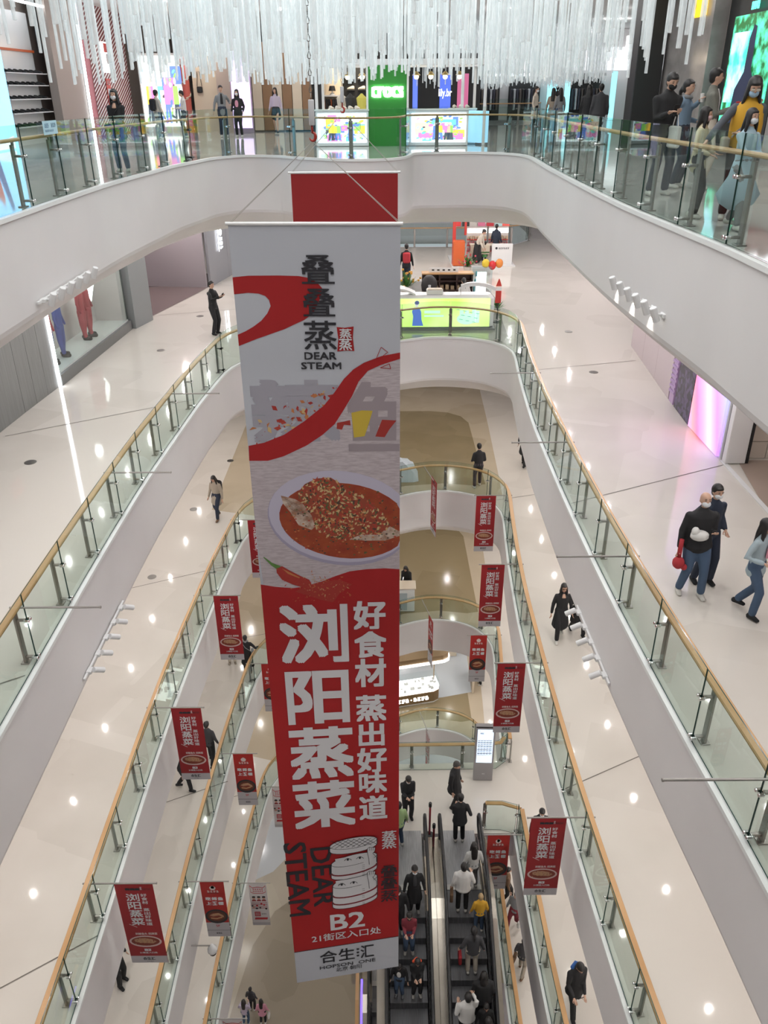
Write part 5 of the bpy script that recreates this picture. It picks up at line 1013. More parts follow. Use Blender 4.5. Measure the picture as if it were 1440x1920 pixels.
t = thing('slatted_wall', 'wall of broad beige and brown vertical boards', 'wall panel')
for k in range(6): q = MB(); q.bbox((-6.35 + .42 * k + 1.1, 38.6, 1.7), (.4, .12, 3.3), .01); q.build('board', M_CREAM if k % 2 == 0 else mat('board_brown', (.26, .15, .08), .5), t)
t = thing('dark_shop_front', 'matt black shop front behind the woman in a lilac jacket', 'wall panel'); q = MB(); q.box((-3.35, 38.9, 2.2), (1.6, .3, 4.4)); q.build('black_panel', M_BLACK, t)
t = thing('shop_display_niche', 'warm lit cream niche in the black sneaker shop', 'shelf'); q = MB(); q.box((-2.2, 40.2, 1.6), (1.0, .1, 3.2)); q.build('back_panel', M_CREAM, t)
q = MB(); q.box((-2.2, 39.95, 1.35), (1.0, .5, .06)); q.build('shelf_board', M_WHITEG, t); lamp('POINT', 'niche_lamp', (-2.2, 39.4, 2.7), 45, (1, .82, .6), shadow_soft_size=.1)
for k in range(9): simple('hanging_garment', 'one of the dark clothes on the rail under the cream niche', 'clothing', (-2.6 + .1 * k, 39.9, .35), [('cloth', mat('garm_%d' % (k % 3), ((.02, .02, .03), (.35, .08, .03), (.05, .05, .06))[k % 3], .7), lambda q: q.bbox((0, 0, .45), (.05, .35, .85), .02))], 0, 'dark clothes on the rail under the cream niche')
simple('table_lamp', 'small black table lamp on the cream niche shelf', 'lamp', (-2.15, 39.9, 1.38), [('shade', M_BLACK, lambda q: q.lathe((0, 0, .16), [(0, 0), (.16, 0), (.11, .2), (0, .2)], 12)), ('base', M_WHITEG, lambda q: q.lathe((0, 0, 0), [(0, 0), (.12, 0), (.1, .05), (.03, .08), (.02, .18), (0, .18)], 12))])
t = thing('sneaker_wall', 'black wall with rows of small lit sneaker ledges', 'shelf'); q = MB(); q.box((-.2, 40.8, 2.2), (3.2, .12, 4.4)); q.build('black_panel', M_BLACK, t)
for c_ in range(4):
    for r_ in range(4):
        x, z = -1.35 + .48 * c_, .75 + .42 * r_; q = MB(); q.box((x, 40.65, z - .02), (.34, .2, .02)); q.build('ledge', M_DSTEEL, t)
        o = inst(SHW, 'sneaker', None, (x, 40.64, z), math.radians(180)); o.scale = (1.1, 1.1, 1.5); tag(o, 'one of the pale sneakers on the black ledge wall', 'shoe', 'pale sneakers on the black ledge wall')
for x in (-1.3, -.3): lamp('SPOT', 'sneaker_spot', (x, 39.2, 3.6), 260, (1, .8, .55), (math.radians(35), 0, 0), spot_size=1.0, shadow_soft_size=.05)
simple('display_table', 'long wooden display table in front of the sneaker wall', 'table', (-1.7, 37.6, 0), [('top', M_WOOD, lambda q: q.bbox((0, 0, .72), (1.9, .7, .06), .01))] + [('leg', mat('dark_wood', (.06, .03, .025), .4), (lambda a: lambda q: q.box((a, 0, .35), (.06, .6, .7)))(a)) for a in (-.85, .85)])
for i, (x, cl, lb) in enumerate(((-1.55, (.65, .60, .5), 'pale jacket on a bust stand in front of the sneaker wall'), (-1.2, (.03, .03, .03), 'black jacket on a bust stand in front of the sneaker wall'), (-.75, (.65, .60, .12), 'yellow dress on a bust stand by the white kiosk'))):
    simple('garment_bust', lb, 'mannequin', (x, 35.4 - .4 * i, 0), [('garment', mat('bust_%d' % i, cl, .7), lambda q: q.loft([(0, 0, .75), (0, 0, 1.0), (0, 0, 1.3), (0, 0, 1.42)], [(.2, .14), (.16, .12), (.2, .11), (.06, .05)], (1, 0, 0), 10)), ('stand', M_DSTEEL, lambda q: (q.tube([(0, 0, 0), (0, 0, .8)], .02, 6), q.lathe((0, 0, 0), [(0, 0), (.16, 0), (.16, .02), (0, .02)], 12)))])
# white-framed footwear kiosk
KX0, KX1, KY = -2.05, 3.25, 28.0
kf = thing('footwear_kiosk', 'white framed shoe kiosk with a green panel and two lit picture boxes', 'kiosk')
def kb(nm, c, d, m): q = MB(); q.bbox(c, d, .008); return q.build(nm, m, kf)
for x, y in ((KX0 + .05, KY), (-.42, KY), (.80, KY), (KX1 - .05, KY), (2.5, KY), (KX0 + .05, KY + 3.2), (KX1 - .05, KY + 3.2), (.2, KY + 3.2)): kb('post', (x, y, 1.15), (.09, .09, 2.3), M_WHITEG)
for y in (KY, KY + 3.2): kb('beam', ((KX0 + KX1) / 2, y, 2.32), (KX1 - KX0 + .1, .14, .16), M_WHITEG)
for x in (KX0 + .05, KX1 - .05): kb('beam', (x, KY + 1.6, 2.32), (.12, 3.1, .16), M_WHITEG)
for x0, x1, sd in ((KX0, -.40, 21), (.86, KX1 - .55, 22)):
    kb('counter_body', ((x0 + x1) / 2, KY + .1, .5), (x1 - x0, .5, .98), M_WHITEG); kb('counter_top', ((x0 + x1) / 2, KY + .1, 1.02), (x1 - x0 + .04, .56, .05), M_WHITEG)
    q = MB(); q.box(((x0 + x1) / 2, KY - .165, .52), (x1 - x0 - .14, .02, .82)); q.build('light_frame', mat('led_frame', (.9, .9, 1), .5, emit=(.85, .88, 1), estr=2.0), kf)
    ad_screen(kf, 's', (lambda a, b: lambda u, v, wz: Vector((a + .11 + (b - a - .22) * u, KY - .176 - wz, .90 - .76 * v)))(x0, x1), sd, 1.25)
q = MB(); q.box((3.0, KY + .5, .52), (.35, .9, .9), 0, RZ(.5)); q.build('corner_box', mat('corner_cyan', (.4, .7, .85), .4, emit=(.35, .65, .9), estr=.8), kf)
q = MB(); q.box((.19, KY, 1.12), (1.18, .1, 2.24)); q.build('green_panel', mat('kiosk_green', (.028, .25, .032), .45), kf)
q = MB(); q.box((.80, KY - .35, .52), (.06, .5, .95)); q.build('blue_side_panel', mat('side_blue', (.3, .5, .65), .3, emit=(.2, .4, .55), estr=.5), kf)
P = Print(lambda u, v, wz: Vector((-.34 + 1.06 * u, KY - .06 - wz, 1.68 - .33 * v))); P.text('w', 'crocs', .04, .05, .96, .95, .032, .05); P.finish({'w': ('glowing_letters', mat('crocs_glow', (1, 1, 1), .5, emit=(1, 1, 1), estr=7))}, kf)
for i in range(5):
    o = inst(SHW, 'clog', None, (-1.55 + .2 * i, KY + .05, 1.047), 1.2); tag(o, 'one of the pale clogs on the white kiosk counter', 'shoe', 'pale clogs on the kiosk counter')
for i in range(3): o = inst(SHW, 'clog', None, (2.75 - .2 * i, KY + .9, 1.047), 1.2); tag(o, 'one of the pale clogs on the white kiosk counter', 'shoe', 'pale clogs on the kiosk counter')
kb('counter_top', (2.6, KY + .95, 1.02), (.9, .5, .05), M_WHITEG); kb('counter_body', (2.6, KY + .95, .5), (.86, .46, .98), M_WHITEG)
for i, x in enumerate((-1.05, -.6, 1.1, 1.55, 2.0, 2.45)):
    t = thing('pendant_lamp', 'one of the round warm pendant lamps under the kiosk frame', 'lamp', (x, KY + .7, 1.93), 0, 'pendant lamps under the kiosk frame'); q = MB(); q.sphere((0, 0, 0), .075, 12, 8); q.build('bulb', mat('bulb_warm', (1, .8, .5), .5, emit=(1, .78, .45), estr=5), t, True)
    q = MB(); q.tube([(0, 0, .07), (0, 0, .32)], .008, 5); q.build('cord', M_BLACK, t)
    q = MB(); q.lathe((0, 0, .04), [(.02, .1), (.12, 0), (.13, .0), (.03, .11)], 12); q.build('shade', mat('brass_shade', (.4, .3, .12), .3, .8), t)
lamp('POINT', 'kiosk_glow', (.5, KY + 1.2, 1.95), 50, (1, .85, .65), shadow_soft_size=.2)
# shops far behind the kiosk
t = thing('fashion_shop', 'dark fashion shop with blue lit panels far behind the kiosk', 'shop'); q = MB(); q.box((2.6, 41.5, 1.5), (3.8, .2, 3.0)); q.build('black_panel', M_BLACK, t)
for x, c in ((1.4, (.12, .2, .75)), (2.9, (.08, .14, .6)), (3.7, (.4, .1, .2))): q = MB(); q.box((x, 41.35, 1.2), (.5, .05, 2.0)); q.build('lit_panel', mat('lp_%g' % x, c, .5, emit=c, estr=1.0), t)
P = Print(lambda u, v, wz: Vector((2.6 + .6 * u, 41.3 - wz, 1.6 - .4 * v))); P.text('w', 'lily.br', 0, 0, 1, 1, .01); P.finish({'w': ('shop_lettering', mat('lb_white', (1, 1, 1)))}, t)
for i, (x0, x1, lb) in enumerate(((5.0, 6.6, 'dark clothes shop recess just beyond the white kiosk'), (7.1, 8.85, 'clothes shop recess with a row of dark coats'), (10.5, 12.2, 'black framed clothes shop between two glowing cyan boards'))):
    y = 50
    t = thing('clothes_shop', lb, 'shop'); q = MB(); q.box(((x0 + x1) / 2, y + .8, 1.1), (x1 - x0, .1, 2.2)); q.build('dark_back', M_BLACK, t)
    q = MB(); q.box(((x0 + x1) / 2, y - .02, 2.25), (x1 - x0 + .1, .06, .12)); q.build('light_line', mat('led_line', (1, 1, 1)) if i < 2 else M_BLACK, t)
    for k in range(int((x1 - x0) / .16)): simple('hanging_coat', 'one of the coats on the rails of the far clothes shops', 'clothing', (x0 + .1 + .16 * k, y + .3, .5), [('cloth', mat('coat_%d' % (k % 5), ((.02, .02, .03), (.5, .5, .52), (.05, .05, .07), (.12, .1, .09), (.03, .03, .03))[k % 5], .7), lambda q: q.bbox((0, 0, .55), (.11, .35, 1.05), .03))], 0, 'coats on the rails of the far clothes shops')
for i, (x0, x1) in enumerate(((2.0, 17.5), (-3.0, .9))): wallbox('white_pier', ('white back wall of the far clothes shops', 'white pier behind the kiosk')[i], 'wall panel', x0, 51.2, x1, 51.2, 0, CE - .02, M_WHITE)
for x, y in ((9.4, 49.9), (10.2, 49.9), (12.7, 49.9)): t = thing('cyan_board', ('glowing cyan board on the white pier', 'second glowing cyan board, by the dark coats', 'tall glowing cyan board beside the black column')[int(x > 10) + int(x > 12)], 'sign', (x, y, 0)); q = MB(); q.bbox((0, 0, 1.2), (.6 if x < 10 else .3, .08, 1.6 if x < 12 else 2.38), .01); q.build('lit_panel', mat('cyan_lit', (.3, .8, .9), .5, emit=(.35, .85, .95), estr=1.1), t)
# right side
t = thing('black_column', 'tall matt black column at the glass, on the uppermost floor', 'column'); q = MB(); q.bbox((7.55, 26.3, CE / 2), (.75, .75, CE), .02); q.build('column_body', M_BLACK, t)
wallbox('marble_pier', 'grey marble pier beside the green lit shop screen', 'wall panel', 8.2, 26.2, 8.5, 23.6, 0, CE - .02, noise_mat('grey_marble', (.26, .24, .235), (.36, .33, .32), 2, .15), .4)
t = thing('green_screen', 'black framed shop screen with a dark figure among green leaves', 'screen'); q = MB(); q.box((8.72, 21.85, 1.9), (.1, 3.3, 3.2)); q.build('black_frame', M_BLACK, t)
q = MB(); q.box((8.66, 21.75, 1.95), (.03, 2.5, 2.3)); q.build('leafy_picture', noise_mat('leafy', (.01, .10, .02), (.10, .75, .45), 3.5, .4, emit=1.3, lo=.4, hi=.62), t)
q = MB(); q.box((8.64, 22.3, 2.0), (.02, 1.2, 1.5)); q.build('bright_sky_patch', noise_mat('leaf_sky', (.05, .6, .4), (.45, .85, 1), 2.0, .4, emit=1.3, lo=.4, hi=.6), t)
P = Print(lambda u, v, wz: Vector((8.62 - wz, 23.0 - 2.5 * u, 3.1 - 2.3 * v))); P.poly('f', [(.25, 1), (.3, .68), (.46, .52), (.47, .22), (.53, .1), (.6, .12), (.62, .5), (.78, .68), (.82, 1)], .002); P.text('t', 'OPPO', .42, -.1, .60, -.03, .01, .04); P.finish({'f': ('dark_figure', mat('fig_dark', (.03, .04, .10), .6)), 't': ('lettering', mat('teal_glow', (.1, .8, .6), .5, emit=(.1, .9, .65), estr=2))}, t)
wallbox('marble_pier', 'grey marble pier with the red sign', 'wall panel', 8.75, 20.0, 8.95, 14.5, 0, CE - .02, MATS['grey_marble'], .3)
t = thing('red_shop_sign', 'dark red shop board with a glowing white curved stroke', 'sign'); q = MB(); q.box((8.6, 18.3, 1.85), (.06, 3.0, 1.15)); q.build('red_board', mat('board_red', (.33, .025, .04), .35), t)
P = Print(lambda u, v, wz: Vector((8.56 - wz, 19.8 - 3 * u, 2.42 - 1.15 * v))); P.line('w', [(.1 + .06 * k, .42 - .28 * math.sin(k * .42) + .03 * k) for k in range(10)], .05, .01); P.line('w', [(.1, .42), (.22, .5), (.34, .42), (.5, .62)], .05, .011); P.finish({'w': ('glowing_stroke', mat('stroke_glow', (1, 1, 1), .5, emit=(.95, .9, 1), estr=4))}, t)
t = thing('yellow_sign', 'yellow glowing shop sign hanging above the green screen', 'sign', (8.2, 24.3, 3.2)); q = MB(); q.bbox((0, 0, .3), (.1, .75, .62), .02); q.build('yellow_box', mat('yellow_lit', (.9, .6, .02), .5, emit=(1, .62, .02), estr=1.6), t); P = Print(lambda u, v, wz: Vector((-.055 - wz, .35 - .7 * u, .58 - .56 * v))); P.line('k', [(.2, .45), (.24, .75)], .04); P.line('k', [(.3, .3), (.33, .4)], .04); P.finish({'k': ('lettering', mat('olive_ink', (.3, .15, .0), .5))}, t)
q = MB(); q.box((8.4, 30.5, 2.9), (.1, 2.6, .5)); tag(q.build('white_lightbox', mat('lb_white', (1, 1, 1))), 'long white glowing box sign above the black column', 'sign')
q = MB(); q.box((8.5, 50.4, 3.0), (15.0, .1, 1.1)); tag(q.build('lit_bulkhead', mat('bulk_lit', (.9, .9, .9), .5, emit=(.95, .96, 1), estr=1.0)), 'bright lit bulkhead above the far clothes shops', 'lamp')
# ------------------------------------------------------------------ people
SKIN = mat('skin', (.58, .36, .26), .5); HAIR = mat('hair_black', (.012, .010, .010), .45); HAIRB = mat('hair_blond', (.35, .24, .12), .5); MASK = mat('mask_white', (.72, .74, .77), .6); MASKB = mat('mask_blue', (.35, .52, .68), .6); MASKP = mat('mask_pink', (.72, .50, .52), .6)
EYE = mat('eye_dark', (.02, .015, .012), .3); LIP = mat('lip', (.42, .12, .10), .5)
def cloth(name, c): return mat('fabric_' + name, c, .8)
def ik(a, b, l1, l2, bend):
    a, b = Vector(a), Vector(b); d = b - a; L = min(d.length, (l1 + l2) * .998); dn = d.normalized(); x = (l1 * l1 - l2 * l2 + L * L) / (2 * L); h = math.sqrt(max(0, l1 * l1 - x * x))
    bn = Vector(bend); bn = bn - dn * bn.dot(dn)
    if bn.length < 1e-4: bn = Vector((0, 1, 0))
    bn.normalize(); return a + dn * x + bn * h, a + dn * L
def remesh(mb, name, m, parent, vox, sm=3):
    o = mb.build(name, m, None); md = o.modifiers.new('r', 'REMESH'); md.mode = 'VOXEL'; md.voxel_size = vox; md.use_smooth_shade = True
    s = o.modifiers.new('s', 'SMOOTH'); s.iterations = sm; s.factor = .5
    dg = bpy.context.evaluated_depsgraph_get(); dg.update(); me = bpy.data.meshes.new_from_object(o.evaluated_get(dg)); old = o.data; o.modifiers.clear(); o.data = me; bpy.data.meshes.remove(old)
    me.polygons.foreach_set('use_smooth', [True] * len(me.polygons)); o.parent = parent; return o
def person(label, loc, face, h=1.68, top=None, bottom=None, shoe=None, hair='short', hairm=None, mask=None, hem=.0, hands=((-.27, .06, -.02), (.27, .06, -.02)), feet=((-.1, .0), (.1, .0)), lean=0, nod=0, turn=0, bulk=1.0, skirt=None, legs_bare=False, near=False, extras=(), group=None, collar=None, sit=False, hood=None):
    """face: direction in degrees, 0 towards the camera, 90 to the picture's +X. hands: wrist targets relative to the hip line."""
    k = h / 1.7; t = thing('person', label, 'person', loc, math.radians(180 + face), group)     # local +y is forward
    V = lambda x, y, z: Vector((x * k, y * k, z * k)); vox = .018 if near else (.026 if k > .8 else .02)
    L = math.radians(lean); zr = -.42 if sit else 0
    pel = V(0, 0, .93 + zr)
    def T(x, y, z):   # torso point with forward lean about the hips
        z -= .93; return pel + V(x, y * math.cos(L) + z * math.sin(L), z * math.cos(L) - y * math.sin(L))
    neck = T(0, -.01, 1.46); hd = T(0, .02, 1.585); N = math.radians(nod) + L; R = RZ(math.radians(turn)) @ RX(-N * .9)
    hd = neck + R @ V(0, .025, .125); sh = [T(-.155 * bulk ** .5, -.01, 1.365), T(.155 * bulk ** .5, -.01, 1.365)]
    hipj = [pel + V(-.085, 0, -.03), pel + V(.085, 0, -.03)]; wr = []; el = []; kn = []; an = []
    for i in (0, 1):
        hx, hy, hz = hands[i]; tgt = T(hx, hy, .86 + hz); e, w_ = ik(sh[i], tgt, .29 * k, .26 * k, ((-.3, .3)[i], -1, -.2)); el.append(e); wr.append(w_)
        fx, fy = feet[i][:2]; fz = feet[i][2] if len(feet[i]) > 2 else .075
        kk, a_ = ik(hipj[i], V(fx, fy, fz), .43 * k, .425 * k, (0, 1, 0)); kn.append(kk); an.append(a_)
    # body: one continuous skin
    b = MB(); b.loft([T(0, 0, .95), T(0, 0, 1.1), T(0, 0, 1.3), T(0, -.01, 1.42)], [(.13 * k, .09 * k), (.11 * k, .08 * k), (.12 * k, .08 * k), (.07 * k, .05 * k)], (1, 0, 0), 10)
    b.loft([T(0, -.01, 1.40), neck, hd - R @ V(0, .0, .06)], [.055 * k, .048 * k, .05 * k], (1, 0, 0), 8)
    b.sphere(hd + R @ V(0, -.005, .02), (.078 * k, .094 * k, .10 * k), 14, 9, 0, R); b.sphere(hd + R @ V(0, .022, -.04), (.052 * k, .062 * k, .062 * k), 12, 8, 0, R)
    b.sphere(hd + R @ V(0, .092, -.012), (.011 * k, .016 * k, .024 * k), 8, 6, 0, R)
    for s in (-1, 1): b.sphere(hd + R @ V(s * .077, -.005, -.01), (.011 * k, .02 * k, .03 * k), 8, 6, 0, R)
    for i in (0, 1):
        b.loft([sh[i] + V((.02, -.02)[i], 0, -.06), el[i], wr[i]], [.034 * k, .034 * k, .027 * k], (0, 1, 0), 8)
        b.loft([hipj[i], kn[i], an[i]], [(.08 * k, .085 * k), (.052 * k, .055 * k), (.036 * k, .04 * k)], (1, 0, 0), 8)
        d = (wr[i] - el[i]).normalized(); b.loft([wr[i], wr[i] + d * .05 * k, wr[i] + d * .085 * k], [(.026 * k, .018 * k), (.036 * k, .018 * k), (.034 * k, .014 * k)], (0, 1, 0) if abs(d.z) > .6 else (1, 0, 0), 8)
    body = remesh(b, 'body', SKIN, t, vox)
    # hands: four fingers and a thumb, slightly curled
    f = MB()
    for i in (0, 1):
        d = (wr[i] - el[i]).normalized(); sd = Vector((0, 1, 0)) if abs(d.z) > .6 else Vector((1, 0, 0)); sd = (sd - d * sd.dot(d)).normalized(); up = d.cross(sd) * (1 if i else -1); base = wr[i] + d * .08 * k
        for q in range(4):
            o_ = sd * (q - 1.5) * .0165 * k; ln = (.062, .072, .068, .052)[q] * k; f.loft([base + o_, base + o_ + d * ln * .5 + up * .006 * k, base + o_ + d * ln * .88 + up * .022 * k], [.0088 * k, .0082 * k, .0066 * k], sd, 6)
        f.loft([wr[i] + d * .03 * k + sd * .028 * k, wr[i] + d * .06 * k + sd * .052 * k, wr[i] + d * .085 * k + sd * .056 * k], [.011 * k, .0095 * k, .0075 * k], d, 6)
    f.build('fingers', SKIN, body, True)
    fc = MB()
    for s in (-1, 1): fc.sphere(hd + R @ V(s * .029, .081, .010), (.012 * k, .006 * k, .006 * k), 8, 5, 0, R); fc.box(hd + R @ V(s * .03, .086, .032), (.03 * k, .006 * k, .006 * k), 0, R)
    fc.build('eyes', EYE, body, True)
    if mask: q = MB(); q.sphere(hd + R @ V(0, .042, -.045), (.062 * k, .058 * k, .052 * k), 12, 8, 0, R); q.build('face_mask', mask, t, True)
    else: q = MB(); q.sphere(hd + R @ V(0, .083, -.055), (.022 * k, .008 * k, .007 * k), 8, 5, 0, R); q.build('mouth', LIP, body, True)
    # hair
    hm = hairm or HAIR; q = MB()
    if hair != 'bald':
        q.sphere(hd + R @ V(0, -.022, .034), (.089 * k, .098 * k, .102 * k), 14, 9, 0, R)
        q.sphere(hd + R @ V(0, -.055, -.02), (.072 * k, .055 * k, .075 * k), 12, 8, 0, R)
        q.sphere(hd + R @ V(0, .055, .072), (.06 * k, .035 * k, .022 * k), 10, 6, 0, R)
        if hair in ('long', 'bob'):
            e = .32 if hair == 'long' else .16
            q.loft([hd + R @ V(0, -.05, .02), neck + V(0, -.055, 0), neck + V(0, -.085, -e + .06)], [(.085 * k, .06 * k), (.10 * k, .05 * k), (.085 * k, .03 * k)], (1, 0, 0), 10)
            for s in (-1, 1): q.loft([hd + R @ V(s * .068, .012, .03), hd + R @ V(s * .08, .02, -.08), neck + V(s * .10, .03, -e * .55)], [(.022 * k, .035 * k), (.024 * k, .04 * k), (.02 * k, .03 * k)], (1, 0, 0), 8)
        if hair == 'bun': q.sphere(hd + R @ V(0, -.10, .07), .04 * k, 10, 7)
        if hair == 'tail': q.loft([hd + R @ V(0, -.10, .03), hd + R @ V(0, -.15, -.06), neck + V(0, -.12, -.12)], [.03 * k, .034 * k, .015 * k], (1, 0, 0), 8)
        remesh(q, 'hair', hm, t, vox * .9, 2)
    if hood: q = MB(); q.loft([T(-.10, -.06, 1.42), T(0, -.12, 1.45), T(.10, -.06, 1.42)], [.045 * k] * 3, (0, 0, 1), 8); q.sphere(hd + R @ V(0, -.035, .0), (.098 * k, .10 * k, .12 * k), 12, 8, 0, R) if hood[1] else None; q.build('hood', hood[0], t, True)
    # trousers or bare legs
    hem_z = .80 - hem
    if bottom:
        q = MB(); q.loft([pel + V(0, 0, .08), pel + V(0, 0, -.02), pel + V(0, 0, -.08)], [(.155 * k * bulk, .115 * k), (.17 * k * bulk, .125 * k), (.15 * k, .11 * k)], (1, 0, 0), 10)
        for i in (0, 1): m_ = (kn[i] + an[i]) / 2; q.loft([hipj[i], (hipj[i] + kn[i]) / 2, kn[i], m_, an[i] + (kn[i] - an[i]).normalized() * .03 * k], [(.098 * k * bulk, .105 * k), (.086 * k * bulk, .09 * k), (.07 * k, .072 * k), (.066 * k, .068 * k), (.06 * k, .064 * k)], (1, 0, 0), 9)
        remesh(q, 'trousers', bottom, t, vox)
    sm = shoe or cloth('shoe_white', (.55, .53, .5))
    for i in (0, 1):
        a_ = an[i]; out = (-.12, .12)[i]; dr = Vector((out, 1, 0)).normalized(); fd = dr * .12 * k; q = MB(); z_ = a_.z - .04 * k
        q.loft([a_ - dr * .05 * k + Vector((0, 0, -.03 * k)), a_ + fd * .3 + Vector((0, 0, -.03 * k)), a_ + fd + Vector((0, 0, -.047 * k))], [(.04 * k, .045 * k), (.045 * k, .042 * k), (.038 * k, .026 * k)], (1, 0, 0), 9); q.build('shoe', sm, t, True)
    # top
    if top:
        q = MB(); hz = .86 - hem; c = []
        zs = [1.445, 1.40, 1.34, 1.2, 1.02, .92]; rd = [(.06, .055), (.118, .078), (.158, .10), (.158, .112), (.15, .112), (.165, .122)]
        if hz < .9: zs += [hz]; rd += [(.175 + .12 * max(0, .9 - hz), .13 + .13 * max(0, .9 - hz))]
        q.loft([T(0, -.005, z) for z in zs[:5]] + ([pel + V(0, 0, z - .93) for z in zs[5:]]), [(a * k * bulk, b_ * k * bulk) for a, b_ in rd], (1, 0, 0), 12)
        for i in (0, 1):
            d = (wr[i] - el[i]).normalized(); q.loft([sh[i] + V(0, 0, -.02), (sh[i] + el[i]) / 2, el[i], (el[i] + wr[i]) / 2, wr[i] - d * .015 * k], [(.056 * k * bulk, .062 * k * bulk), (.055 * k * bulk, .058 * k), (.05 * k * bulk, .05 * k), (.046 * k, .046 * k), (.038 * k, .04 * k)], (0, 1, 0), 9)
        q.loft([T(0, -.012, 1.42), neck + V(0, 0, -.012)], [(.085 * k, .07 * k), (.068 * k, .062 * k)], (1, 0, 0), 10)
        remesh(q, 'jacket' if hem < .2 else 'coat', top, t, vox)
    if collar: q = MB(); q.loft([T(0, .055, 1.42), T(0, .085, 1.37), T(0, .098, 1.33)] if collar is SKIN else [T(0, .065, 1.42), T(0, .104, 1.3), T(0, .110, 1.1)], [(.03 * k, .012 * k), (.045 * k, .012 * k), (.05 * k, .012 * k)], (1, 0, 0), 8); q.build('shirt_front', collar, t, True)
    if skirt: q = MB(); q.loft([pel + V(0, 0, .05), pel + V(0, 0, -.15), pel + V(0, 0, -.15 - skirt[1])], [(.16 * k, .12 * k), (.2 * k, .16 * k), ((.2 + skirt[2]) * k, (.16 + skirt[2]) * k)], (1, 0, 0), 12); q.build('skirt', skirt[0], t, True)
    for ex in extras:
        kind, m = ex[0], ex[1]; q = MB()
        if kind == 'phone': p = (wr[0] + wr[1]) / 2 + V(0, .07, .05); q.bbox(p, (.075 * k, .012, .15 * k), .003, 0, RX(-.5)); q.build('phone', m, t)
        elif kind == 'phone1': p = wr[1] + (wr[1] - el[1]).normalized() * .1 * k; q.bbox(p, (.012, .075 * k, .15 * k), .003); q.build('phone', m, t)
        elif kind == 'bag': p = wr[ex[2]] + V(0, 0, -.32); q.bbox(p, (.08 * k, .28 * k, .3 * k), .02); q.build('bag_body', m, t); q = MB(); q.tube([p + V(0, -.08, .15), p + V(0, -.03, .3), p + V(0, .03, .3), p + V(0, .08, .15)], .008, 5); q.build('bag_handle', m, t)
        elif kind == 'cross': p = T(.22, .05, .92); q.bbox(p, (.1 * k, .22 * k, .18 * k), .02); q.build('shoulder_bag', m, t); q = MB(); q.tube([T(-.13, .02, 1.43), T(-.02, .13, 1.25), T(.16, .12, 1.02)], .012 * k, 6); q.tube([T(-.13, -.03, 1.43), T(-.02, -.13, 1.25), T(.18, -.08, 1.02)], .012 * k, 6); q.build('bag_strap', m, t)
        elif kind == 'pack': q.bbox(T(0, -.19, 1.2), (.3 * k, .16 * k, .42 * k), .05); q.build('backpack', m, t)
        elif kind == 'cup': p = wr[ex[2]] + (wr[ex[2]] - el[ex[2]]).normalized() * .08 * k; q.lathe(p, [(0, -.06 * k), (.028 * k, -.06 * k), (.036 * k, .07 * k), (0, .075 * k)], 12); q.build('cup', m, t)
        elif kind == 'print': q.sphere(T(0, .125, 1.2), (.07 * k, .012, .14 * k), 10, 6); q.build('chest_print', m, t)
        elif kind == 'glasses':
            for s in (-1, 1): q.sphere(hd + R @ V(s * .03, .09, .01), (.026 * k, .008, .02 * k), 8, 6, 0, R)
            q.build('sunglasses', m, t)
        elif kind == 'cap': q.sphere(hd + R @ V(0, -.01, .05), (.088 * k, .1 * k, .08 * k), 12, 8, 0, R); q.box(hd + R @ V(0, .11, .05), (.12 * k, .09 * k, .012), 0, R); q.build('cap', m, t, True)
        elif kind == 'vest': q.loft([T(0, 0, 1.43), T(0, 0, 1.36), T(0, 0, 1.15), T(0, 0, .95), T(0, 0, .86)], [(.08 * k, .07 * k), (.17 * k, .12 * k), (.195 * k, .15 * k), (.19 * k, .15 * k), (.18 * k, .14 * k)], (1, 0, 0), 12); q.build('vest', m, t, True)
        elif kind == 'scarf': q.loft([neck + V(-.08, .04, -.02), neck + V(0, .09, -.03), neck + V(.08, .04, -.02), neck + V(.0, -.07, 0), neck + V(-.08, .04, -.02)], [.03 * k] * 5, (0, 0, 1), 8); q.build('collar', m, t, True)
        elif kind == 'toy': p = wr[1] + V(0, .05, -.12); q.tube([p + V(0, 0, .28), p + V(0, 0, -.02)], .035 * k, 8); q.sphere(p + V(0, .02, -.1), (.09 * k, .09 * k, .1 * k), 10, 7); q.sphere(p + V(-.08, .05, -.16), .05 * k, 8, 6); q.build('toy', m, t, True)
        elif kind == 'bundle': q.sphere(T(.08, .2, 1.12), (.14 * k, .1 * k, .08 * k), 10, 7); q.sphere(T(.15, .2, 1.18), (.06 * k, .06 * k, .08 * k), 8, 6); q.build('white_bundle', m, t, True)
    return t
BLK = cloth('black', (.014, .014, .016)); DGR = cloth('dark_grey', (.05, .05, .055)); NAV = cloth('navy', (.02, .028, .05)); JEAN = cloth('jeans', (.06, .10, .17)); LDEN = cloth('light_denim', (.36, .44, .48)); WHT = cloth('white', (.66, .65, .63)); CRM = cloth('cream', (.58, .52, .44)); BEI = cloth('beige', (.36, .31, .25)); LIL = cloth('lilac', (.48, .42, .52)); YEL = cloth('yellow', (.62, .34, .03)); PNK = cloth('pink', (.62, .28, .36)); GRY = cloth('grey', (.22, .23, .24)); SKB = cloth('sky_blue', (.38, .52, .60)); REDC = cloth('red', (.42, .03, .04)); OLV = cloth('olive_grey', (.17, .17, .145)); SW = cloth('shoe_white', (.6, .58, .54)); BRN = cloth('brown', (.16, .09, .05)); GRN = cloth('green', (.3, .42, .2)); PLM = cloth('plaid_red', (.22, .03, .045)); ORC = cloth('orange_red', (.6, .08, .03))  # the last red is the bright hood's own colour
def pz(x, y, lv): return at_z(x, y, -lv * H)
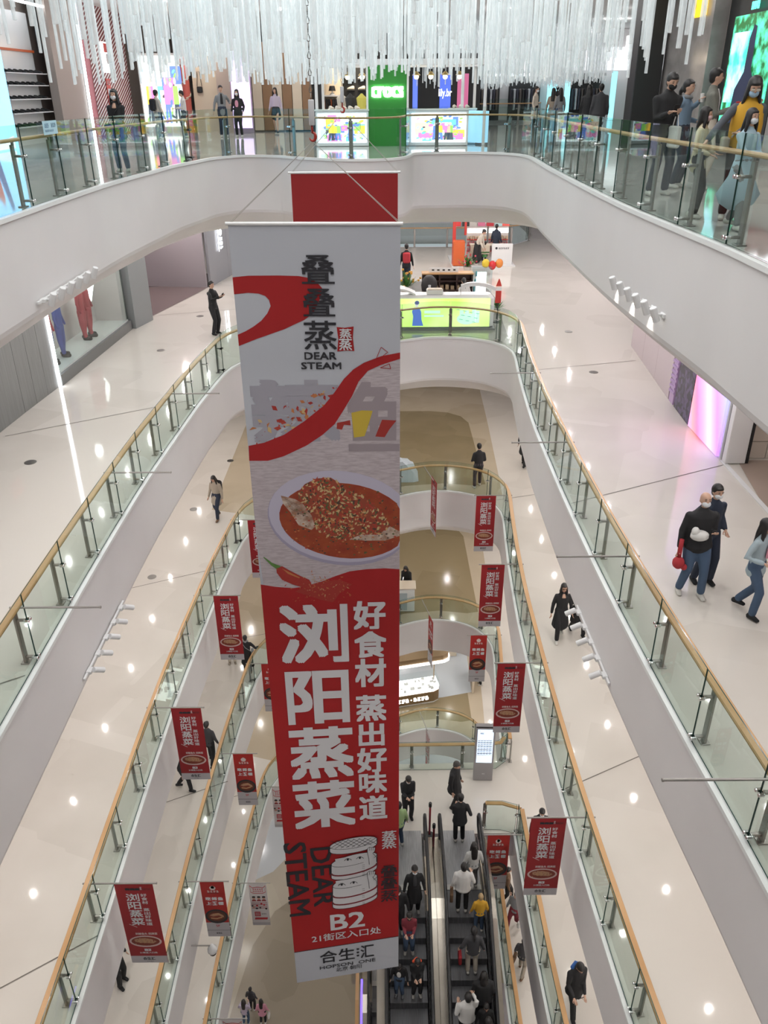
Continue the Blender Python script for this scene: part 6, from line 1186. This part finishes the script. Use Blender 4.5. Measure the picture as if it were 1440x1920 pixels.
WALK = ((-.1, .22, .09), (.1, -.2, .11)); WALK2 = ((-.1, -.22, .12), (.1, .22, .085)); REL = ((-.27, .04, -.02), (.27, .04, -.02)); HOLD = ((-.08, .3, .28), (.08, .3, .28)); POCK = ((-.23, .12, .06), (.23, .12, .06))
PP = [
 # uppermost floor, shop side
 dict(label='woman in a black jacket and white mask, standing at the glass before the lit boutique', loc=pz(255, 322, 0) + Vector((-.25, 0, 0)), face=-5, h=1.62, top=BLK, bottom=JEAN, hair='long', mask=MASK, hem=.12, hands=((-.05, .28, .2), (.05, .28, .2)), near=True, extras=(('cross', BLK),), collar=SKIN),
 dict(label='woman in a cream top seen from the side, near the twisted red column', loc=pz(302, 262, 0), face=140, h=1.62, top=CRM, bottom=JEAN, hair='short', shoe=SW, extras=(('pack', BLK),)),
 dict(label='person in a white blouse looking down, before the plain beige panel', loc=pz(350, 258, 0), face=-70, h=1.6, top=WHT, bottom=NAV, nod=15, hands=((-.05, .3, .2), (.05, .3, .2))),
 dict(label='man in an open grey shirt and dark trousers by the slatted wall', loc=pz(421, 257, 0), face=15, h=1.76, top=GRY, bottom=NAV, collar=BLK, hem=.1, hands=((-.3, .1, .22), (.3, .0, 0))),
 dict(label='woman in a black hoodie with a pink print and white mask', loc=pz(450, 257, 0), face=-5, h=1.62, top=BLK, bottom=BLK, hair='long', mask=MASK, extras=(('print', PNK),), hands=POCK),
 dict(label='woman in a lilac blazer and black shorts against the black shop front', loc=pz(520, 250, 0), face=-10, h=1.68, top=LIL, hair='long', hem=.1, feet=WALK, skirt=(BLK, .16, .02), shoe=BLK),
 dict(label='woman in a cream coat and mask passing beyond the white kiosk', loc=pz(1000, 250, 0), face=60, h=1.66, top=CRM, bottom=BLK, hair='tail', mask=MASK, hem=.25, feet=WALK),
 dict(label='long-haired woman in a tan coat, one of two friends beyond the kiosk', loc=pz(1032, 249, 0), face=160, h=1.6, top=BEI, bottom=JEAN, hair='long', hem=.2),
 dict(label='long-haired woman in a grey coat, beside her friend in tan', loc=pz(1045, 250, 0), face=200, h=1.6, top=GRY, bottom=JEAN, hair='long', hem=.2),
 dict(label='person in a black coat with long hair, near the cyan board', loc=pz(1096, 268, 0), face=150, h=1.68, top=BLK, bottom=BLK, hair='long', hem=.2, bulk=1.15),
 dict(label='broad person in a dark grey jacket and black cap, near the cyan board', loc=pz(1117, 270, 0), face=175, h=1.7, top=DGR, bottom=BLK, extras=(('cap', BLK),), bulk=1.3),
 dict(label='person in a dark coat inside the far clothes shop, near the white kiosk', loc=Vector((9.4, 48.6, 0)), face=180, h=1.7, top=BLK, bottom=NAV),
 # uppermost floor, group on the right
 dict(label='man in a black padded jacket and black mask looking at his phone', loc=pz(1228, 366, 0), face=10, h=1.80, top=BLK, bottom=NAV, mask=BLK, hands=((-.04, .26, .3), (.1, .26, .3)), nod=22, bulk=1.22, near=True, extras=(('phone', BLK), ('bag', WHT, 0)), shoe=SW, feet=((-.14, 0), (.14, .05))),
 dict(label='woman in a grey hoodie and denim jacket eating, beside the man in black', loc=pz(1263, 352, 0), face=45, h=1.70, top=cloth('washed_denim', (.16, .23, .31)), bottom=NAV, hair='tail', hands=((-.2, .15, .2), (.02, .24, .52)), near=True, extras=(('scarf', GRY), ('cup', WHT, 1)), shoe=SW),
 dict(label='tall man in a grey-green coat in profile holding a drink', loc=pz(1308, 355, 0), face=75, h=1.86, top=OLV, bottom=CRM, hair='short', hem=.3, collar=WHT, hands=((-.15, .25, .25), (.1, .3, .3)), near=True, extras=(('cup', REDC, 1),), shoe=SW),
 dict(label='woman in a mustard vest and blue mask reaching out her arm', loc=pz(1366, 412, 0), face=-15, h=1.72, top=cloth('slate', (.09, .10, .12)), bottom=BLK, hair='bob', mask=MASKB, nod=20, hands=((.1, .3, .25), (.5, .32, .1)), near=True, extras=(('vest', YEL), ('glasses', CRM), ('cross', BEI)), shoe=SW, lean=8, turn=5),
 dict(label='child in a cream jacket and pink mask behind the glass', loc=pz(1292, 408, 0), face=60, h=1.36, top=cloth('warm_cream', (.62, .55, .38)), bottom=BLK, hair='bob', mask=MASKP, near=True, hands=((-.2, .2, .15), (.2, .2, .15)), shoe=SW, feet=((-.1, 0), (.12, .08)), hem=.05),
 dict(label='child in a pale blue flared coat and white mask behind the glass', loc=pz(1371, 430, 0), face=20, h=1.36, top=SKB, bottom=GRY, hair='bob', mask=MASK, near=True, hands=((-.15, .3, .2), (.1, .4, .25)), shoe=SW, feet=WALK2, hem=.05, skirt=(SKB, .26, .14)),
 # first gallery down
 dict(label='man all in black holding up a phone to take a photo', loc=pz(405, 627, 1), face=60, h=1.76, top=BLK, bottom=BLK, shoe=BLK, near=True, hands=((.0, .42, .42), (.14, .42, .42)), extras=(('phone', BLK),), hem=0),
 dict(label='bald man in a black bomber jacket, jeans and white mask carrying a white bundle', loc=pz(1289, 1112, 1), face=0, h=1.80, top=BLK, bottom=JEAN, hair='bald', mask=MASK, near=True, nod=-12, hands=((-.12, .25, .32), (.28, .05, -.02)), feet=((-.14, .12), (.14, -.04)), bulk=1.28, extras=(('toy', REDC), ('bundle', WHT)), collar=GRY, shoe=SW),
 dict(label='younger man in a dark patterned jacket close behind the bald man', loc=pz(1311, 1088, 1), face=10, h=1.76, top=NAV, bottom=NAV, mask=MASK, near=True, hands=((-.2, .1, .1), (.4, .22, .2)), shoe=BLK, feet=((-.1, .1), (.12, .0))),
 dict(label='long-haired girl in a light denim jacket and jeans at the right picture edge', loc=pz(1397, 1150, 1), face=40, h=1.66, top=LDEN, bottom=JEAN, hair='long', near=True, feet=((-.1, -.22, .12), (.1, .14, .085)), hands=((-.28, -.02, .02), (.25, .2, .25)), shoe=BLK, hem=.06, extras=(('print', PNK),)),
 dict(label='man in a black open jacket with his back turned by the tall banner', loc=Vector((.98, 33.9, -H)), face=180, h=1.74, top=BLK, bottom=NAV, extras=(('pack', REDC),)),
 dict(label='woman in white with a black ponytail seated behind the lightbox counter', loc=Vector((2.95, 29.3, -H + .05)), face=200, h=1.66, top=WHT, bottom=BLK, hair='tail', sit=True, feet=((-.1, .4), (.1, .4)), lean=12),
 dict(label='woman in a beige top leaning over at the orange stall', loc=Vector((4.35, 38.35, -H + .06)), face=60, h=1.66, top=CRM, bottom=BLK, hair='bun', lean=28, hands=((-.1, .35, .1), (.1, .35, .1)), skirt=(BLK, .5, .06)),
 dict(label='child in green seated at the table of the orange stall', loc=Vector((4.75, 38.75, -H + .06)), face=180, h=1.3, top=cloth('leaf_green', (.12, .35, .12)), bottom=NAV, sit=True, feet=((-.1, .3), (.1, .3))),
 dict(label='person with black hair in a dark top at the lit shelves of the stall', loc=Vector((5.35, 39.55, -H + .06)), face=150, h=1.62, top=NAV, bottom=BLK, hair='short'),
 # second gallery down
 dict(label='man in a black sweater with his back turned, leaning at the far curved rail', loc=Vector((3.42, 26.55, -2 * H)), face=185, h=1.76, top=BLK, bottom=cloth('striped_dark', (.07, .05, .06)), shoe=SW, lean=4, nod=12, hands=((-.2, .25, .12), (.2, .25, .12)), feet=((-.1, .05), (.12, .25, .1))),
 dict(label='person in black walking, half hidden by the white parapet', loc=pz(981, 874, 2), face=150, h=1.74, top=BLK, bottom=BLK, shoe=BLK, feet=WALK, hem=.3),
 dict(label='woman in a beige coat with a black backpack strap, walking on the glossy floor', loc=pz(410, 972, 2), face=-20, h=1.64, top=BEI, bottom=NAV, hair='long', nod=25, feet=WALK, near=True, hem=.22, extras=(('pack', BLK),), shoe=BRN),
 dict(label='woman in a long black coat and sunglasses, walking', loc=pz(1047, 1196, 2), face=0, h=1.70, top=BLK, bottom=BLK, hair='long', feet=WALK2, near=True, hem=.42, collar=SKIN, extras=(('glasses', BRN),), shoe=SW),
 dict(label='second person in a black coat, beside the woman in sunglasses', loc=pz(1080, 1188, 2), face=10, h=1.68, top=BLK, bottom=BLK, feet=WALK, hem=.4, shoe=BLK),
 # third gallery down
 dict(label='woman in black with a thin bag strap, seen from behind at the wooden rail', loc=pz(466, 1262, 3), face=190, h=1.66, top=BLK, bottom=BLK, hair='short', hem=.35, hands=((-.27, .04, 0), (.42, .1, .22)), extras=(('scarf', GRY), ('cross', GRY)), shoe=BRN),
 dict(label='person in light trousers hidden behind a red pole banner, feet showing', loc=pz(436, 1243, 3), face=10, h=1.66, top=GRY, bottom=CRM, shoe=BEI),
 dict(label='person in a dark jacket carrying a black and white bag by the wooden rail', loc=pz(397, 1432, 3), face=170, h=1.70, top=DGR, bottom=BLK, shoe=BLK, feet=WALK, extras=(('bag', BLK, 0),)),
 dict(label='person in black behind the red pole banner, one shoe showing', loc=pz(347, 1480, 3), face=90, h=1.70, top=BLK, bottom=BLK, shoe=BLK, feet=WALK2),
 dict(label='person in dark trousers half hidden by the fascia near the lowest red banner', loc=pz(226, 1842, 3), face=60, h=1.72, top=BLK, bottom=BLK, shoe=BLK, feet=((-.1, 0), (.1, .1))),
 dict(label='man in a black coat with a blue hood looking down at his hands', loc=pz(1071, 1893, 3), face=15, h=1.78, top=BLK, bottom=BLK, nod=30, near=True, feet=((-.12, -.22, .12), (.1, .26, .085)), hands=((-.05, .3, .12), (.2, .3, .12)), hem=.15, shoe=BLK, hood=(cloth('royal_blue', (.02, .09, .30)), 0), bulk=1.12, extras=(('phone', BLK),)),
 dict(label='person with a white collar peeping out behind the big red pole banner', loc=Vector((4.15, 15.35, -3 * H)), face=0, h=1.70, top=BLK, bottom=BLK, mask=MASK, nod=15),
 dict(label='person in black leaning over the white counter by the tall banner', loc=Vector((.95, 28.0, -3 * H)), face=-20, h=1.72, top=BLK, bottom=BLK, lean=25, hair='bob', hands=((-.15, .35, .15), (.15, .35, .15))),
 dict(label='bulky man in a long black coat standing on the bridge', loc=Vector((1.98, 16.95, Z3)), face=60, h=1.80, top=BLK, bottom=BLK, bulk=1.25, hem=.15, nod=15, shoe=BLK, near=True, hairm=mat('hair_grey', (.06, .055, .05), .6)),
 dict(label='person in a black coat stepping onto the escalator, in front of the bulky man', loc=Vector((2.03, 15.75, Z3 + .01)), face=180, h=1.74, top=BLK, bottom=BLK, bulk=1.1, hem=.1, nod=20, shoe=SW, near=True, hands=((-.1, .25, .2), (.25, .12, .15))),
 dict(label='person in a dark coat and white mask looking down by the banner edge', loc=Vector((.62, 16.55, Z3)), face=10, h=1.74, top=BLK, bottom=BLK, mask=MASK, nod=35, near=True, hands=HOLD, shoe=BLK),
 dict(label='person in a pale green jacket mostly hidden by the tall banner', loc=Vector((.35, 15.6, Z3 + .01)), face=200, h=1.66, top=GRN, bottom=JEAN),
 # fourth gallery
 dict(label='person in brown boots walking below the small fish banner', loc=pz(931, 1690, 4) + Vector((.3, 0, 0)), face=90, h=1.66, top=BRN, bottom=BLK, shoe=BRN, feet=WALK),
 dict(label='person in plum trousers walking beside the parapet below the escalator side', loc=pz(962, 1738, 4), face=-40, h=1.68, top=GRY, bottom=PLM, shoe=BRN, feet=WALK2, extras=(('bag', WHT, 0),)),
 dict(label='person in pale trousers with a brown and white bag, below the escalator side', loc=pz(976, 1826, 4), face=150, h=1.68, top=DGR, bottom=BEI, shoe=BRN, feet=WALK, extras=(('bag', BRN, 0),)),
 dict(label='person in black standing behind the cream partition of the jewellery floor', loc=Vector((4.4, 29.3, Z4f)), face=-90, h=1.70, top=BLK, bottom=BLK),
 dict(label='shopper in black near the dark end of the back counter', loc=Vector((1.75, 30.9, Z4f + .02)), face=20, h=1.70, top=BLK, bottom=BLK),
 # lowest floor
 dict(label='small child in a lilac top with long hair on the brown floor', loc=pz(462, 1920, 5), face=175, h=1.42, top=LIL, bottom=JEAN, hair='long', hands=((-.15, .2, .4), (.15, .2, .4)), shoe=SW),
 dict(label='small child in a pink dress carrying a white bag on the brown floor', loc=pz(494, 1918, 5), face=180, h=1.38, top=PNK, bottom=BLK, hair='long', hem=.15, extras=(('bag', WHT, 1),), shoe=SW),
 dict(label='child in grey standing in front of the lilac child on the brown floor', loc=pz(474, 1893, 5), face=170, h=1.3, top=DGR, bottom=BLK, hair='short', shoe=SW),
]
def st(x, y):      # standing height on the escalator treads
    k = round((14.0 - y) / .4); yy = 14.0 - .4 * k; return Vector((x, yy, Z3 - .231 * max(0, k - 1) + .0))
PP += [
 dict(label='woman in black with a white mask riding the escalator, facing the camera', loc=st(.70, 13.62), face=5, h=1.66, top=BLK, bottom=BLK, hair='tail', mask=MASK, nod=5, near=True, hem=.35, collar=DGR),
 dict(label='man in black on the escalator, cut by the tall banner edge', loc=st(.28, 13.3), face=0, h=1.72, top=BLK, bottom=BLK, nod=20, mask=MASK),
 dict(label='girl in a red plaid jacket and dark mask on the escalator', loc=st(.55, 12.9), face=0, h=1.50, top=PLM, bottom=JEAN, hair='short', mask=BLK, nod=15, near=True, hands=((-.1, .22, .2), (.1, .22, .2)), shoe=SW),
 dict(label='child in black with a bright red hood and white shoes on the escalator', loc=st(.72, 12.2), face=5, h=1.45, top=BLK, bottom=BLK, hair='short', nod=30, near=True, hood=(ORC, 0), hands=((-.08, .22, .2), (.08, .22, .2)), shoe=SW),
 dict(label='child with grey shoes on the escalator, beside the red-hooded child', loc=st(.30, 12.0), face=-10, h=1.30, top=BLK, bottom=JEAN, hair='short', nod=40, shoe=GRY, extras=(('print', WHT),)),
 dict(label='woman with long black hair in a patterned white top at the top of the escalator', loc=st(2.25, 14.2) + Vector((0, .3, 0)), face=185, h=1.62, top=cloth('pale_print', (.50, .50, .49)), bottom=GRY, hair='long', near=True),
 dict(label='man in a white fleece jacket and black trousers riding with his back turned', loc=st(1.92, 13.7), face=175, h=1.72, top=WHT, bottom=BLK, near=True, bulk=1.2, hands=((-.27, .04, -.02), (.2, .25, .25)), shoe=SW, extras=(('bag', BRN, 0),)),
 dict(label='curly fair-haired child in a yellow jacket by the escalator handrail', loc=st(2.32, 13.0), face=180, h=1.35, top=YEL, bottom=JEAN, hair='short', hairm=HAIRB, near=True),
 dict(label='woman in a dark jacket and cream trousers holding a red and white bag', loc=st(2.08, 12.6), face=180, h=1.68, top=DGR, bottom=CRM, hair='tail', near=True, hands=((-.3, .06, 0), (.27, .04, 0)), shoe=SW, extras=(('bag', REDC, 0),), bulk=1.05),
 dict(label='person in a bulky black padded coat low on the escalator', loc=st(2.25, 11.75), face=180, h=1.66, top=BLK, bottom=BLK, hair='bob', near=True, bulk=1.35, hem=.1),
 dict(label='man in a white shirt holding a phone to his ear at the picture bottom', loc=st(1.85, 11.3), face=180, h=1.74, top=WHT, bottom=BLK, near=True, bulk=1.15, hands=((-.2, .2, .2), (.12, .12, .68))),
 dict(label='person in black with short hair at the very bottom of the escalator', loc=st(2.28, 10.9), face=180, h=1.72, top=BLK, bottom=BLK, near=True, extras=(('print', WHT),)),
 dict(label='dark-haired child in black between the white shirt and the handrail', loc=st(2.28, 11.3), face=0, h=1.40, top=BLK, bottom=BLK, nod=10),
]
for d in PP: person(**d)
# ------------------------------------------------------------------ chandelier of acrylic rods
ra = bpy.data.materials.new('acrylic_rod'); ra.use_nodes = True; nt = ra.node_tree; nt.nodes.clear(); MATS['acrylic_rod'] = ra
o_ = nt.nodes.new('ShaderNodeOutputMaterial'); mx = nt.nodes.new('ShaderNodeMixShader'); tr = nt.nodes.new('ShaderNodeBsdfTransparent'); pb = nt.nodes.new('ShaderNodeBsdfPrincipled')
tc = nt.nodes.new('ShaderNodeTexCoord'); mp = nt.nodes.new('ShaderNodeMapping'); mp.inputs['Scale'].default_value = (9, 9, 1.6); nz = nt.nodes.new('ShaderNodeTexNoise'); nz.inputs['Scale'].default_value = 1; cr = nt.nodes.new('ShaderNodeValToRGB')
cr.color_ramp.elements[0].position = .4; cr.color_ramp.elements[1].position = .62; cr.color_ramp.elements[0].color = (.38, .38, .38, 1); cr.color_ramp.elements[1].color = (.80, .80, .80, 1)
nt.links.new(tc.outputs['Object'], mp.inputs[0]); nt.links.new(mp.outputs[0], nz.inputs['Vector']); nt.links.new(nz.outputs['Fac'], cr.inputs[0]); nt.links.new(cr.outputs[0], mx.inputs[0])
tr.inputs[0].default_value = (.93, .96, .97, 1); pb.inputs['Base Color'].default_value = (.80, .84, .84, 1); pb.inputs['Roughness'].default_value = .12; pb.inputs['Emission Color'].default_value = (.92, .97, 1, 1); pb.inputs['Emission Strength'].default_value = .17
nt.links.new(tr.outputs[0], mx.inputs[1]); nt.links.new(pb.outputs[0], mx.inputs[2]); nt.links.new(mx.outputs[0], o_.inputs[0])
rc = random.Random(12)
def rod_mesh(r, L):
    q = MB(); q.lathe((0, 0, 0), [(0, 0), (r * .9, 0), (r, .006), (r, L), (0, L)], 8); o = q.build('acrylic_rod', ra); me = o.data; me.polygons.foreach_set('use_smooth', [len(p.vertices) == 4 for p in me.polygons]); bpy.data.objects.remove(o); return me
ch = thing('chandelier', 'huge chandelier of clear hanging acrylic rods filling the top of the picture', 'chandelier')
RODS = [rod_mesh(.027, L) for L in (2.2, 2.7, 3.2, 3.7)]
pts = []
def clear(x, y): return not any(abs(x - hx) < .12 and abs(y - hy) < .14 for hx, hy in ((-.83, 10.5), (-.75, 17.0)))
y = 9.3
while y < 25.4:
    x = -6.0
    while x < 4.9:
        xx, yy = x + rc.uniform(-.12, .12), y + rc.uniform(-.12, .12)
        e = max(0, (abs(xx + .6) - 4.2)) 
        pr = .52 if yy > 15 else (.34 if yy > 12 else .24)
        if xx < -4.6 or xx > 3.4: pr *= .55
        if clear(xx, yy) and rc.random() < pr: pts.append((xx, yy))
        x += .29
    y += .30
pts.sort(key=lambda p: p[1]); rest = MB()
for i, (x, y) in enumerate(pts):
    base = 1.80 + (.22 if y < 14 else 0) + .20 * math.sin(x * 1.3 + .6) + .12 * math.sin(y * .9 + x * .8) + (0.10 if x > 1 else 0) + rc.choice((0, 0, .08, .16, .3, .5, .8)) * rc.uniform(.6, 1.1)
    base = max(base, 1.70); L = (2.2, 2.7, 3.2, 3.7)[rc.randrange(4)]
    if i < 300: inst(RODS[(2.2, 2.7, 3.2, 3.7).index(L)], 'acrylic_rod', ch, (x, y, base), rc.uniform(0, 1))
    else:
        rs = [[(x + r * math.cos(a), y + r * math.sin(a), base + z) for a in (0, 1.257, 2.513, 3.77, 5.027)] for r, z in ((.026, 0), (.026, L))]; rest.rings(rs)
o = rest.build('acrylic_rods', ra, ch); o['kind'] = 'stuff'
q = MB()
for (x, y) in pts[:300:6]: q.tube([(x, y, 4.2), (x, y, 7.4)], .003, 3)
o = q.build('suspension_wires', M_STEEL, ch); o['kind'] = 'stuff'
ch2 = thing('chandelier', 'second rod chandelier farther away, over the second void', 'chandelier'); q = MB()
for k in range(850):
    x, y = rc.uniform(1.2, 10.5), rc.uniform(40, 49); b_ = 1.68 + .35 * rc.random() + .14 * math.sin(x * 2) + (.9 if rc.random() < .1 else 0); 
    if y < 42 and rc.random() < .5: continue
    rs = [[(x + .024 * math.cos(a), y + .024 * math.sin(a), z) for a in (0, 1.57, 3.14, 4.71)] for z in (b_, min(4.4, b_ + 2.2))]; q.rings(rs)
o = q.build('acrylic_rods', ra, ch2); o['kind'] = 'stuff'
# ------------------------------------------------------------------ track lights on the parapets
def track_light(n, p0, p1, label, out, up, aim, power=26):
    """p0, p1: ends of the rail on the parapet face; out: unit vector off the wall"""
    t = thing('track_light', label, 'lamp'); a, b = Vector(p0), Vector(p1); out = Vector(out); d = (b - a).normalized()
    q = MB(); q.box((a + b) / 2 + out * .03, ((b - a).length, .035, .035), 0, d.to_track_quat('X', 'Z').to_matrix()); q.build('rail', M_WHITEG, t)
    for i in range(n):
        c = a.lerp(b, (i + .5) / n) + out * .05; q = MB(); q.bbox(c, (.09, .14, .06), .008, 0, d.to_track_quat('Y', 'Z').to_matrix()); o = q.build('driver_box', M_WHITEG, t)
        ax = Vector(aim).normalized(); c2 = c + out * .14 + Vector((0, 0, .02)); q = MB(); q.tube([c, c2], .018, 8); q.build('arm', M_WHITEG, t)
        R = ax.to_track_quat('Z', 'Y').to_matrix(); q = MB(); q.lathe(c2 - ax * .09, [(0, 0), (.045, 0), (.05, .01), (.05, .2), (.042, .2), (.04, .17), (0, .17)], 14, 0, R); q.build('spot_head', M_WHITEG, t)
        q = MB(); q.lathe(c2 + ax * .085, [(0, 0), (.036, 0), (.036, .004), (0, .004)], 12, 0, R); q.build('lens', mat('lens_glow', (1, .95, .85), .4, emit=(1, .95, .86), estr=3 if power else 0), t)
        if power and i % 2 == 0:
            l = lamp('SPOT', 'parapet_spot', c2 + ax * .12, power, (1, .93, .82), (0, 0, 0), spot_size=1.3, spot_blend=.8, shadow_soft_size=.03); l.rotation_euler = (-ax).to_track_quat('Z', 'Y').to_euler()
    return t
track_light(6, (-5.33, 12.5, -1.30), (-5.33, 15.0, -1.30), 'row of white spotlights on the parapet above the dark grey hoarding', (1, 0, 0), 0, (-.42, .1, -1), 14)
track_light(6, (3.78, 13.0, -1.12), (3.83, 10.6, -1.12), 'row of white spotlights on the parapet above the glowing pink screen', (-1, 0, 0), 0, (.42, .1, -1), 14)
track_light(5, (-4.98, 12.8, -6.98), (-4.97, 10.5, -6.98), 'row of white spotlights on the parapet below a bare steel pole', (1, 0, 0), 0, (.5, .6, -.5), 0)
track_light(5, (3.62, 12.55, -6.98), (3.66, 10.3, -6.98), 'row of white spotlights on the parapet beside the woman in sunglasses', (-1, 0, 0), 0, (-.5, .1, -.35), 0)
def dome_camera(loc, out, label):
    t = thing('security_camera', label, 'camera', loc); t.scale = (1.25,) * 3; q = MB(); q.tube([Vector((0, 0, 0)), Vector(out) * .42], .014, 8); q.build('bracket_arm', M_STEEL, t)
    c = Vector(out) * .42; q = MB(); q.lathe(c + Vector((0, 0, -.22)), [(0, 0), (.07, .01), (.1, .06), (.1, .12), (.05, .2), (.03, .24), (0, .24)], 14); q.build('housing', M_WHITEG, t, True); q = MB(); q.sphere(c + Vector((0, 0, -.22)), .075, 12, 8); q.build('dome', M_BLACKG, t, True)
dome_camera((-4.97, 13.1, -3 * H - .62), (1, 0, 0), 'small dome security camera on a bracket below the dark-dish banner')
for i, (x, y, lv, lb) in enumerate(((3.75, 18.8, 0, 0), )): pass
# small notices stuck on the glass
def notice(loc, rz, w_, h_, label, col=(.45, .68, .78)):
    t = thing('notice', label, 'sign', loc, rz); q = MB(); q.box((0, 0, 0), (w_, .004, h_)); q.build('sheet', mat('notice_%g' % col[0], col, .5), t)
    P = Print(lambda u, v, wz: Vector((-w_ / 2 + w_ * u, -.004 - wz, h_ / 2 - h_ * v))); P.blocks('k', .1, .2, .4, .5, 3, .001); P.blocks('k', .55, .2, .9, .5, 3, .001); P.blocks('k', .1, .65, .7, .8, 6, .001); P.finish({'k': ('lettering', mat('notice_ink', (.08, .2, .35), .5))}, t)
_n = at_x(94, 239, -5.36); notice((_n.x, _n.y, _n.z), math.radians(90), .62, .20, 'pale blue notice with small writing on the glass balustrade')
